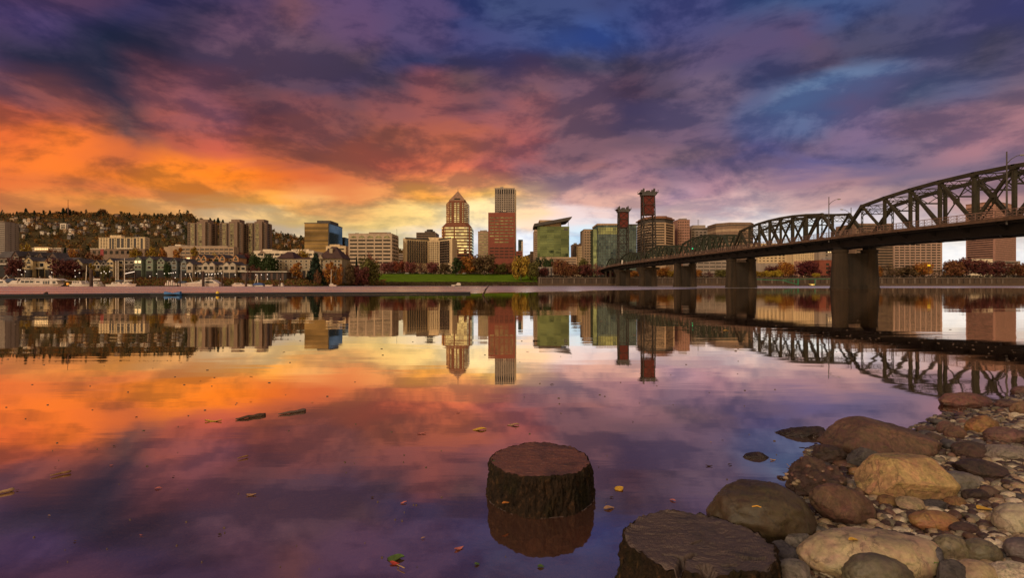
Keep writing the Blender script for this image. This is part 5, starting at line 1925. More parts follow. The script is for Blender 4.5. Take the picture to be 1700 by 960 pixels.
# riverside inn with hipped brown roofs
Y = 385.0
r = empty('inn', (X(505, Y), Y + 10, base_z(X(459, Y), X(540, Y), Y)), 'pale riverside inn with steep brown hipped roofs behind the tall dark conifer', 'inn')
gz = r.location.z
INN = M('inn_wall', (0.26, 0.195, 0.125), streak=.3)
ubox('wall', INN, r, X(459, Y), X(533, Y), Y, Y + 16, gz, Z(430, Y))
ubox('taller_block', INN, r, X(529, Y), X(567, Y), Y + 1, Y + 20, gz, Z(430, Y) + .8)
for (q0, q1, ez, ap, o0, o1) in ((458, 489, 429.3, 417, 8, .35), (526, 569.5, 429.2, 408.5, 10, .22)):
    xa, xb = X(q0, Y), X(q1, Y)
    xm0, xm1 = xa + (xb - xa) * (.5 - o1 * .35), xa + (xb - xa) * (.5 + o1 * .35)
    MB().add([(xa, Y - 1, Z(ez, Y)), (xb, Y - 1, Z(ez, Y)), (xb, Y + 21, Z(ez, Y)), (xa, Y + 21, Z(ez, Y)), (xm0, Y + 8, Z(ap, Y)), (xm1, Y + 8, Z(ap, Y)), (xm1, Y + 12, Z(ap, Y)), (xm0, Y + 12, Z(ap, Y))],
             [(3, 2, 1, 0), (0, 1, 5, 4), (1, 2, 6, 5), (2, 3, 7, 6), (3, 0, 4, 7), (4, 5, 6, 7)]).build('hipped_roof', BRROOF, r)
MB().add([(X(486, Y), Y - .6, Z(430, Y) + .05), (X(530, Y), Y - .6, Z(430, Y) + .05), (X(530, Y), Y + 8, Z(427, Y)), (X(486, Y), Y + 8, Z(427, Y)), (X(486, Y), Y + 16, Z(430, Y)), (X(530, Y), Y + 16, Z(430, Y))], [(0, 1, 2, 3), (3, 2, 5, 4), (0, 3, 4), (1, 5, 2), (0, 4, 5, 1)]).build('long_roof', BRROOF, r)
ubox('chimney', INN, r, X(544.5, Y), X(549.5, Y), Y + 3, Y + 6, Z(424, Y), Z(412, Y))
for q in (462, 466.5, 475, 483, 492.5, 500, 508.5, 516, 524, 534, 541, 548, 556, 562):
    for k, rr in enumerate((433.5, 439, 444)):
        fr = MB().box(X(q, Y) - 1.0, X(q, Y) + 1.0, Y - .14 + (1 if q > 530 else 0), Y + 1.3, Z(rr + 1.9, Y), Z(rr - 1.2, Y)).build('window', TRIM, r)
        MB().box(X(q, Y) - .72, X(q, Y) + .72, Y - .2 + (1 if q > 530 else 0), Y + 1, Z(rr + 1.6, Y), Z(rr - .9, Y)).build('pane', G_DARK, fr)
for q in range(462, 560, 8):
    ubox('arcade_opening', GARAGE, r, X(q, Y), X(q + 5, Y), Y - .25, Y + 2, gz + .6, Z(449.5, Y))
MB().profile([(X(529.5, Y), Z(430, Y)), (X(537, Y), Z(430, Y)), (X(533, Y), Z(423, Y))], Y - 1.5, Y + 4).build('dormer', INN, r)

# marina shed and footbridge strip in front of the inn
Y = 352.0
sh = empty('boathouse', (X(430, Y), Y, ground_far(X(430, Y), Y)), 'long low boathouse with a pale roof edge left of the inn', 'boathouse')
gz = sh.location.z - 1
ubox('wall', TH['brown'], sh, X(402, Y), X(476, Y), Y, Y + 8, gz, Z(452, Y))
ubox('roof', TRIM, sh, X(400, Y), X(478, Y), Y - 1.2, Y + 9, Z(452, Y), Z(450.6, Y))
for q in range(408, 474, 9):
    ubox('opening', GARAGE, sh, X(q, Y), X(q + 5, Y), Y - .2, Y + .5, gz + .5, Z(453.5, Y))

# ------------------------------------------------------------------ houses on the hill
HW = [M('hill_white', (.50, .41, .33)), M('hill_cream', (.40, .26, .16)), M('hill_grey', (.15, .125, .115)), M('hill_tan', (.22, .12, .075))]


def hill_y(px, row):
    """Distance at which the hillside shows at a picture point."""
    y = 800.0
    while y < 2400:
        if Z(row, y) <= ground_far(X(px, y), y) + 4:
            return y
        y += 20
    return 2000.0


hill_list = [(22, 366.5, 30, 5, 1), (29, 365.5, 30, 5, 1), (43, 368, 22, 5, 0), (50, 368.5, 22, 6, 1), (57, 366, 24, 6, 3), (66, 367, 30, 6, 3), (46, 374, 26, 5, 0), (57, 374, 22, 5, 0), (36, 384, 24, 5, 2), (42, 384, 20, 5, 2),
             (72, 388, 24, 6, 0), (92, 389, 34, 5, 0), (119, 384, 20, 5, 0), (84, 376.5, 26, 8, 3), (93, 377, 24, 8, 3), (165, 373, 24, 5, 0), (172, 375, 20, 4, 0), (196, 378, 16, 5, 2), (179, 384, 18, 5, 2), (200, 385, 22, 5, 0), (222, 376, 26, 5, 1),
             (237, 375.5, 24, 5, 0), (228, 386, 24, 5, 2), (246, 388, 20, 5, 1), (245, 378, 20, 4, 0), (265, 379.5, 22, 5, 0), (275, 378, 22, 5, 2), (243, 372, 22, 6, 1), (195, 361.5, 30, 6, 3), (288, 372, 18, 5, 2), (297, 378, 18, 5, 0),
             (470, 396, 16, 5, 0), (480, 402, 16, 5, 2), (490, 404, 18, 5, 1), (475, 409, 14, 5, 0), (460, 402, 14, 5, 2), (118, 392, 24, 4, 0), (130, 377, 18, 5, 2), (143, 380, 20, 5, 1), (302, 386, 18, 5, 2)]
_rh = random.Random(88)
for _ in range(46):
    hill_list.append((_rh.uniform(24, 310), _rh.uniform(368, 396), _rh.uniform(13, 26), _rh.uniform(3.5, 6), _rh.choice((0, 0, 1, 2, 2, 3))))
for i, (px, row, wpx, hh, c) in enumerate(hill_list):
    y = hill_y(px, row)
    w = wpx * .55
    x = X(px, y)
    g = ground_far(x, y)
    names = ('white', 'cream', 'grey', 'tan')
    grp = 'houses among the trees of the hillside'
    wh_ = 'above the far left tower' if px < 62 else 'below the radio mast' if px < 150 else 'above the cream slab of flats' if px < 245 else 'left of the three apartment towers' if px < 400 else 'between the apartment towers and the mirror cube'
    wh_ = ('high on the wooded hill ' if row < 377 else 'low on the wooded hill ') + wh_
    h = empty('hillside_house', (x, y, g - 2), 'small %s house %s' % (names[c], wh_), 'house', '%s houses %s' % (names[c], wh_))
    zt_ = g + hh * .8 + 6
    ubox('wall', HW[c], h, x - w / 2, x + w / 2, y - 6, y + 6, g - 2, zt_)
    MB().profile([(x - w / 2 - .6, zt_), (x + w / 2 + .6, zt_), (x + w * .3, zt_ + 3.0), (x - w * .3, zt_ + 3.0)], y - 6.6, y + 6.6).build('roof', SHINGLE if i % 3 else HW[c], h)
    for k in (-.25, .1, .3):
        ubox('window', G_DARK, h, x + w * k - w * .07, x + w * k + w * .07, y - 6.2, y - 5.8, zt_ - 4.2, zt_ - 1.8)
y = hill_y(105, 382)
x0, x1 = X(99.5, y), X(109.5, y)
h = empty('hillside_flats', ((x0 + x1) / 2, y, ground_far(x0, y) - 3), 'small white framed block of flats standing out on the hillside', 'apartment block')
ubox('wall', HW[0], h, x0, x1, y, y + 18, h.location.z, Z(371, y))
for k in range(4):
    ubox('balcony', G_DARK, h, x0 + 4, x1 - 4, y - .5, y + 1, Z(382.5, y) + k * (Z(373, y) - Z(383, y)) / 4, Z(382.5, y) + (k + .6) * (Z(373, y) - Z(383, y)) / 4)
ubox('side_wall', HW[2], h, x1, x1 + 6, y + 2, y + 18, h.location.z, Z(373, y))

# radio mast on the ridge
y = 2250.0
x = X(113, y)
mt = empty('radio_mast', (x, y, ground_far(x, y)), 'thin lattice radio mast standing on the wooded ridge', 'radio mast')
zt_ = Z(331.5, y)
zb_ = mt.location.z
MB().tube([(x, y, zb_), (x, y, Z(346, y)), (x, y, zt_)], [2.2, 1.6, .9], 4).build('mast', M('mast_red', (.12, .05, .03)), mt)
MB().tube([(x, y, Z(353, y)), (x, y, Z(345, y))], [3.4, 3.4], 6).build('antenna_drum', M('mast_red', (.12, .05, .03)), mt)

# ------------------------------------------------------------------ trees
LEAF = OBJ_LEAF('autumn_leaves')
BARKM = M('tree_bark', (0.055, 0.038, 0.028), .9)


def leaf_quads(mb, c, r, n, s, rnd, flat=1.0, inner=.35):
    for _ in range(n):
        d = Vector((rnd.gauss(0, 1), rnd.gauss(0, 1), rnd.gauss(0, 1) * flat))
        d.normalize()
        p = Vector(c) + d * r * (inner + (1 - inner) * rnd.random() ** .5)
        nrm = (d + Vector((rnd.gauss(0, .6), rnd.gauss(0, .6), rnd.gauss(0, .6)))).normalized()
        t1 = nrm.orthogonal().normalized()
        t2 = nrm.cross(t1)
        a = rnd.random() * 6.28
        u = (t1 * math.cos(a) + t2 * math.sin(a)) * s * rnd.uniform(.6, 1.3)
        v = (t2 * math.cos(a) - t1 * math.sin(a)) * s * rnd.uniform(.5, 1.0)
        mb.add([p - u - v * .4, p + u * .3 - v, p + u + v * .4, p - u * .3 + v], [(0, 1, 2, 3)])


def crown_mesh(kind, seed):
    rnd = random.Random(seed)
    mb = MB()
    if kind == 'conifer':
        for k in range(15):
            z = .08 + .92 * k / 15
            rr = .36 * (1 - z) ** .85 + .015
            nb = 9 if k < 11 else 6
            for j in range(nb):
                a = 6.28 * (j + rnd.random() * .7) / nb + k
                L = rr * rnd.uniform(.7, 1.2)
                for q in range(5):
                    f = (q + .6) / 5
                    leaf_quads(mb, (L * f * math.cos(a), L * f * math.sin(a), z - .10 * f * rr / .36 + rnd.gauss(0, .008)), .03, 2, .042 + .014 * (1 - z), rnd, .5)
        return mb
    if kind == 'column':
        lobes = [(rnd.gauss(0, .07), rnd.gauss(0, .07), .2 + .72 * k / 9, .20 * (1 - abs(k / 9 - .42) * 1.1)) for k in range(10)]
        for x, y, z, r in lobes:
            leaf_quads(mb, (x, y, z), r * 1.1, 85, .036, rnd)
        return mb
    if kind == 'bare':
        for _ in range(34):
            a, e = rnd.random() * 6.28, rnd.random()
            r = .40 * math.sqrt(rnd.random())
            leaf_quads(mb, (r * math.cos(a), r * math.sin(a), .22 + .68 * e * (1 - r * .8)), .15, 26, .024, rnd, .8, .05)
        return mb
    n = 15
    for k in range(n):
        a = 6.28 * k * .618 + rnd.random()
        z = .22 + .64 * (k + .5) / n
        rr = .33 * math.sqrt(max(.05, 1 - ((z - .52) / .46) ** 2)) * rnd.uniform(.55, 1.1)
        leaf_quads(mb, (rr * math.cos(a), rr * math.sin(a), z), rnd.uniform(.14, .22), 120, .034, rnd, .8, .25)
    leaf_quads(mb, (0, 0, .52), .34, 420, .038, rnd, 1.0, .1)
    return mb


def trunk_mesh(kind, seed):
    rnd = random.Random(seed + 50)
    mb = MB()
    if kind == 'conifer':
        mb.tube([(0, 0, -.05), (0, 0, .5), (0, 0, .98)], [.022, .014, .003], 6)
        return mb
    mb.tube([(0, 0, -.06), (.005, 0, .2), (0, .01, .42), (.01, 0, .7)], [.03, .022, .016, .005], 6)
    for k in range(9 if kind == 'bare' else 6):
        a = 6.28 * k / 6 + rnd.random()
        z = .2 + .05 * k
        L = rnd.uniform(.2, .36)
        mb.tube([(0, 0, z), (L * .5 * math.cos(a), L * .5 * math.sin(a), z + .12), (L * math.cos(a), L * math.sin(a), z + .28)], [.013, .008, .003], 5)
    return mb


PROTO = {}


def proto(kind, k):
    if (kind, k) not in PROTO:
        cm = crown_mesh(kind, 11 * k + len(kind))
        tm = trunk_mesh(kind, k)
        mc = bpy.data.meshes.new('crown')
        mc.from_pydata(cm.v, [], cm.f)
        mc.materials.append(LEAF)
        mt_ = bpy.data.meshes.new('trunk')
        mt_.from_pydata(tm.v, [], tm.f)
        mt_.materials.append(BARKM)
        PROTO[(kind, k)] = (mc, mt_)
    return PROTO[(kind, k)]


_tn = 0


def tree(kind, x, y, gz, h, w, color, label, group='trees along the far bank', name='tree'):
    """w is the crown's full width; each copy turns, stretches and tints one of a few crowns."""
    global _tn
    _tn += 1
    rnd = random.Random(_tn)
    mc, mt_ = proto(kind, _tn % (3 if kind in ('round',) else 2))
    base_w = {'conifer': .72, 'column': .44, 'bare': 1.0, 'round': .96}[kind]
    r = empty(name, (x, y, gz), label, 'tree', group)
    sx = w / base_w
    r.scale = (sx, sx * rnd.uniform(.85, 1.1), h)
    r.rotation_euler = (0, 0, rnd.random() * 6.28)
    for nm, me_ in (('trunk', mt_), ('crown', mc)):
        o = bpy.data.objects.new(nm, me_)
        o.parent = r
        if nm == 'crown':
            o.color = tuple(color) + (1,)
        COL.objects.link(o)
    return r


CO = dict(maroon=(0.106, 0.027, 0.022), crimson=(0.094, 0.015, 0.018), red=(0.200, 0.044, 0.022), orange=(0.288, 0.100, 0.015), gold=(0.263, 0.144, 0.013), yellow=(0.375, 0.237, 0.015), rust=(0.156, 0.056, 0.022),
          brown=(0.106, 0.060, 0.027), olive=(0.106, 0.085, 0.020), green=(0.037, 0.053, 0.015), dark=(0.015, 0.027, 0.015), pinkred=(0.188, 0.050, 0.043), greybrown=(0.106, 0.069, 0.053))
TREES = [
    # kind, left col, right col, top row, foot row, distance, colour, label
    ('round', 12, 39, 427, 459, 362, 'maroon', 'maroon maple in front of the long brown townhouse at the left edge'),
    ('round', 88, 127, 428, 461, 360, 'maroon', 'broad maroon maple hiding the right end of the cream row'),
    ('round', 31, 49, 402.5, 417, 600, 'gold', 'golden round tree beside the far left tower'),
    ('conifer', 102, 114, 410, 426, 560, 'dark', 'small dark conifer above the broad maroon maple'),
    ('round', 76, 102, 412, 428, 520, 'rust', 'rust brown tree behind the rounded brown gable'),
    ('round', 114, 132, 412, 428, 540, 'orange', 'orange brown tree right of the small dark conifer'),
    ('round', 128, 146, 414, 431, 500, 'brown', 'brown tree behind the grey house with a long roof'),
    ('round', 146, 170, 418, 432, 490, 'rust', 'rust tree under the brown and red shop fronts'),
    ('column', 149, 156, 437, 451, 358, 'gold', 'slender golden tree left of the small twin gables'),
    ('round', 168, 182, 440, 455, 356, 'olive', 'small olive gold tree in front of the small grey gable'),
    ('bare', 205, 225, 436, 455, 362, 'greybrown', 'thin brown tree between the masts and the green house'),
    ('round', 214, 235, 410.5, 427, 560, 'gold', 'golden tree below the cream slab of flats, left of the pair'),
    ('round', 243, 264, 409.5, 427, 560, 'gold', 'taller golden tree below the cream slab of flats, right of the pair'),
    ('column', 263, 276, 411, 429, 500, 'orange', 'amber tree at the left end of the parking deck'),
    ('column', 289, 301, 411, 429, 500, 'orange', 'amber tree before the left third of the parking deck'),
    ('column', 316, 328, 410, 427, 500, 'gold', 'yellow tree before the middle of the parking deck'),
    ('round', 352, 365, 419, 424.5, 500, 'yellow', 'low yellow bush before the right part of the parking deck'),
    ('round', 271, 284, 436, 456, 360, 'green', 'dark olive tree before the blue grey house'),
    ('column', 318, 325, 429, 441, 398, 'olive', 'small olive tree between the square house and the twin gables'),
    ('round', 354.5, 363.5, 428, 441, 400, 'green', 'round dark tree between two orange gables'),
    ('round', 411, 434, 420, 446, 380, 'green', 'dark green round tree left of its twin beside the inn'),
    ('round', 430, 460, 421, 447, 378, 'green', 'wide dark green tree close to the left wall of the inn'),
    ('bare', 405, 434, 437, 458, 356, 'maroon', 'wispy maroon tree between the pale row and the boathouse'),
    ('round', 396, 415, 419, 434, 430, 'crimson', 'dark crimson tree behind the last orange gable'),
    ('conifer', 510, 538, 419, 457.5, 362, 'dark', 'tall dark conifer in front of the inn'),
    ('column', 486, 501, 436, 457, 360, 'orange', 'cone shaped orange tree in front of the inn'),
    ('bare', 470, 480, 438, 452, 362, 'greybrown', 'thin leafless tree before the left part of the inn'),
    ('round', 489, 514, 413.5, 430, 480, 'gold', 'golden tree above the long roof of the inn'),
    ('bare', 520, 534, 444, 459, 352, 'rust', 'thin rust shrub at the foot of the tall conifer'),
    ('column', 540, 556, 435, 457, 362, 'orange', 'bright orange upright tree right of the tall conifer'),
    ('column', 558, 568, 438, 457, 366, 'orange', 'smaller orange upright tree before the right block of the inn'),
    ('round', 563, 583, 419, 452, 420, 'rust', 'rusty red tree at the right corner of the inn'),
    ('round', 572, 589, 434, 459, 380, 'brown', 'dark brown tree left of the small slender conifer'),
    ('conifer', 588, 596, 426, 457, 400, 'dark', 'small slender conifer before the arched office block'),
    ('round', 594, 630, 425, 463, 400, 'olive', 'big olive gold tree at the left end of the lawn'),
    ('round', 584, 613, 441, 466, 385, 'maroon', 'dark red bushy tree at the foot of the big olive tree'),
    ('bare', 604, 628, 415, 437, 480, 'red', 'thin red tree behind the big olive tree'),
    ('round', 632, 655, 434, 454.5, 548, 'pinkred', 'pinkish red tree at the left end of the street row behind the lawn'),
    ('round', 652, 672, 432, 454.5, 552, 'red', 'red tree below the low beige block behind the lawn'),
    ('round', 670, 692, 434, 454.5, 548, 'pinkred', 'pinkish tree before the left wing of the hotel'),
    ('bare', 688, 712, 434, 454.5, 550, 'maroon', 'thin maroon tree before the inner corner of the hotel'),
    ('round', 708, 730, 434.5, 454.5, 548, 'pinkred', 'dull red tree before the middle of the hotel'),
    ('round', 727, 750, 436, 454.5, 546, 'brown', 'brownish tree before the right wing of the hotel'),
    ('column', 749, 766, 427.5, 454.5, 530, 'green', 'dark green upright tree at the right corner of the hotel'),
    ('round', 764, 796, 424, 456, 540, 'orange', 'big amber brown tree below the pointed tower'),
    ('round', 785, 824, 421.5, 456.5, 534, 'brown', 'largest brown tree before the plain tan block'),
    ('round', 820, 842, 436, 456, 540, 'olive', 'olive brown tree before the brick slab, left of the reddish one'),
    ('round', 836, 858, 436, 457, 544, 'rust', 'reddish brown tree at the right foot of the brick slab'),
    ('round', 849, 881, 424, 467, 452, 'gold', 'large golden tree near the right end of the lawn'),
    ('round', 874, 896, 432, 466, 450, 'olive', 'olive tree beside the large golden tree at the end of the river wall'),
    ('conifer', 855, 868, 424, 445, 560, 'green', 'dark pointed tree behind the large golden tree'),
    ('round', 885, 900, 427, 442, 540, 'dark', 'dark tree below the green glass tower, left of its twin'),
    ('round', 899, 919, 426, 442, 540, 'green', 'dark green tree below the green glass tower, right of its twin'),
    ('round', 893, 912, 444, 459, 470, 'maroon', 'small maroon tree before the white pavilion'),
    ('round', 915, 946, 430, 460, 466, 'rust', 'large red brown tree right of the white pavilion'),
    ('round', 938, 962, 437, 461, 462, 'rust', 'brown red tree before the podium of the green tower'),
    ('round', 958, 979, 428, 448, 520, 'olive', 'yellow green tree before the short cream block'),
    ('round', 958, 984, 438, 461, 464, 'maroon', 'maroon tree before the tan corner tower'),
    ('bare', 978, 1003, 434, 460, 468, 'pinkred', 'wispy reddish tree where the bridge meets the shore'),
    ('round', 1000, 1024, 450, 462, 470, 'crimson', 'low crimson tree under the bridge approach'),
    ('round', 1042, 1062, 449, 461, 466, 'orange', 'orange tree seen between the two tower piers'),
    ('round', 1090, 1112, 443, 461, 470, 'orange', 'amber tree under the bridge right of the tower piers'),
    ('round', 1108, 1124, 448, 461, 462, 'gold', 'golden tree under the bridge beside a middle pier'),
    ('round', 1153, 1166, 447, 461, 480, 'orange', 'orange tree before the left end of the grey parking block'),
    ('bare', 1166, 1188, 449, 461, 470, 'maroon', 'thin dark red tree before the grey parking block'),
    ('round', 1186, 1210, 447, 461.5, 468, 'olive', 'olive tree before the right end of the grey parking block'),
    ('round', 1252, 1270, 450, 461.5, 460, 'gold', 'gold green tree, first of the low yellow row under the bridge'),
    ('round', 1266, 1284, 449, 461.5, 458, 'yellow', 'yellow tree in the middle of the low yellow row under the bridge'),
    ('round', 1280, 1298, 448, 461.5, 458, 'yellow', 'bright yellow tree at the right end of the low yellow row'),
    ('round', 1272, 1300, 440, 461, 484, 'maroon', 'maroon tree standing behind the low yellow row'),
    ('round', 1291, 1317, 433, 461, 464, 'orange', 'tall orange brown tree between the yellow row and the crimson round tree'),
    ('round', 1305, 1320, 436, 458, 490, 'crimson', 'dark crimson tree peeking behind the tall orange tree'),
    ('round', 1323, 1360, 432, 461, 466, 'crimson', 'large round crimson tree under the bridge'),
    ('round', 1349, 1361, 453, 461.5, 455, 'yellow', 'small yellow tree before the dark red brick block'),
    ('round', 1374, 1395, 440, 461, 470, 'maroon', 'maroon tree half behind the big bridge pier'),
    ('round', 1453, 1465, 442, 461, 470, 'orange', 'orange tree just right of the big bridge pier'),
    ('bare', 1459, 1492, 435, 461.5, 466, 'brown', 'broad brown tree before the left end of the striped slab'),
    ('round', 1489, 1524, 441, 461.5, 470, 'brown', 'low brown tree before the middle of the striped slab'),
    ('round', 1517, 1546, 435.5, 461.5, 462, 'orange', 'orange brown tree under the small yellow panel'),
    ('bare', 1546, 1572, 444, 461.5, 466, 'brown', 'low brown tree at the right end of the striped slab'),
    ('round', 1565, 1597, 431, 461.5, 462, 'rust', 'rust tree, left half of the tallest clump by the pink tower'),
    ('round', 1585, 1625, 427, 461.5, 468, 'maroon', 'tallest red brown tree left of the pink tower'),
    ('round', 1621, 1662, 431, 461.5, 464, 'maroon', 'wide dark red tree before the pink tower'),
    ('bare', 1654, 1684, 438, 461.5, 466, 'brown', 'thin brown tree right of the wide dark red tree'),
    ('round', 1675, 1712, 436, 461.5, 462, 'rust', 'rust brown tree at the right edge of the skyline'),
    ('round', 1700, 1745, 432, 461.5, 466, 'maroon', 'last dark red tree beyond the rust one at the right edge'),
]
for kd, p0, p1, top, foot, y, c, lab in TREES:
    x = X((p0 + p1) / 2, y)
    g = ground_far(x, y)
    zt_ = Z(top, y)
    zf_ = min(g, Z(foot, y)) if foot < 470 else g
    nm = {'conifer': 'conifer_tree', 'bare': 'thin_tree'}.get(kd, 'autumn_tree')
    tree(kd, x, y, zf_, zt_ - zf_, (X(p1, y) - X(p0, y)) * 1.18, tuple(.86 * v_ + .02 * .86 * sum(CO[c]) for v_ in CO[c]), lab, name=nm)

# shrubs on the marina bank: a green and rust tangle nobody could count
rnd = random.Random(5)
for nm, c, n, lab in (('undergrowth', CO['olive'], 2300, 'tangled olive green shrubs covering the bank above the boats'), ('scrub', CO['rust'], 2300, 'rusty brown scrub covering the bank above the waterline')):
    mb = MB()
    for _ in range(n):
        px = rnd.uniform(-40, 640)
        sh_ = far_shore(px)
        y = sh_ + rnd.uniform(1.5, 30 if nm == 'undergrowth' else 38) * (1.0 if px < 560 else .7)
        x = X(px, y)
        g = ground_far(x, y)
        leaf_quads(mb, (x, y, g + rnd.uniform(.2, 1.0)), rnd.uniform(.6, 1.5), 7, .42, rnd, .6)
    o = mb.build(nm, LEAF, color=c)
    tag(o, lab, kind='stuff')
mb = MB()
for _ in range(1500):
    px = rnd.uniform(560, 895)
    y = far_shore(px) + rnd.uniform(.5, 13)
    x = X(px, y)
    leaf_quads(mb, (x, y, ground_far(x, y) + .2), rnd.uniform(.4, .9), 5, .4, rnd, .5)
o = mb.build('weeds', LEAF, color=(.055, .035, .018))
tag(o, 'brown riprap weeds along the foot of the lawn', kind='stuff')
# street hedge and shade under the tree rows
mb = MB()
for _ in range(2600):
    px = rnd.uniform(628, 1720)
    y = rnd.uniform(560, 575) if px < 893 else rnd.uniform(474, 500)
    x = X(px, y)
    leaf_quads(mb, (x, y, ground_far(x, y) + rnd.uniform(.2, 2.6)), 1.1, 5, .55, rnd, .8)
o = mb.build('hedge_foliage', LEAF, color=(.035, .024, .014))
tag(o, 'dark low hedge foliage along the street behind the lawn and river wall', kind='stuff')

# the wooded hill reads as one mass
rnd = random.Random(9)
for nm, cols, n in (('forest', (.105, .066, .022), 2100), ('autumn_woods', (.21, .090, .022), 1500), ('evergreen_woods', (.034, .034, .015), 560)):
    mb = MB()
    k = 0
    while k < n:
        px = rnd.uniform(-40, 680)
        y = 900 + 1500 * rnd.random() ** .75
        rz = float(np.interp(px, [r[0] for r in RIDGE], [r[1] for r in RIDGE]))
        x = X(px, y)
        g = ground_far(x, y)
        if g < 30 and px > 40:
            if rnd.random() < .8:
                k += .2
                continue
        s = rnd.choice((5, 6, 7, 8, 10, 13)) * rnd.uniform(.85, 1.15)
        hh = s * rnd.uniform(1.1, 1.8)
        if nm == 'evergreen_woods':
            hh = s * rnd.uniform(1.8, 2.7)
            for q in range(5):
                leaf_quads(mb, (x, y, g + hh * (.25 + .17 * q)), s * .55 * (1 - q * .17), 9, s * .22, rnd, .5)
        else:
            for q in range(3):
                leaf_quads(mb, (x + rnd.gauss(0, s * .3), y, g + hh * (.35 + .2 * q)), s * .5, 13, s * .19, rnd, .8)
        k += 1
    o = mb.build(nm, LEAF, color=cols)
    tag(o, {'forest': 'brown olive woods covering the far hill', 'autumn_woods': 'orange autumn woods scattered over the far hill', 'evergreen_woods': 'dark evergreen woods scattered over the far hill'}[nm], kind='stuff')
# single trees that stand out against the sky along the ridge
ridge = [(2, 354, 'c'), (14, 356, 'r'), (28, 353, 'c'), (36, 354, 'r'), (43, 349.5, 'c'), (50, 355, 'r'), (57, 352, 'c'), (65, 356, 'r'), (73, 353, 'c'), (83, 352.5, 'c'), (90, 355, 'r'), (98, 353.5, 'r'), (105, 350, 'c'), (111, 350.5, 'c'), (116, 352, 'c'),
         (125, 353, 'r'), (133, 355, 'r'), (143, 356, 'r'), (147, 356.5, 'c'), (155, 360, 'c'), (164, 354, 'r'), (171, 350.5, 'r'), (178, 356, 'r'), (192, 359, 'r'), (201, 353.5, 'c'), (215, 355.5, 'c'), (223, 358, 'r'), (231, 357.5, 'c'), (240, 360, 'r'), (248, 360, 'r'), (256, 356, 'c'),
         (262, 360, 'r'), (272, 362, 'r'), (282, 356.5, 'c'), (287, 359, 'c'), (294, 356, 'c'), (301, 360, 'c'), (307, 362, 'r'), (319, 364, 'r'), (349, 366, 'c'), (356, 367, 'c'), (362, 365.5, 'c'), (370, 368, 'c'), (463, 392, 'r'), (470, 389, 'c'), (476, 391, 'r'), (482, 391, 'c'), (490, 396, 'c'), (502, 395.5, 'c'), (505, 399, 'c')]
def RW(px):
    return 'above the far left tower' if px < 62 else 'around the radio mast' if px < 150 else 'above the cream slab of flats' if px < 245 else 'left of the three apartment towers' if px < 312 else 'behind the three apartment towers' if px < 400 else 'right of the three apartment towers'


for i, (px, top, kd) in enumerate(ridge):
    y = 2240.0 + (i % 5) * 12
    x = X(px, y)
    g = ground_far(x, y)
    top += 1.2
    hh = max(24, (Z(top, y) - g) * 1.4 + 7)
    tree('conifer' if kd == 'c' else 'round', x, y, g - 3, hh, hh * (.66 if kd == 'c' else 1.1), CO['dark'] if kd == 'c' else ((.040, .022, .009) if i % 3 else (.085, .034, .010)),
         ('dark conifer' if kd == 'c' else 'round brown tree') + ' standing out on the ridge ' + RW(px),
         ('conifers' if kd == 'c' else 'round trees') + ' along the ridge ' + RW(px), 'conifer_tree' if kd == 'c' else 'autumn_tree')

# ------------------------------------------------------------------ the marina
GEL = M('boat_white', (0.44, 0.36, 0.305), .35, var=.08)
HULLP = M('boat_hull_pink', (0.46, 0.33, 0.28), .35, var=.08)
BDARK = M('boat_window', (0.02, 0.02, 0.025), .15)
BLUEC = M('blue_canvas', (0.02, 0.055, 0.17), .7)
NAVY = M('navy_canvas', (0.03, 0.04, 0.07), .7)
MASTM = M('mast_alloy', (0.55, 0.45, 0.36), .4)
PILE = M('marina_pile', (0.05, 0.028, 0.022), .9, var=.4)
YM = 322.0


def hull(mb, x0, x1, y, beam, h0, h1, z0=-.25):
    """A hull seen side-on, bow to x1 (give x0 > x1 for a bow to the left)."""
    n = 12
    L = x1 - x0
    up, lo = [], []
    for i in range(n + 1):
        t_ = i / n
        b = beam / 2 * (1 - max(0, (t_ - .45) / .55) ** 2.2)
        z = h0 + (h1 - h0) * t_ ** 2
        up.append((x0 + L * t_, b, z))
        lo.append((x0 + L * (.02 + .90 * t_), b * .75, z0))
    vs = [(x, y - b, z) for x, b, z in up] + [(x, y - b, z) for x, b, z in lo] + [(x, y + b, z) for x, b, z in up] + [(x, y + b, z) for x, b, z in lo]
    m = n + 1
    fs = []
    for i in range(n):
        fs += [(i, i + 1, m + i + 1, m + i), (2 * m + i + 1, 2 * m + i, 3 * m + i, 3 * m + i + 1), (i + 1, i, 2 * m + i, 2 * m + i + 1), (m + i, m + i + 1, 3 * m + i + 1, 3 * m + i)]
    fs += [(0, m, 3 * m, 2 * m), (n, 2 * m + n, 3 * m + n, m + n)]
    return mb.add(vs, fs)


def slant(mb, x0, x1, xs0, xs1, z0, z1, y0, y1):
    """A cabin block with raked ends."""
    return mb.profile([(x0, z0), (x1, z0), (xs1, z1), (xs0, z1)], y0, y1)


def boat(label, p0, p1, y=YM, cat='boat', name='motor_yacht', group=None):
    return empty(name, (X((p0 + p1) / 2, y), y, 0), label, cat, group or 'boats in the marina')


y = YM
q = lambda c: X(c, y)
w = lambda r: Z(r, y)
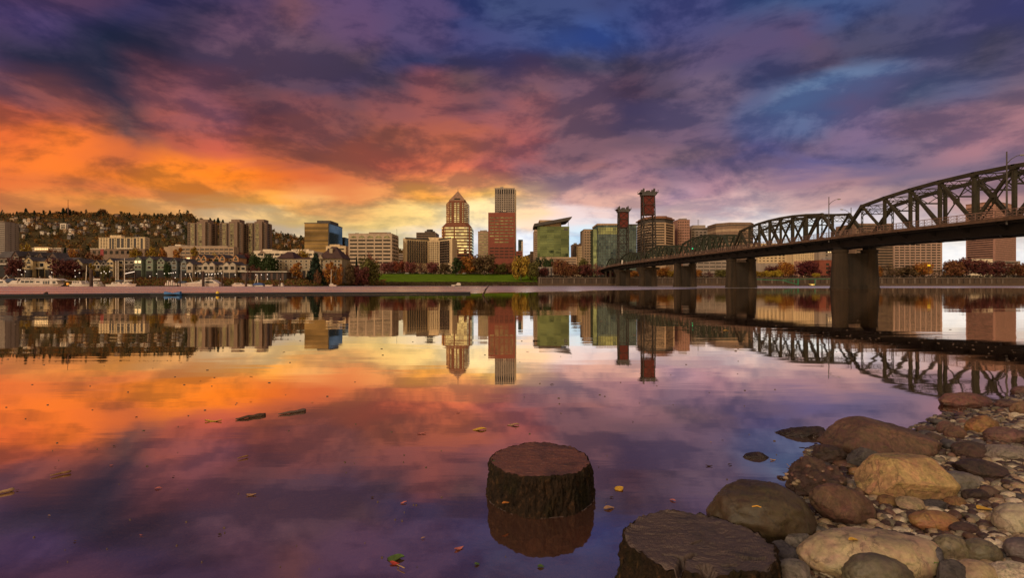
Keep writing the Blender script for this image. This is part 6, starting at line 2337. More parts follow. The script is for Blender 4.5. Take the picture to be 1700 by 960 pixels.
# yacht cut by the left edge
b = boat('white motor yacht with a navy canvas aft, cut by the left edge', -30, 28)
hull(MB(), q(28), q(-34), y, 5, w(471), w(469.5)).build('hull', GEL, b)
c = MB()
slant(c, q(-26), q(17), q(-20), q(12), w(471.2), w(465.5), y - 2, y + 2)
o = c.build('cabin', GEL, b)
for a in (-18, -10, -2, 5):
    MB().box(q(a), q(a + 5), y - 2.12, y - 1.9, w(470), w(467.3)).build('cabin_window', BDARK, o)
slant(MB(), q(14), q(29), q(16), q(27), w(468.5), w(462.5), y - 2, y + 2).build('navy_cover', NAVY, b)
fb = MB()
slant(fb, q(-16), q(10), q(-12), q(6), w(465.5), w(464), y - 1.8, y + 1.8)
fb.bar((q(4), y, w(464)), (q(11), y, w(457)), .25)
fb.bar((q(11), y, w(457)), (q(16), y, w(464)), .2)
fb.build('flybridge', GEL, b)
# long white cruiser
b = boat('long white cruiser with a row of tall dark cabin windows', 20, 111, cat='yacht')
hull(MB(), q(22), q(109), y - 1, 6, w(472.2), w(471.5)).build('hull', HULLP, b)
o = slant(MB(), q(36), q(104), q(42), q(99), w(472), w(464.2), y - 3, y + 1.5).build('cabin', GEL, b)
MB().box(q(43), q(64), y - 3.15, y - 2.8, w(469.8), w(466.3)).build('cabin_window', BDARK, o)
MB().box(q(67.5), q(73), y - 3.15, y - 2.8, w(469.6), w(467.2)).build('cabin_window', BDARK, o)
for a in (78.5, 82.5, 86.5):
    MB().box(q(a), q(a + 2.6), y - 3.15, y - 2.8, w(472), w(466.8)).build('cabin_window', BDARK, o)
MB().box(q(94.5), q(99), y - 3.15, y - 2.8, w(471), w(467)).build('cabin_window', BDARK, o)
MB().profile([(q(64), w(464.3)), (q(110), w(465.8)), (q(101), w(462.6)), (q(66), w(463.2))], y - 3.6, y + 2).build('roof', GEL, b)
rf = MB().box(q(33), q(66), y - 3.2, y + 1.7, w(463), w(461.9))
for a in (35, 41, 48, 56, 63):
    rf.bar((q(a), y - 3, w(470)), (q(a + 3), y - 3, w(462.4)), .35)
rf.build('canopy', GEL, b)
rd = MB()
rd.bar((q(82.5), y, w(458.5)), (q(86.5), y, w(463)), .9, 1.2)
rd.bar((q(66), y, w(459)), (q(66), y, w(463)), .25)
rd.build('radar_arch', GEL, b)
slant(MB(), q(17), q(36), q(27), q(38), w(473.5), w(466), y - 2.6, y + 1).build('swept_stern', GEL, b)
# little cabin boats and a sloop
b = boat('small cabin boat with an orange life ring beside the long cruiser', 109, 150)
hull(MB(), q(118), q(150), y, 3.4, w(472.4), w(471.6)).build('hull', GEL, b)
o = slant(MB(), q(122), q(139), q(123.5), q(137.5), w(472.4), w(466.8), y - 1.4, y + 1.4).build('cabin', GEL, b)
for a in (124.5, 128, 132):
    MB().box(q(a), q(a + 2.2), y - 1.55, y - 1.2, w(470), w(467.9)).build('cabin_window', BDARK, o)
MB().box(q(112), q(137), y - 1.6, y + 1.6, w(467), w(466.5)).build('canopy', GEL, b)
MB().tube([(q(114.5), y - 1.2, w(471.7)), (q(114.5), y - .4, w(471.7))], .85, 10).build('life_ring', M('life_ring', (.75, .35, .06)), b)
b = boat('white sloop with one tall mast left of the dark marina post', 128, 150, y + 6, 'sailboat', 'sailboat')
y2 = y + 6
hull(MB(), X(128, y2), X(150, y2), y2, 3, Z(470.5, y2), Z(469.8, y2)).build('hull', GEL, b)
slant(MB(), X(131, y2), X(147, y2), X(133, y2), X(143, y2), Z(470.5, y2), Z(466.4, y2), y2 - 1.1, y2 + 1.1).build('cabin', GEL, b)
MB().tube([(X(142.5, y2), y2, Z(470, y2)), (X(144, y2), y2, Z(441, y2))], [.28, .18], 6).build('mast', MASTM, b)
b = boat('white fishing boat with a raised prow right of the dark marina post', 152, 172)
hull(MB(), q(170), q(152), y, 3.2, w(472.3), w(469.5)).build('hull', GEL, b)
o = slant(MB(), q(157), q(168), q(158), q(166), w(472), w(467.5), y - 1.2, y + 1.2).build('cabin', GEL, b)
MB().box(q(159), q(165), y - 1.35, y - 1, w(470.5), w(468.6)).build('cabin_window', BDARK, o)
dv = MB()
dv.bar((q(153.5), y, w(459)), (q(156), y, w(466)), .8)
dv.bar((q(156), y, w(464)), (q(166), y, w(464)), .5, 1.0)
dv.build('davit', GEL, b)
for lab, a0, a1, mx, mt_, dy in (('white ketch with the leftmost of the three tall masts', 178, 212, 192.5, 433, 0), ('pale sloop with the middle one of the three tall masts', 182, 214, 196.2, 432.5, 5), ('long white sloop with the tallest mast and furled sails', 196, 227, 206.8, 428.5, -4)):
    y2 = y + dy
    b = boat(lab, a0, a1, y2, 'sailboat', 'sailboat')
    hull(MB(), X(a0, y2), X(a1, y2), y2, 3.2, Z(472.2, y2), Z(471, y2)).build('hull', GEL if dy >= 0 else HULLP, b)
    o = slant(MB(), X(a0 + 8, y2), X(a1 - 9, y2), X(a0 + 10, y2), X(a1 - 12, y2), Z(472, y2), Z(469, y2), y2 - 1.1, y2 + 1.1).build('cabin', GEL, b)
    MB().box(X(a0 + 12, y2), X(a1 - 15, y2), y2 - 1.2, y2 - 1, Z(471, y2), Z(469.8, y2)).build('cabin_window', BDARK, o)
    MB().tube([(X(mx, y2), y2, Z(471, y2)), (X(mx, y2), y2, Z(mt_, y2))], [.30, .20], 6).build('mast', MASTM, b)
    MB().tube([(X(mx, y2), y2, Z(466.8, y2)), (X(mx + 13, y2), y2, Z(466, y2))], [.55, .3], 6).build('furled_sail', GEL if dy else NAVY, b)
# dock boxes and the dark mast
dk_ = empty('floating_dock', (q(280), y, 0), 'floating dock with white boxes and posts left of the big yacht', 'dock')
MB().box(q(272), q(296), y - 1.5, y + 1.5, -.2, .55).build('deck', PILE, dk_)
for i, a in enumerate((276, 279, 282.5, 285.8, 289.5, 293)):
    hh = (470, 466, 468, 465.5, 469, 470.5)[i]
    MB().box(q(a), q(a + 2.0), y - 1, y + .6, .5, w(hh)).build('dock_box', GEL if i % 2 else HULLP, dk_)
b = boat('grey hulled sloop with a thin pale mast behind the floating dock', 288, 318, y + 6, 'sailboat', 'sailboat')
y2 = y + 6
hull(MB(), X(288, y2), X(318, y2), y2, 3, Z(470.5, y2), Z(470, y2)).build('hull', M('grey_hull', (.2, .2, .2), .4), b)
slant(MB(), X(296, y2), X(310, y2), X(298, y2), X(308, y2), Z(470.5, y2), Z(467, y2), y2 - 1, y2 + 1).build('cabin', NAVY, b)
MB().tube([(X(301, y2), y2, Z(470, y2)), (X(300.5, y2), y2, Z(441, y2))], [.28, .18], 6).build('mast', M('mast_grey', (.28, .25, .24), .4), b)
# big yacht
b = boat('big white flybridge yacht with a pink lit hull behind the tall marina post', 296, 368, cat='yacht')
hull(MB(), q(368), q(293), y, 6, w(471.2), w(470.6)).build('hull', HULLP, b)
o = MB().profile([(q(305), w(471)), (q(366), w(471)), (q(360), w(467.2)), (q(356), w(464.8)), (q(338), w(464.4)), (q(326), w(468.2))], y - 2.2, y + 2.2).build('cabin', GEL, b)
MB().profile([(q(342), w(470)), (q(359), w(470)), (q(356), w(467.3)), (q(345), w(467.3))], y - 2.35, y - 2).build('cabin_window', BDARK, o)
MB().profile([(q(327), w(469)), (q(335.5), w(467)), (q(335.5), w(465.6)), (q(333), w(465.8))], y - 2.35, y - 2).build('cabin_window', BDARK, o)
fb = MB()
fb.box(q(341), q(354), y - 1.6, y + 1.6, w(462.8), w(461.4))
fb.bar((q(344), y - 1.4, w(464.8)), (q(342), y - 1.4, w(462)), .2)
fb.bar((q(352), y - 1.4, w(464.8)), (q(353.5), y - 1.4, w(462)), .3)
fb.box(q(349), q(353), y - .8, y + .8, w(461.4), w(459.9))
fb.build('flybridge', GEL, b)
MB().tube([(q(316), y + 2, w(468)), (q(310.5), y + 2, w(453.5))], [.22, .16], 6).build('crane_boom', MASTM, b)
# right hand boats
b = boat('small white runabout right of the big flybridge yacht', 384, 408)
hull(MB(), q(408), q(384), y, 3, w(472.3), w(472.2)).build('hull', HULLP, b)
o = slant(MB(), q(388), q(404), q(391), q(401), w(472.4), w(470), y - 1.1, y + 1.1).build('cabin', GEL, b)
MB().box(q(393), q(400), y - 1.25, y - 1, w(471.6), w(470.5)).build('cabin_window', BDARK, o)
b = boat('pale dinghy moored between the runabout and the blue covered boat', 411, 422, name='dinghy')
hull(MB(), q(421), q(410), y, 2, w(472.6), w(472.0)).build('hull', GEL, b)
b = boat('sailboat under a bright blue tarpaulin with leaning mast poles', 418, 439, cat='sailboat', name='sailboat')
hull(MB(), q(438), q(418), y, 2.6, w(472.8), w(472.4)).build('hull', GEL, b)
MB().profile([(q(420.5), w(473.6)), (q(438.5), w(473.6)), (q(437), w(471.2)), (q(430), w(469.8)), (q(423), w(471.2))], y - 1.5, y + 1.5).build('blue_cover', BLUEC, b)
ms = MB()
ms.tube([(q(422.5), y, w(471)), (q(427.5), y, w(456))], [.22, .15], 6)
ms.tube([(q(427.8), y, w(470)), (q(427.8), y, w(455.5))], [.22, .15], 6)
ms.build('mast', MASTM, b)
b = boat('low flat pale skiff right of the blue covered sailboat', 440, 454, name='skiff')
hull(MB(), q(441), q(453), y, 1.6, w(473.2), w(473.0)).build('hull', HULLP, b)
b = boat('tiny white workboat with a square wheelhouse before the boathouse', 462, 471, name='workboat')
hull(MB(), q(471), q(462), y, 1.8, w(473), w(472.6)).build('hull', GEL, b)
MB().box(q(467), q(469.6), y - .7, y + .7, w(473.2), w(469.9)).build('wheelhouse', GEL, b)
y2 = 352.0
b = boat('lone sailboat with a slim mast anchored before the upright orange tree', 545, 559, y2, 'sailboat', 'sailboat')
hull(MB(), X(559, y2), X(546, y2), y2, 2.2, Z(473.2, y2), Z(472.6, y2)).build('hull', HULLP, b)
slant(MB(), X(547.5, y2), X(554, y2), X(548.5, y2), X(553, y2), Z(473.2, y2), Z(471, y2), y2 - .7, y2 + .7).build('cabin', GEL, b)
MB().tube([(X(549.5, y2), y2, Z(472.5, y2)), (X(550, y2), y2, Z(447, y2))], [.2, .13], 6).build('mast', MASTM, b)
y2 = 395.0
b = boat('small white motorboat moored alone left of the lawn', 604, 612, y2)
hull(MB(), X(612, y2), X(604, y2), y2, 1.8, Z(473, y2), Z(472.4, y2)).build('hull', GEL, b)
slant(MB(), X(605.5, y2), X(609, y2), X(606, y2), X(608.5, y2), Z(473, y2), Z(471, y2), y2 - .6, y2 + .6).build('cabin', GEL, b)
y2 = 424.0
b = boat('white boat under a rounded cover pulled up at the foot of the lawn', 750, 766, y2)
hull(MB(), X(750, y2), X(757, y2), y2 - 2, 1.6, Z(473, y2), Z(472.4, y2)).build('hull', GEL, b)
MB().profile([(X(757, y2), Z(474.2, y2)), (X(765, y2), Z(474.2, y2)), (X(765, y2), Z(471.6, y2)), (X(763.5, y2), Z(469.8, y2)), (X(759.5, y2), Z(469.8, y2)), (X(757.5, y2), Z(471.8, y2))], y2 - 1, y2 + 1.2).build('rounded_cover', GEL, b)
b = boat('dark rowing boat drawn up on the stones right of the covered white boat', 817, 830, y2, name='rowing_boat')
hull(MB(), X(829, y2), X(818, y2), y2, 1.6, Z(472.6, y2), Z(472.0, y2)).build('hull', PILE, b)
# floating jetty along the boats
jt = empty('jetty', (q(200), y + 8, 0), 'long low dark jetty running behind the moored boats', 'jetty')
MB().box(q(-60), q(480), y + 8.5, y + 10.5, -.4, .55).build('deck', PILE, jt)

# big mooring posts
for px, top, r_, lab in ((151.5, 447.5, .95, 'thick dark mooring post beside the single mast sloop'), (337.3, 450.5, .8, 'thick dark mooring post in front of the big flybridge yacht'),
                         (408.5, 452, .62, 'slim dark mooring post beside the pale dinghy'), (368.5, 455, .4, 'thin dark mooring post behind the stern of the big yacht'), (299, 455, .35, 'thin dark mooring post by the grey hulled sloop'),
                         (464.5, 456, .4, 'thin dark mooring post beside the tiny workboat')):
    yy_ = y - 4.5
    o = MB().tube([(X(px, yy_), yy_, -1.5), (X(px, yy_), yy_, Z(top, yy_) - .4), (X(px, yy_), yy_, Z(top, yy_))], [r_, r_, r_ * .6], 10).build('mooring_post', PILE)
    tag(o, lab, 'mooring post', 'mooring posts of the marina')
# lamps of the promenade, lit
GLOBE = EMIT('lamp_globe', (1.0, .86, .72), .9)
lamps = [(30, 448), (33.5, 448.5), (42, 451), (36, 456), (86, 452.5), (124.5, 449.5), (132, 453.5), (125, 459.5), (168, 453.5), (173, 451), (176, 454), (182, 451), (249, 459), (260, 455), (273, 454.5), (280.5, 454), (284, 453.5), (287.5, 453.2), (291.5, 452.5), (291, 461.5), (308, 455.5),
         (315, 455.2), (324.5, 453.5), (332, 454), (342.5, 456), (347, 455.8), (351, 456), (352.5, 455.3), (357, 455), (362, 454.5), (368, 454), (390.5, 456.5), (409, 460), (425, 456.5), (434, 456.5), (444, 456), (444, 463.5), (465.5, 463.5)]
for px, row in lamps:
    yy_ = 344.0
    x = X(px, yy_)
    zz = Z(row, yy_)
    g = min(ground_far(x, yy_) - .3, zz - 2)
    wh_ = 'before the cream row at the left' if px < 60 else 'below the broad red maple' if px < 140 else 'around the three tall masts' if px < 190 else 'before the blue grey houses' if px < 300 else 'above the big flybridge yacht' if px < 372 else 'by the boathouse'
    ml = empty('promenade_lamp', (x, yy_, g), 'small lit globe lamp on the marina promenade ' + wh_, 'lamp', 'lit promenade lamps ' + wh_)
    MB().tube([(x, yy_, g), (x, yy_, zz)], .08, 5).build('post', METAL_DK, ml)
    MB().tube([(x, yy_, zz - .28), (x, yy_, zz - .12), (x, yy_, zz + .16), (x, yy_, zz + .3)], [.1, .27, .27, .1], 8).build('globe', GLOBE, ml)
rp_ = empty('lit_gangway', (X(217, 340), 340, 0), 'sloping gangway with a string of small lights before the green houses', 'gangway')
MB().bar((X(209, 340), 340, Z(455.3, 340)), (X(225, 340), 340, Z(452.0, 340)), 1.4, .3).build('walkway', PILE, rp_)
for k in range(9):
    px = 209.5 + k * 1.8
    MB().box(X(px, 340) - .25, X(px, 340) + .25, 339.2, 339.5, Z(454.9 - k * .38, 340), Z(454.0 - k * .38, 340)).build('rail_light', GLOBE, rp_)
ubox('support', PILE, rp_, X(224, 340), X(225, 340), 339.5, 340.5, -1, Z(452.6, 340))

# green gangway and its float under the bridge
y = 424.0
gg = empty('green_gangway', (q(1310), y, 0), 'green steel gangway slanting down to a small landing under the bridge', 'gangway')
GRN = M('gangway_green', (0.015, 0.12, 0.06), .5)
gb = MB()
gb.bar((q(1252), y, w(464)), (q(1298), y, w(465.5)), .35, .5)
gb.bar((q(1298), y, w(465.5)), (q(1325), y, w(472.8)), .35, .6)
gb.bar((q(1300), y, w(464.5)), (q(1325), y, w(463.6)), .3, .5)
for k in range(6):
    f = k / 5
    gb.bar((q(1300 + 24 * f), y, w(466 + 6.6 * f)), (q(1300 + 24 * f), y, w(464.5 - .8 * f)), .2)
gb.bar((q(1325), y, -1), (q(1325), y, w(463)), .7)
gb.bar((q(1353), y, -1), (q(1353), y, w(463.5)), .5)
gb.bar((q(1325), y, w(463.8)), (q(1382), y, w(463.4)), .25, .35)
gb.build('truss', GRN, gg)
ubox('landing', PILE, gg, q(1322), q(1360), y - 2, y + 2, -.4, .5)
bt = empty('landing_hut', (q(1347), y - .5, .5), 'small yellow lit hut on the landing of the green gangway', 'hut')
MB().box(q(1344.5), q(1351), y - 1, y + .6, .5, w(472.2)).build('wall', M('hut_yellow', (.75, .58, .16)), bt)
MB().box(q(1343), q(1351.5), y - 1.3, y + .9, w(472.2), w(471.6)).build('roof', M('hut_yellow', (.75, .58, .16)), bt)
MB().box(q(1346), q(1348), y - 1.1, y - .9, .8, w(472.9)).build('window', LIT, bt)
sx_ = X(1542, 452)
ye = empty('sign', (sx_, 452, 7), 'small plain yellow sign panel above the trees by the striped slab', 'sign')
MB().profile([(X(1539.5, 452), Z(442, 452)), (X(1544.5, 452), Z(442.2, 452)), (X(1544.5, 452), Z(439.3, 452)), (X(1539.5, 452), Z(439.8, 452))], 451.8, 452.0).build('panel', M('sign_yellow', (.8, .6, .02)), ye)
MB().tube([(sx_, 452.1, 7), (sx_, 452.1, Z(439.6, 452))], .1, 6).build('post', METAL_DK, ye)

# parked cars along the street behind the lawn
CARC = {'white': (.6, .55, .5), 'silver': (.3, .28, .27), 'dark': (.03, .03, .035), 'red': (.22, .03, .025)}
for i, (px, c) in enumerate(((640, 'white'), (648, 'silver'), (656, 'white'), (665, 'dark'), (676, 'white'), (684, 'silver'), (693, 'dark'), (702, 'white'), (713, 'dark'), (722, 'silver'), (742, 'white'), (758, 'silver'), (770, 'white'), (787, 'dark'), (813, 'white'), (834, 'red'), (843, 'dark'))):
    y = 552.0
    x = X(px, y)
    g = ground_far(x, y) + .45
    cr_ = empty('parked_car', (x, y, g), '%s car parked behind the lawn %s' % (c, 'before the low beige block' if px < 672 else 'before the hotel' if px < 758 else 'below the pointed tower' if px < 800 else 'before the brick slab'), 'car', 'cars parked behind the lawn')
    cm = M('car_' + c, CARC[c], .3)
    MB().profile([(x - 2.2, g + .35), (x + 2.2, g + .35), (x + 2.25, g + .85), (x + 1.2, g + .98), (x - 2.1, g + .98), (x - 2.25, g + .7)], y - .9, y + .9).build('body', cm, cr_)
    MB().profile([(x - 1.9, g + .98), (x + 1.1, g + .98), (x + .4, g + 1.52), (x - 1.4, g + 1.52)], y - .8, y + .8).build('cabin', BDARK, cr_)
    for s in (-1.35, 1.35):
        MB().tube([(x + s, y - .95, g + .33), (x + s, y - .6, g + .33)], .33, 8).build('wheel', METAL_DK, cr_)

# floating boom with its blue float, and things sticking out of the river
bm_pts = [(X(px, yy), yy, .04) for px, yy in ((-120, 42), (0, 44), (250, 50), (520, 55), (700, 57.5), (781, 58.5))]
o = MB().tube(bm_pts, .2, 8).build('floating_boom', M('boom_black', (.008, .008, .008), .5))
tag(o, 'long black floating boom lying across the still water', 'boom')
yy = 50.4
bf = empty('blue_float', (X(287, yy), yy, 0), 'bright blue twin coned float tied to the black boom', 'float')
for s in (-1, 1):
    MB().tube([(X(287, yy), yy, .16), (X(287, yy) + s * .35, yy, .2), (X(287, yy) + s * .82, yy, .2)], [.05, .12, .20], 10).build('cone', M('float_blue', (.02, .10, .26), .4), bf)
o = MB().tube([(X(362, 51.5), 51.4, .16), (X(362, 51.5), 51.4, .3), (X(362, 51.5), 51.4, .42)], [.14, .17, .05], 8).build('marker_buoy', M('buoy_yellow', (.6, .4, .05)))
tag(o, 'tiny yellow marker buoy on the black boom', 'buoy')
yy = 50.0
o = MB().tube([(X(799, yy), yy, -.3), (X(804, yy), yy, .3), (X(806.5, yy), yy, .62), (X(811, yy), yy, .95)], [.07, .10, .08, .03], 7).add([], []).build('leaning_branch', PILE)
tag(o, 'dark broken branch leaning out of the water right of the boom', 'branch')
yy = 52.0
o = MB().tube([(X(73, 52) , 52, -.05), (X(75, 52), 52, .13), (X(77, 52), 52, .2), (X(80, 52), 52, .03)], [.05, .15, .17, .04], 7).build('driftwood_lump', PILE)
tag(o, 'small dark lump of driftwood beyond the left end of the boom', 'driftwood')

# ------------------------------------------------------------------ stones of the shore
S_ROUGH = STONE('stone_rough', .36, 7, .35, .68)
S_SMOOTH = STONE('stone_smooth', .26, 8, .14, .5)
S_PEB = STONE('pebble_skin', .25, 26, .15, .5)


def stone_mesh(seed, sub, rx, ry, rz, lump=.18, planes=6, cut=.78, fine=.03, cuts=()):
    rnd = random.Random(seed)
    bm = bmesh.new()
    bmesh.ops.create_icosphere(bm, subdivisions=sub, radius=1)
    pl = []
    for _ in range(planes):
        n = Vector((rnd.gauss(0, 1), rnd.gauss(0, 1), rnd.gauss(0, .8))).normalized()
        pl.append((n, rnd.uniform(cut, cut + .2)))
    pl += [(Vector(c_[:3]).normalized(), c_[3]) for c_ in cuts]
    o = Vector((rnd.random() * 50, rnd.random() * 50, rnd.random() * 50))
    for v in bm.verts:
        d = v.co.normalized()
        r = 1 + lump * mnoise.noise(d * 1.1 + o) + lump * .5 * mnoise.noise(d * 2.4 + o)
        p = d * r
        for n, c in pl:
            e = p.dot(n) - c
            if e > 0:
                p -= n * e * .9
        p += d * fine * (mnoise.noise(d * 5 + o) + .6 * (1 - 2 * abs(mnoise.noise(d * 4 + o))) * .5 + .5 * mnoise.noise(d * 13 + o) + .3 * mnoise.noise(d * 28 + o))
        v.co = Vector((p.x * rx, p.y * ry, p.z * rz))
    me = bpy.data.meshes.new('stone')
    bm.to_mesh(me)
    bm.free()
    me.polygons.foreach_set('use_smooth', [True] * len(me.polygons))
    return me


OCC = []       # (x, y, r) of what already lies on the shore


def boulder(p0, p1, r0, r1, color, label, seed=1, dr=.75, lump=.16, planes=6, cut=.76, mat=None, cuts=(), rot=0, tilt=0, bury=.30, name='boulder', yoff=0.0, sub=5, fine=.042, cat='boulder', ztop=None):
    """A stone whose outline covers the given columns and rows; its size follows from where it lies on the shore."""
    mat = mat or S_ROUGH
    cx_ = (p0 + p1) / 2
    f = ground_hit(cx_, min(r1, 1010))
    if r1 > 1010:
        f = ground_hit(cx_, 1010)
    yf = f.y + yoff
    w_ = (p1 - p0) / 2 / F * yf
    d_ = w_ * dr
    for _ in range(3):
        yc = yf + d_ * .8
        w_ = (p1 - p0) / 2 / F * yc
        d_ = w_ * dr
    xc = (cx_ - 850) / F * yc
    g = ground_near(xc, yc)
    top = CAM_Z - (r0 - HOR) / F * (yc + d_ * .25)
    h = max(.02, top - g)
    zc_ = g + h * bury
    rz = (h * (1 - bury)) / .96
    me_ = stone_mesh(seed, sub, w_ * 1.06, d_, rz, lump, planes, cut, fine, cuts)
    me_.materials.append(mat)
    o = bpy.data.objects.new(name, me_)
    o.location = (xc, yc, zc_)
    o.rotation_euler = (0, R(tilt), R(rot))
    o.color = tuple(color) + (1,)
    COL.objects.link(o)
    tag(o, label, cat)
    OCC.append((xc, yc, max(w_ * .92, d_ * .9)))
    return o


C_ = dict(brown=(.092, .046, .028), dkbrown=(.050, .026, .018), ochre=(.28, .168, .072), olive=(.085, .054, .022), dome=(.045, .029, .014), pale=(.31, .215, .125), grey=(.13, .105, .085), dkgrey=(.058, .046, .042), slate=(.066, .054, .054),
          orange=(.19, .092, .034), tan=(.22, .15, .085), red=(.095, .046, .033), rust=(.12, .058, .034), cream=(.40, .31, .21), wet=(.036, .018, .013), olgrey=(.125, .095, .055))

boulder(1372, 1546, 692, 764, C_['brown'], 'big smooth brown boulder at the waterline, largest of the upper shore', 3, .62, .14, 3, .9, fine=.035, cuts=((.55, -.1, .80, .60), (-.8, 0, .5, .80), (.1, -.75, .5, .72)))
boulder(1411, 1469, 742, 780, C_['dkgrey'], 'dark grey wedge of rock leaning on the front of the big brown boulder', 14, .6, .12, 9, .62)
boulder(1354, 1402, 738, 772, C_['dkbrown'], 'low dark lumpy rock at the left foot of the big brown boulder', 22, .7, .35, 3, .8)
boulder(1430, 1580, 748, 832, C_['ochre'], 'broad angular ochre boulder with a flat sloping face', 8, .62, .07, 0, .66, fine=.022, cuts=((.05, -.62, .78, .66), (-.84, -.1, .42, .72), (.84, -.1, .36, .78), (-.1, -.9, -.25, .76), (0, .1, 1, .78), (.9, -.3, -.1, .9)), bury=.30)
boulder(1313, 1394, 766, 830, C_['dkbrown'], 'knobbly brown conglomerate rock at the edge of the water', 31, .7, .42, 2, .9, fine=.09)
boulder(1186, 1338, 800, 905, C_['dome'], 'large smooth olive brown dome shaped boulder behind the front stump', 47, .8, .14, 4, .88, S_SMOOTH, tilt=6)
boulder(1345, 1452, 808, 874, C_['brown'], 'oblong brown rock slanting down to the right above the pale boulder', 52, .5, .12, 5, .74, tilt=22, bury=.40)
boulder(1341, 1554, 878, 985, C_['pale'], 'largest pale smooth boulder with dark spots at the bottom of the shore', 66, .52, .12, 4, .86, S_SMOOTH, yoff=.05)
boulder(1404, 1508, 920, 990, (.10, .078, .05), 'rounded dark brown cobble in front of the pale boulder', 71, .6, .08, 3, .9, S_SMOOTH)
boulder(1515, 1587, 848, 884, C_['orange'], 'orange brown pill shaped stone right of the oblong rock', 75, .6, .07, 4, .84, S_SMOOTH, name='cobble', cat='stone')
boulder(1550, 1605, 887, 938, C_['olgrey'], 'olive grey rounded stone left of its round twin', 81, .8, .10, 5, .8, S_SMOOTH, name='cobble', cat='stone')
boulder(1602, 1656, 895, 938, C_['olgrey'], 'round olive grey stone right of its rougher neighbour', 83, .85, .05, 2, .92, S_SMOOTH, name='cobble', cat='stone')
boulder(1657, 1730, 836, 892, (.27, .21, .14), 'large pale rounded stone at the right edge of the shore', 85, .8, .06, 3, .9, S_SMOOTH)
boulder(1673, 1730, 894, 940, (.085, .062, .055), 'dark brown round stone below the pale one at the right edge', 87, .8, .08, 3, .9, S_SMOOTH, name='cobble', cat='stone')
boulder(1516, 1578, 908, 960, C_['slate'], 'dark grey splintered block with straight grooves beside the pale boulder', 90, .6, .06, 14, .52, S_ROUGH, rot=20)
boulder(1548, 1614, 930, 985, C_['dkgrey'], 'dark angular rock right of the grooved block', 92, .6, .10, 9, .6)
boulder(1588, 1652, 930, 985, C_['tan'], 'plump tan stone in the bottom row right of the dark angular rock', 94, .8, .06, 3, .88, S_SMOOTH, name='cobble', cat='stone')
boulder(1647, 1725, 934, 990, C_['cream'], 'pale speckled granite stone in the bottom right corner', 95, .8, .06, 3, .88, STONE('granite', .55, 20, .2, .6), name='cobble', cat='stone')
boulder(1262, 1332, 897, 940, C_['slate'], 'dark slate slab between the front stump and the pale boulder', 101, .8, .1, 9, .6)
boulder(1301, 1347, 882, 918, C_['grey'], 'grey stone with a pale top right of the dome shaped boulder', 103, .8, .12, 7, .68)
boulder(1283, 1352, 928, 985, C_['grey'], 'grey angular slab at the bottom right of the front stump', 104, .7, .08, 9, .62)
boulder(1558, 1622, 782, 818, (.12, .095, .075), 'grey brown smooth stone right of the ochre boulder', 105, .7, .1, 4, .82, S_SMOOTH)
boulder(1590, 1672, 764, 800, C_['dkbrown'], 'flat dark brown slab above the grey brown smooth stone', 106, .7, .2, 6, .7)
boulder(1586, 1646, 734, 764, C_['dkbrown'], 'dark brown rock with a small pale pebble on it near the upper shore', 107, .8, .16, 5, .76)
boulder(1638, 1702, 738, 768, (.16, .12, .095), 'wide grey tan stone near the right edge of the upper shore', 108, .8, .1, 4, .8)
boulder(1640, 1705, 710, 738, C_['red'], 'reddish brown slab at the right edge of the upper shore', 109, .8, .16, 6, .7)
boulder(1568, 1602, 708, 730, C_['rust'], 'rust brown cobble behind the right end of the big brown boulder', 110, .8, .1, 5, .8, name='cobble', cat='stone')
boulder(1557, 1585, 700, 722, C_['red'], 'dark red cobble standing in the shallows behind the big boulder', 111, .8, .1, 5, .8, name='cobble', cat='stone')
boulder(1609, 1652, 692, 722, C_['orange'], 'orange lit lumpy rock on the upper shore near the water', 112, .8, .25, 4, .8)
boulder(1524, 1552, 707, 720, C_['red'], 'small flat red brown stone lying in the shallows', 113, .8, .1, 3, .85, name='cobble', cat='stone')
boulder(1565, 1640, 652, 680, (.11, .045, .032), 'low reddish boulder awash under the mirrored bridge truss', 114, .5, .16, 3, .9)
boulder(1655, 1690, 664, 680, C_['red'], 'small reddish rock in the shallows right of the awash boulder', 115, .7, .2, 4, .8, name='cobble', cat='stone')
boulder(1682, 1720, 641, 656, C_['red'], 'reddish rock just above the water at the right edge', 116, .7, .15, 4, .8)
boulder(1680, 1715, 666, 690, C_['rust'], 'rusty brown stone at the right edge of the shallows', 117, .7, .15, 4, .8, name='cobble', cat='stone')
boulder(1277, 1369, 706, 731, C_['wet'], 'dark wet slab of driftwood like rock lying off the shore', 118, .34, .16, 8, .58, rot=0, tilt=-7, bury=.5, fine=.09, cuts=((-.55, 0, .8, .5), (0, .1, 1, .62)))
boulder(1348, 1390, 716, 734, C_['dkbrown'], 'flat brown stone touching the dark wet slab', 119, .6, .06, 4, .86, bury=.45, name='cobble', cat='stone')
boulder(1235, 1275, 751, 768, C_['wet'], 'small dark stone alone in the water left of the conglomerate rock', 120, .5, .12, 5, .8, name='cobble', cat='stone')
boulder(1243, 1272, 794, 803, C_['wet'], 'thin dark stone barely breaking the water above the dome boulder', 121, .5, .1, 4, .85, name='cobble', cat='stone')
boulder(1386, 1432, 765, 780, C_['rust'], 'rust brown cobble under the left corner of the dark grey wedge', 122, .7, .1, 4, .82, S_SMOOTH, name='cobble', cat='stone')
boulder(1410, 1432, 776, 792, C_['orange'], 'small bright orange pebble left of the ochre boulder', 123, .8, .06, 3, .88, S_SMOOTH, name='cobble', cat='stone')
boulder(1458, 1490, 822, 842, C_['orange'], 'orange stone tucked under the ochre boulder', 124, .8, .1, 4, .8, name='cobble', cat='stone')
boulder(1488, 1536, 826, 850, C_['tan'], 'blocky tan stone under the middle of the ochre boulder', 125, .7, .1, 7, .68, name='cobble', cat='stone')
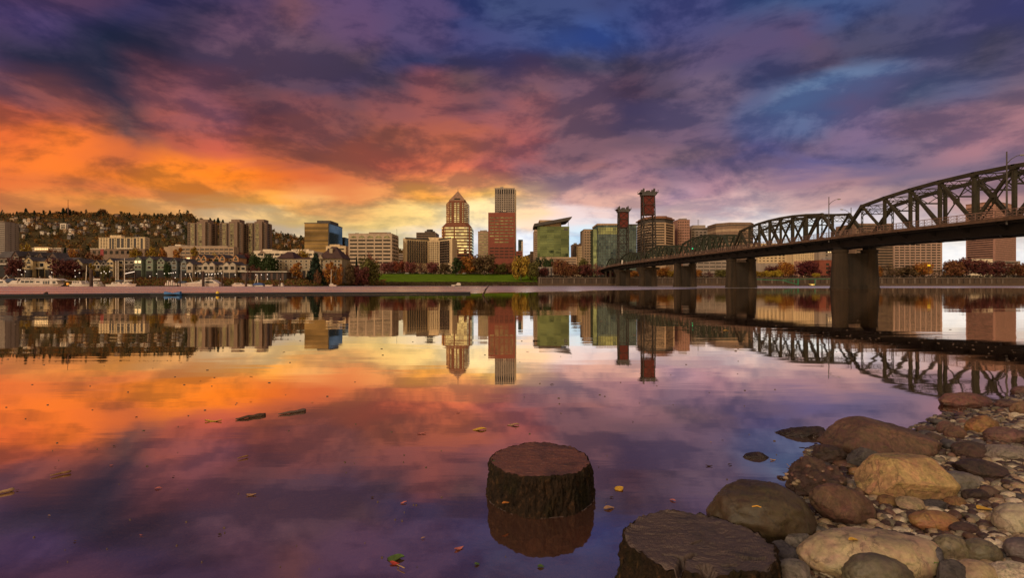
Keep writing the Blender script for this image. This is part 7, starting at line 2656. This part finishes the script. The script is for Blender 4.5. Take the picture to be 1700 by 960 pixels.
boulder(1532, 1572, 830, 850, C_['dkgrey'], 'dark grey angular stone under the right end of the ochre boulder', 126, .7, .1, 8, .62, name='cobble', cat='stone')
boulder(1570, 1602, 825, 846, C_['orange'], 'squat orange stone right of the ochre boulder foot', 127, .8, .08, 4, .82, name='cobble', cat='stone')
boulder(1600, 1640, 812, 836, C_['dkbrown'], 'brown stone under the grey brown smooth stone', 128, .7, .15, 4, .8, name='cobble', cat='stone')
boulder(1577, 1622, 868, 890, C_['dkbrown'], 'reddish dark stone between the pill shaped stone and the round pair', 129, .7, .1, 5, .78, name='cobble', cat='stone')
boulder(1340, 1374, 874, 890, C_['grey'], 'small grey rounded stone above the left end of the pale boulder', 130, .7, .06, 3, .9, S_SMOOTH, name='cobble', cat='stone')
boulder(1330, 1362, 861, 876, C_['tan'], 'small tan stone right of the dome shaped boulder', 131, .7, .08, 3, .86, S_SMOOTH, name='cobble', cat='stone')

# pebbles cemented into the conglomerate rock
cg = [o_ for o_ in bpy.data.objects if o_.get('label', '').startswith('knobbly')][0]
kn = stone_mesh(501, 2, 1, .85, .8, .2, 4, .85)
kn.materials.append(S_SMOOTH)
rk_ = random.Random(77)
for i_ in range(26):
    v_ = rk_.choice([q_ for q_ in cg.data.vertices if q_.co.z > 0 and q_.co.y < .05])
    s_ = rk_.uniform(.008, .020)
    k_ = bpy.data.objects.new('embedded_pebble', kn)
    k_.location = v_.co * .985
    k_.scale = (s_, s_ * rk_.uniform(.7, 1), s_ * .8)
    k_.rotation_euler = (0, 0, rk_.random() * 6)
    k_.color = tuple(rk_.choice((C_['rust'], C_['red'], C_['dkbrown'], C_['tan'], C_['brown']))) + (1,)
    k_.parent = cg
    COL.objects.link(k_)

# ------------------------------------------------------------------ the old pilings cut to stumps
WET = None


def bark_material():
    m, t, p = newmat('wet_old_wood')
    tcn = nd(t, 'ShaderNodeTexCoord')
    mp_ = nd(t, 'ShaderNodeMapping')
    mp_.inputs['Scale'].default_value = (1, 1, .34)
    t.links.new(tcn.outputs['Object'], mp_.inputs[0])
    n1_ = nd(t, 'ShaderNodeTexNoise', Scale=38.0, Detail=7.0, Roughness=.7)
    t.links.new(mp_.outputs[0], n1_.inputs['Vector'])
    n2_ = nd(t, 'ShaderNodeTexNoise', Scale=60.0, Detail=5.0, Roughness=.7)
    t.links.new(tcn.outputs['Object'], n2_.inputs['Vector'])
    rp_ = nd(t, 'ShaderNodeValToRGB')
    cr = rp_.color_ramp
    cr.elements[0].position = .36
    cr.elements[0].color = (.004, .0025, .0015, 1)
    cr.elements[1].position = .72
    cr.elements[1].color = (.14, .062, .025, 1)
    e = cr.elements.new(.55)
    e.color = (.026, .014, .007, 1)
    mx_ = nd(t, 'ShaderNodeMath', operation='MULTIPLY_ADD')
    t.links.new(n1_.outputs['Fac'], mx_.inputs[0])
    mx_.inputs[1].default_value = .62
    m3 = nd(t, 'ShaderNodeMath', operation='MULTIPLY')
    m3.inputs[1].default_value = .38
    t.links.new(n2_.outputs['Fac'], m3.inputs[0])
    t.links.new(m3.outputs[0], mx_.inputs[2])
    t.links.new(mx_.outputs[0], rp_.inputs[0])
    n4_ = nd(t, 'ShaderNodeTexNoise', Scale=7.0, Detail=5.0)
    t.links.new(tcn.outputs['Object'], n4_.inputs['Vector'])
    ms_ = nd(t, 'ShaderNodeMapRange')
    ms_.inputs['From Min'].default_value = .52
    ms_.inputs['From Max'].default_value = .66
    ms_.inputs['To Max'].default_value = .75
    t.links.new(n4_.outputs['Fac'], ms_.inputs['Value'])
    mm_ = nd(t, 'ShaderNodeMixRGB', blend_type='MULTIPLY')       # moss in the damp folds
    t.links.new(ms_.outputs[0], mm_.inputs[0])
    t.links.new(rp_.outputs[0], mm_.inputs[1])
    mm_.inputs[2].default_value = (.42, .72, .32, 1)
    t.links.new(mm_.outputs[0], p.inputs['Base Color'])
    p.inputs['Roughness'].default_value = .7
    p.inputs['Specular IOR Level'].default_value = .14
    bp = nd(t, 'ShaderNodeBump', Strength=1.0, Distance=.03)
    t.links.new(mx_.outputs[0], bp.inputs['Height'])
    t.links.new(bp.outputs[0], p.inputs['Normal'])
    return m


def endgrain_material(name, base):
    m, t, p = newmat(name)
    tcn = nd(t, 'ShaderNodeTexCoord')
    wv = nd(t, 'ShaderNodeTexWave', wave_type='RINGS', rings_direction='Z', Scale=42.0, Distortion=7.0)
    wv.inputs['Detail'].default_value = 4
    wv.inputs['Detail Scale'].default_value = 2.0
    t.links.new(tcn.outputs['Object'], wv.inputs['Vector'])
    mp_ = nd(t, 'ShaderNodeMapping')
    mp_.inputs['Rotation'].default_value = (0, 0, R(-14))
    mp_.inputs['Scale'].default_value = (.35, 2.2, 1)
    t.links.new(tcn.outputs['Object'], mp_.inputs[0])
    n1_ = nd(t, 'ShaderNodeTexNoise', Scale=30.0, Detail=8.0, Roughness=.7)
    t.links.new(mp_.outputs[0], n1_.inputs['Vector'])
    n2_ = nd(t, 'ShaderNodeTexNoise', Scale=9.0, Detail=5.0)
    t.links.new(tcn.outputs['Object'], n2_.inputs['Vector'])
    rp_ = nd(t, 'ShaderNodeValToRGB')
    rp_.color_ramp.elements[0].position = .3
    rp_.color_ramp.elements[0].color = tuple(c * .5 for c in base) + (1,)
    rp_.color_ramp.elements[1].position = .72
    rp_.color_ramp.elements[1].color = tuple(c * 1.35 for c in base) + (1,)
    mx_ = nd(t, 'ShaderNodeMath', operation='MULTIPLY_ADD')
    t.links.new(n1_.outputs['Fac'], mx_.inputs[0])
    mx_.inputs[1].default_value = .6
    m3 = nd(t, 'ShaderNodeMath', operation='MULTIPLY')
    m3.inputs[1].default_value = .42
    t.links.new(n2_.outputs['Fac'], m3.inputs[0])
    t.links.new(m3.outputs[0], mx_.inputs[2])
    t.links.new(mx_.outputs[0], rp_.inputs[0])
    rg_ = nd(t, 'ShaderNodeMapRange')          # growth rings
    rg_.inputs['To Min'].default_value = .68
    rg_.inputs['To Max'].default_value = 1.12
    t.links.new(wv.outputs['Fac'], rg_.inputs['Value'])
    n5_ = nd(t, 'ShaderNodeTexNoise', Scale=5.0, Detail=6.0, Distortion=.8)
    t.links.new(tcn.outputs['Object'], n5_.inputs['Vector'])
    st_ = nd(t, 'ShaderNodeMapRange')          # dark rot stains
    st_.inputs['From Min'].default_value = .50
    st_.inputs['From Max'].default_value = .62
    st_.inputs['To Min'].default_value = 1.0
    st_.inputs['To Max'].default_value = .48
    t.links.new(n5_.outputs['Fac'], st_.inputs['Value'])
    mr_ = nd(t, 'ShaderNodeMath', operation='MULTIPLY')
    t.links.new(rg_.outputs[0], mr_.inputs[0])
    t.links.new(st_.outputs[0], mr_.inputs[1])
    vs_ = nd(t, 'ShaderNodeVectorMath', operation='SCALE')
    t.links.new(rp_.outputs[0], vs_.inputs[0])
    t.links.new(mr_.outputs[0], vs_.inputs['Scale'])
    t.links.new(vs_.outputs[0], p.inputs['Base Color'])
    p.inputs['Roughness'].default_value = .55
    ad = nd(t, 'ShaderNodeMath', operation='MULTIPLY_ADD')
    t.links.new(wv.outputs['Fac'], ad.inputs[0])
    ad.inputs[1].default_value = .12
    t.links.new(n1_.outputs['Fac'], ad.inputs[2])
    bp = nd(t, 'ShaderNodeBump', Strength=.8, Distance=.012)
    t.links.new(ad.outputs[0], bp.inputs['Height'])
    t.links.new(bp.outputs[0], p.inputs['Normal'])
    return m


OLDWOOD = bark_material()


def stump(label, x, y, rx, ry, ztop, zbot, flare, seed, topmat, slope=(0, 0), cracks=(), rag=.02, irr=1.0, glint=None):
    r = empty('tree_stump', (x, y, max(0, zbot)), label, 'stump', 'sawn off pilings in the shallows')
    n, k = 260, 44
    o = Vector((seed * 7.1, seed * 3.3, 0))

    def edge(a):
        q = Vector((math.cos(a), math.sin(a), 0))
        return 1 + irr * (.035 * mnoise.noise(q * 1.3 + o) + .022 * mnoise.noise(q * 4 + o) + .012 * mnoise.noise(q * 11 + o))

    def crack(px_, py_):
        dp = 0
        for (x0, y0, x1, y1, w_, d_) in cracks:
            ux, uy = x1 - x0, y1 - y0
            t_ = min(1, max(0, ((px_ - x0) * ux + (py_ - y0) * uy) / (ux * ux + uy * uy)))
            wob = 1 + .8 * mnoise.noise((px_ * 60, py_ * 60, 1))
            dd = math.hypot(px_ - x0 - ux * t_, py_ - y0 - uy * t_)
            dp = max(dp, d_ * max(0, 1 - dd / (w_ * wob + 1e-4)) ** .6)
        return dp

    def rim_(a):
        q = Vector((math.cos(a), math.sin(a), 0))
        v = rag * (mnoise.noise(q * 3 + o) * .5 + mnoise.noise(q * 13 + o) * .3)
        e_ = edge(a)
        return v - crack(rx * e_ * q.x, ry * e_ * q.y)

    rimv = {}

    def rim(a):
        if a not in rimv:
            rimv[a] = rim_(a)
        return rimv[a]

    vs, fs = [], []
    for j in range(k + 1):
        t_ = j / k
        z = zbot + (ztop - zbot) * t_
        fl_ = 1 + flare * (1 - t_) ** 1.4
        for i in range(n):
            a = 2 * math.pi * i / n
            q = Vector((math.cos(a), math.sin(a), 0))
            rib = mnoise.noise(Vector((q.x * 6, q.y * 6, z * 7)) + o) * .036 + mnoise.noise(Vector((q.x * 22, q.y * 22, z * 16)) + o) * .036 + mnoise.noise(Vector((q.x * 48, q.y * 48, z * 60)) + o) * .028 + mnoise.noise(Vector((q.x * 90, q.y * 90, z * 140)) + o) * .016
            e = edge(a) * fl_ * (1 + rib * (1.5 if t_ < .97 else .8)) - (.02 if j == k else 0)
            px_, py_ = rx * e * q.x, ry * e * q.y
            dz_ = slope[0] * px_ + slope[1] * py_
            vs.append((x + px_, y + py_, z + (dz_ + rim(a)) * t_ ** 3))
    for j in range(k):
        for i in range(n):
            fs.append((j * n + i, j * n + (i + 1) % n, (j + 1) * n + (i + 1) % n, (j + 1) * n + i))
    MB().add(vs, fs).build('bark', OLDWOOD, r, smooth=True)
    # the sawn face
    vs, fs = [], []
    m = 64
    vs.append((x, y, ztop))
    for j in range(1, m + 1):
        t_ = j / m
        for i in range(n):
            a = 2 * math.pi * i / n
            e = edge(a) * t_ * .985
            px_, py_ = rx * e * math.cos(a), ry * e * math.sin(a)
            dz_ = slope[0] * px_ + slope[1] * py_ + .012 * (irr - 1) * mnoise.noise(Vector((px_ * 9, py_ * 9, seed))) + .005 * mnoise.noise(Vector((px_ * 16, py_ * 40, seed))) + .003 * mnoise.noise(Vector((px_ * 60, py_ * 90, seed)))
            dz_ += (rim(a) + crack(rx * edge(a) * math.cos(a), ry * edge(a) * math.sin(a))) * max(0, (t_ - .90) / .10) ** 2 - crack(px_, py_)
            vs.append((x + px_, y + py_, ztop + dz_ - .002))
    for i in range(n):
        fs.append((0, 1 + i, 1 + (i + 1) % n))
    for j in range(m - 1):
        for i in range(n):
            fs.append((1 + j * n + i, 1 + (j + 1) * n + i, 1 + (j + 1) * n + (i + 1) % n, 1 + j * n + (i + 1) % n))
    MB().add(vs, fs).build('sawn_face', topmat, r, smooth=True)
    if glint:  # pale broken ring painted as the sky's glint along the waterline
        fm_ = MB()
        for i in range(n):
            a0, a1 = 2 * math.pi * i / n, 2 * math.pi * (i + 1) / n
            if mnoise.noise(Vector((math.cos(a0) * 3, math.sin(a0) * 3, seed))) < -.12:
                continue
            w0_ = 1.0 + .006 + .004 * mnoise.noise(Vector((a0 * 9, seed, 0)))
            f0_ = glint * w0_
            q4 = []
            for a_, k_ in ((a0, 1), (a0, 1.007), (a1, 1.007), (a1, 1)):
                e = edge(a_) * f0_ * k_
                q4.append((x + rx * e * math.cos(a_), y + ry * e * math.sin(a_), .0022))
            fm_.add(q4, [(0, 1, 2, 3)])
        fm_.build('waterline_glint', M('glint', (.28, .21, .19), .5), r)
    OCC.append((x, y, max(rx, ry)))
    return r


stump('dark sawn off stump standing whole in the still water with its mirror image', .148, 2.53, .258, .255, .188, -.32, .20, 2, endgrain_material('sawn_red_wood', (.135, .046, .027)), rag=.02, glint=1.052)
stump('cracked grey brown stump in the bottom corner against the dome shaped boulder', .672, 1.735, .262, .205, .180, -.14, .16, 5, endgrain_material('sawn_grey_wood', (.078, .048, .037)), slope=(-.04, .03), rag=.035, irr=1.9,
      cracks=[(-.135, -.185, -.10, -.115, .012, .05), (-.10, -.115, -.045, -.085, .008, .03), (-.155, -.095, -.115, -.105, .006, .02), (-.045, -.20, -.04, -.165, .022, .05), (.02, -.15, .07, -.14, .006, .015), (.11, -.10, .19, -.09, .007, .02), (-.03, -.02, .01, .0, .004, .012)])
stump('sunken stump just below the surface at the bottom left with its rim awash', -1.07, 1.86, .275, .23, -.012, -.3, .1, 9, endgrain_material('sunken_wood', (.15, .085, .06)), rag=.012)

# ------------------------------------------------------------------ pebbles: three hundred to pick up one by one, the rest as gravel
PEBS = []
for k in range(16):
    me_ = stone_mesh(300 + k, 3, 1, random.Random(k).uniform(.62, .95), random.Random(k + 40).uniform(.42, .75), .14, 4 if k % 3 else 8, .86 if k % 3 else .66, .02)
    me_.materials.append(S_PEB if k % 3 else S_ROUGH)
    PEBS.append(me_)
PAL = [('grey', C_['grey'], 5), ('dark grey', C_['dkgrey'], 5), ('brown', C_['brown'], 5), ('dark brown', C_['dkbrown'], 5), ('tan', C_['tan'], 4), ('rust red', C_['rust'], 3), ('ochre', C_['ochre'], 2), ('pale', C_['cream'], 3), ('olive grey', C_['olgrey'], 4)]
LAND = [('the big brown boulder', 1460, 730), ('the ochre boulder', 1500, 800), ('the conglomerate rock', 1350, 800), ('the dome shaped boulder', 1275, 870), ('the oblong slanting rock', 1400, 842), ('the pale spotted boulder', 1450, 930), ('the orange pill shaped stone', 1551, 866),
        ('the round olive grey pair', 1603, 912), ('the large pale stone at the right edge', 1690, 862), ('the flat dark slab', 1630, 782), ('the reddish slab at the right edge', 1672, 724), ('the awash reddish boulder', 1602, 668), ('the front stump', 1160, 930), ('the speckled granite stone', 1685, 950)]
rnd = random.Random(21)
cand = []
for _ in range(60000):
    y = 1.55 + 5.2 * rnd.random() ** 1.6
    x = shore_x(y) + rnd.uniform(-.25, 4.2)
    px, pz = 850 + F * x / y, 0
    if px < 1180 or px > 1730:
        continue
    g = ground_near(x, y)
    row = HOR + F * (CAM_Z - g) / y
    if row > 985:
        continue
    cand.append((x, y, g, px, row))
sizes = [.072, .060, .050, .042, .034, .028, .023, .019]
quota = [8, 18, 32, 46, 60, 64, 42, 26]
npeb = 0
wsum = sum(p[2] for p in PAL)


def free(x, y, r):
    for (a, b_, c) in OCC:
        if (x - a) ** 2 + (y - b_) ** 2 < ((r + c) * .80) ** 2:
            return False
    return True


ci = 0
for s, nq in zip(sizes, quota):
    made = tries = 0
    while made < nq and ci < len(cand) and tries < 5200:
        x, y, g, px, row = cand[ci]
        ci += 1
        tries += 1
        r_ = s * rnd.uniform(.8, 1.2) * .72
        wet = x < shore_x(y) - .02
        if wet and (s > .045 or rnd.random() < .6):
            continue
        if not free(x, y, r_):
            continue
        OCC.append((x, y, r_))
        t_ = rnd.random() * wsum
        for cn, cc, cw in PAL:
            t_ -= cw
            if t_ <= 0:
                break
        me_ = PEBS[rnd.randrange(16)]
        o = bpy.data.objects.new('pebble', me_)
        o.location = (x, y, g + r_ * .22)
        o.scale = (r_, r_, r_ * rnd.uniform(.8, 1.1))
        o.rotation_euler = (rnd.gauss(0, .25), rnd.gauss(0, .25), rnd.random() * 6.28)
        k_ = rnd.uniform(.75, 1.25) * (.6 if wet else 1)
        o.color = (cc[0] * k_, cc[1] * k_, cc[2] * k_, 1)
        COL.objects.link(o)
        lm = min(LAND, key=lambda l: (l[1] - px) ** 2 + ((l[2] - row) * 1.6) ** 2)[0]
        size_w = 'fist sized' if s >= .05 else ('small' if s >= .034 else 'tiny')
        tag(o, '%s %s pebble lying near %s' % (size_w, cn, lm), 'pebble', '%s %s pebbles near %s' % (size_w, cn, lm))
        made += 1
        npeb += 1
print('pebbles', npeb)
gb = MB()
ico = bmesh.new()
bmesh.ops.create_icosphere(ico, subdivisions=2, radius=1)
iv = [v.co.copy() for v in ico.verts]
ifc = [tuple(v.index for v in f.verts) for f in ico.faces]
ico.free()
GR = [[], [], [], []]
ng = 0
for x, y, g, px, row in cand[ci:]:
    if ng > 14000:
        break
    r_ = rnd.choice((.008, .011, .014, .017, .021, .026)) * rnd.uniform(.8, 1.2)
    if x < shore_x(y) - .12:
        continue
    if not free(x, y, r_ * .3):
        continue
    GR[rnd.choice((0, 0, 0, 1, 1, 1, 2, 2, 3))].append((x, y, g, r_))
    ng += 1
for k, (cl, nm) in enumerate(((C_['dkbrown'], 'dark'), ((.26, .175, .10), 'tan'), ((.16, .125, .08), 'grey'), (C_['cream'], 'pale'))):
    mb = MB()
    for x, y, g, r_ in GR[k]:
        a = rnd.random() * 6.28
        ca, sa = math.cos(a), math.sin(a)
        sx, sy, sz = r_ * rnd.uniform(.9, 1.4), r_ * rnd.uniform(.6, 1), r_ * rnd.uniform(.45, .8)
        of = rnd.random() * 30
        vs = []
        for v in iv:
            q_ = v * (1 + .22 * mnoise.noise(v * 1.4 + Vector((of, of, of))))
            vs.append((x + (q_.x * sx) * ca - (q_.y * sy) * sa, y + (q_.x * sx) * sa + (q_.y * sy) * ca, g + r_ * .2 + q_.z * sz))
        mb.add(vs, ifc)
    o = mb.build('gravel', S_PEB, smooth=True, color=cl)
    tag(o, '%s gravel filling the gaps between the shore stones' % nm, kind='stuff')

# the bank goes on beyond the picture: one mass of cobbles nobody counted
mb = MB()
rq = random.Random(404)
nq_ = 0
while nq_ < 1500:
    y = rq.uniform(-1.5, 11)
    x = shore_x(y) + rq.uniform(.05, 7.5)
    px = 850 + F * x / y if y > .3 else 9999
    row = HOR + F * (CAM_Z - ground_near(x, y)) / max(y, .3)
    if (1150 < px < 1740 and 600 < row < 1000) or math.hypot(x, y) < .35:
        nq_ += .2
        continue
    r_ = rq.choice((.02, .03, .035, .045, .06, .085)) * rq.uniform(.8, 1.2)
    g = ground_near(x, y)
    of, a = rq.random() * 30, rq.random() * 6.28
    ca, sa = math.cos(a), math.sin(a)
    sx, sy, sz = r_ * 1.2, r_ * rq.uniform(.7, 1), r_ * rq.uniform(.5, .8)
    vs = []
    for v in iv:
        q_ = v * (1 + .25 * mnoise.noise(v * 1.3 + Vector((of, of, of))))
        vs.append((x + q_.x * sx * ca - q_.y * sy * sa, y + q_.x * sx * sa + q_.y * sy * ca, g + r_ * .25 + q_.z * sz))
    mb.add(vs, ifc)
    nq_ += 1
o = mb.build('cobble_gravel', S_ROUGH, smooth=True, color=(.12, .085, .055))
tag(o, 'brown cobbles covering the bank further along the shore', kind='stuff')

# stones on the river bed that show faintly through the shallows
for i in range(46):
    for _ in range(60):
        px, row = rnd.uniform(430, 1330), rnd.uniform(735, 975)
        v = (row - HOR) / F
        y = CAM_Z / v
        x = (px - 850) / F * y
        if x < shore_x(y) - .12 and free(x, y, .06):
            break
    r_ = rnd.uniform(.025, .085)
    g = ground_near(x, y)
    OCC.append((x, y, r_))
    o = bpy.data.objects.new('sunken_stone', PEBS[rnd.randrange(16)])
    o.location = (x, y, g + r_ * .2)
    o.scale = (r_, r_, min(r_, max(.02, -g * .6)))
    o.rotation_euler = (0, 0, rnd.random() * 6.28)
    cn, cc = rnd.choice((('rust brown', C_['rust']), ('orange', C_['orange']), ('tan', C_['tan']), ('pale', C_['cream']), ('reddish', C_['red'])))
    wh_ = 'left of the standing stump' if px < 800 else 'near the standing stump' if px < 1030 else 'between stumps and dome shaped boulder'
    o.color = tuple(cc) + (1,)
    COL.objects.link(o)
    tag(o, '%s stone showing faintly through shallow water %s' % (cn, wh_), 'stone', '%s sunken stones %s' % (cn, wh_))

# ------------------------------------------------------------------ leaves and drift on the water
LEAFM = {}


def leaf_mat(c):
    if c not in LEAFM:
        LEAFM[c] = M('leaf_%d' % len(LEAFM), c, .6, .3, 60, .3, 200)
    return LEAFM[c]


def leaf(px, row, wpx, c, label, group=None, z=.004, ang=None, name='leaf', asp=.45, cat='leaf', on=None):
    v = (row - HOR) / F
    if on:
        x, y, z = on
    else:
        y = (CAM_Z - z) / v
        x = (px - 850) / F * y
    L = wpx / F * y
    a = rnd.uniform(-.4, .4) if ang is None else ang
    d, s = Vector((math.cos(a), math.sin(a), 0)), Vector((-math.sin(a), math.cos(a), 0))
    n = 8
    vs, fs = [], []
    for i in range(n + 1):
        t_ = i / n
        wd = L * asp * math.sin(math.pi * t_ ** .8) * .5 + L * .012
        c0 = Vector((x, y, z)) + d * L * (t_ - .5)
        lift = L * .06 * math.sin(t_ * 5 + px)
        vs += [c0 + s * wd + Vector((0, 0, L * .05 + lift)), c0 + Vector((0, 0, lift * .5 + L * .01)), c0 - s * wd + Vector((0, 0, L * .04 + lift))]
    for i in range(n):
        fs += [(3 * i, 3 * i + 1, 3 * i + 4, 3 * i + 3), (3 * i + 1, 3 * i + 2, 3 * i + 5, 3 * i + 4)]
    mb = MB().add(vs, fs)
    m = len(vs)
    mb.add([q_ - Vector((0, 0, L * .02)) for q_ in vs], [tuple(reversed(f)) for f in fs])
    o = mb.build(name, leaf_mat(c), smooth=True)
    return tag(o, label, cat, group)


LY, LO, LT, LP, LG, LB = (.55, .30, .03), (.50, .17, .03), (.35, .19, .09), (.45, .13, .10), (.07, .11, .02), (.055, .028, .014)
leaf(796, 713.5, 23, LY, 'yellow leaf floating left above the sawn off stump', ang=.12)
leaf(852, 706, 20, LT, 'pale tan leaf floating beyond the sawn off stump', ang=.05)
leaf(354, 699.5, 27, LY, 'slender yellow leaf left of the dark driftwood stick', ang=.05, asp=.25)
leaf(1028, 812, 17, LY, 'golden curled leaf floating right of the sawn off stump', ang=.5, asp=.9)
leaf(1011, 844, 20, LT, 'tan oval leaf floating below the golden curled one', ang=.3)
leaf(700, 720, 14, LP, 'pink tan leaf floating midway left of the stump', ang=.2)
leaf(670, 835, 11, LP, 'curled pink leaf in the middle of the dark water', ang=.5)
leaf(417, 822, 16, LT, 'ragged tan leaf floating on the purple water', ang=.1)
leaf(263, 811, 11, LP, 'small pink leaf alone on the dark left water', ang=.25)
leaf(657, 927, 28, LG, 'green leaf floating near the bottom of the water', ang=.1, asp=.7)
leaf(655, 936, 18, (.4, .05, .03), 'red leaf lying against the green one near the bottom', ang=-.3)
leaf(762, 911, 17, LP, 'forked pink leaf floating left of the stump reflection', ang=.6)
leaf(898, 941, 12, LG, 'small green leaf below the reflection of the stump', ang=0, asp=.7)
leaf(792, 937, 9, LG, 'tiny green leaf left of the stump reflection', ang=.2, asp=.8)
leaf(1117, 831, 11, LP, 'red pink leaf fragment floating above the front stump', ang=-.8)
leaf(1038, 948, 9, LG, 'green leaf scrap touching the front stump', ang=.3, asp=.8)
leaf(1177, 774, 11, LB, 'dark leaf on the bright patch of water', ang=-.2)
leaf(1283, 764, 10, LY, 'yellow leaf scrap beside the small dark stone in the water', ang=0)
leaf(1205, 549, 9, LY, 'small pale leaf far out under the mirrored lift tower', ang=.0)
for i in range(36):
    px, row = rnd.uniform(10, 1250), 560 + 390 * rnd.random() ** 1.1
    if 800 < px < 1010 and row > 730 or (px > 1000 and row > 840):
        continue
    c = rnd.choice((LB, LB, LB, LT, LP))
    nm = {LB: 'dark brown', LT: 'tan', LP: 'pinkish'}[c]
    wh_ = ('left of the driftwood sticks' if px < 391 else 'between driftwood sticks and standing stump' if px < 800 else 'between standing stump and mirrored bridge') + (', far out' if row < 680 else ', near shore')
    leaf(px, row, rnd.uniform(3.5, 9), c, 'tiny %s leaf scrap drifting %s' % (nm, wh_), 'tiny %s leaf scraps %s' % (nm, wh_), name='leaf_scrap', asp=rnd.uniform(.3, .7))
mb = MB()
for i in range(330):
    if i % 2:
        px, row = rnd.uniform(1050, 1690), 0
        row = 540 + (px - 1050) / 640 * 45 + rnd.gauss(0, 12)
    else:
        px, row = rnd.uniform(0, 1300), 520 + 430 * rnd.random() ** 1.5
    y = CAM_Z * F / (row - HOR)
    x = (px - 850) / F * y
    if x > shore_x(y) - .1:
        continue
    s = y * rnd.uniform(.6, 1.5) / F
    mb.box(x - s * rnd.uniform(.5, 1.4), x + s * rnd.uniform(.5, 1.4), y - s * .6, y + s * .6, .001, .003 + s * .3)
o = mb.build('floating_debris', leaf_mat((.10, .065, .045)))
tag(o, 'fine floating specks of bark and seed on the still water', kind='stuff')


def stick(label, p0, r0, p1, r1, rad, mat, name='driftwood_stick', z=.01, rag=True):
    a = Vector(((p0 - 850) / F * CAM_Z * F / (r0 - HOR), CAM_Z * F / (r0 - HOR), z))
    b_ = Vector(((p1 - 850) / F * CAM_Z * F / (r1 - HOR), CAM_Z * F / (r1 - HOR), z))
    pts_, rr = [], []
    for i in range(11):
        t_ = i / 10
        p = a.lerp(b_, t_) + Vector((0, mnoise.noise(Vector((t_ * 3, p0, 0))) * rad, mnoise.noise(Vector((t_ * 4, p0, 5))) * rad * .5))
        pts_.append(p)
        rr.append(rad * (.25 + .75 * t_ ** .6) * (1 + .25 * mnoise.noise(Vector((t_ * 8, p0, 9)))) if i < 10 else rad * .6)
    o = MB().tube(pts_, rr, 10).build(name, mat, smooth=True)
    return tag(o, label, 'driftwood')


stick('dark driftwood stick floating on the orange water', 391, 698, 441, 690, .017, M('wet_brown_drift', (.075, .040, .022), .7, .5, 40, .5, 90))
stick('pale thin driftwood stick right of the dark one', 462, 690, 508, 683, .015, M('wet_pale_wood', (.09, .058, .044), .6))
stick('pale stick entering at the left edge of the water', -20, 826, 24, 815.5, .010, M('dry_stick', (.28, .17, .085), .7))
stick('thin brown twig with orange bark on the left water', 83, 793, 118, 785.5, .008, M('orange_twig', (.20, .095, .036), .7))
stick('short thin twig above the small tan leaf on the orange water', 394, 764, 412, 759.5, .006, M('orange_twig', (.20, .095, .036), .7))
stick('thin straw floating at the edge of the conglomerate rock', 1305, 773, 1324, 789, .003, M('dry_stick', (.28, .17, .085), .7), 'straw')
stick('thin pale straw near the bottom of the water left of the stump', 658, 942, 672, 948, .0025, M('dry_stick', (.28, .17, .085), .7), 'straw')
# small things resting on stumps and stones
leaf(0, 480, 13, LO, 'small orange leaf stuck on the bark of the stump in the water', on=(-.030, 2.262, .075), ang=.4, asp=.5)
leaf(0, 480, 5, LG, 'tiny yellow green leaf on the rim of the stump in the water', on=(-.093, 2.47, .196), ang=.4, asp=.8)
o = MB().tube([(.905, 1.872, .3), (.925, 1.868, .305), (.945, 1.862, .30)], [.002, .0025, .0015], 6).build('pine_needle', M('needle_orange', (.6, .28, .03), .6))
dome = [q_ for q_ in bpy.data.objects if q_.get('label', '').startswith('large smooth olive brown dome')][0]
bpy.context.view_layer.update()
dg_ = bpy.context.evaluated_depsgraph_get()


def drop_on(o, px, row):
    """Lays a small thing where the sight line first meets the scene."""
    d = Vector(((px - 850) / F, 1, (HOR - row) / F)).normalized()
    hit, loc, nrm, idx, ob, mt__ = scene.ray_cast(dg_, Vector((0, 0, CAM_Z)), d)
    c = sum((Vector(v.co) for v in o.data.vertices), Vector()) / len(o.data.vertices)
    o.location = loc - c + nrm * .004
    return o


drop_on(o, 1257, 842)
tag(o, 'bright orange needle lying on the dome shaped boulder', 'needle')
o = leaf(0, 480, 20, LY, 'curled yellow leaf lying on top of the pale spotted boulder', on=(1.3, 1.9, .3), ang=.2, asp=.4)
drop_on(o, 1418, 898)
o = leaf(0, 480, 30, LY, 'yellow leaf among the pebbles right of the pill shaped stone', on=(1.3, 1.9, .3), ang=.1, asp=.6)
drop_on(o, 1634, 846)
o = MB().tube([(0, 0, 0), (.01, 0, .012), (.018, 0, .03)], [.0012, .001, .0008], 5)
sp = empty('green_sprout', (1.385, 1.86, .16), 'small bright green sprout between the stones at the bottom', 'plant')
f0 = ground_hit(1548, 958)
sp.location = (f0.x, f0.y, f0.z + .02)
SPR = M('sprout_green', (.10, .22, .02), .6)
for k in range(7):
    a = k * .9
    mb = MB()
    c0 = Vector(sp.location)
    tip = c0 + Vector((math.cos(a) * .022, math.sin(a) * .016, .030 + .006 * (k % 3)))
    mb.tube([c0, c0.lerp(tip, .5) + Vector((0, 0, .008)), tip], [.0012, .001, .0008], 5)
    s = Vector((-math.sin(a), math.cos(a), 0)) * .007
    e = tip + Vector((math.cos(a) * .015, math.sin(a) * .012, .002))
    mb.add([tip, tip.lerp(e, .5) + s, e, tip.lerp(e, .5) - s], [(0, 1, 2, 3)])
    mb.build('leaflet', SPR, sp)
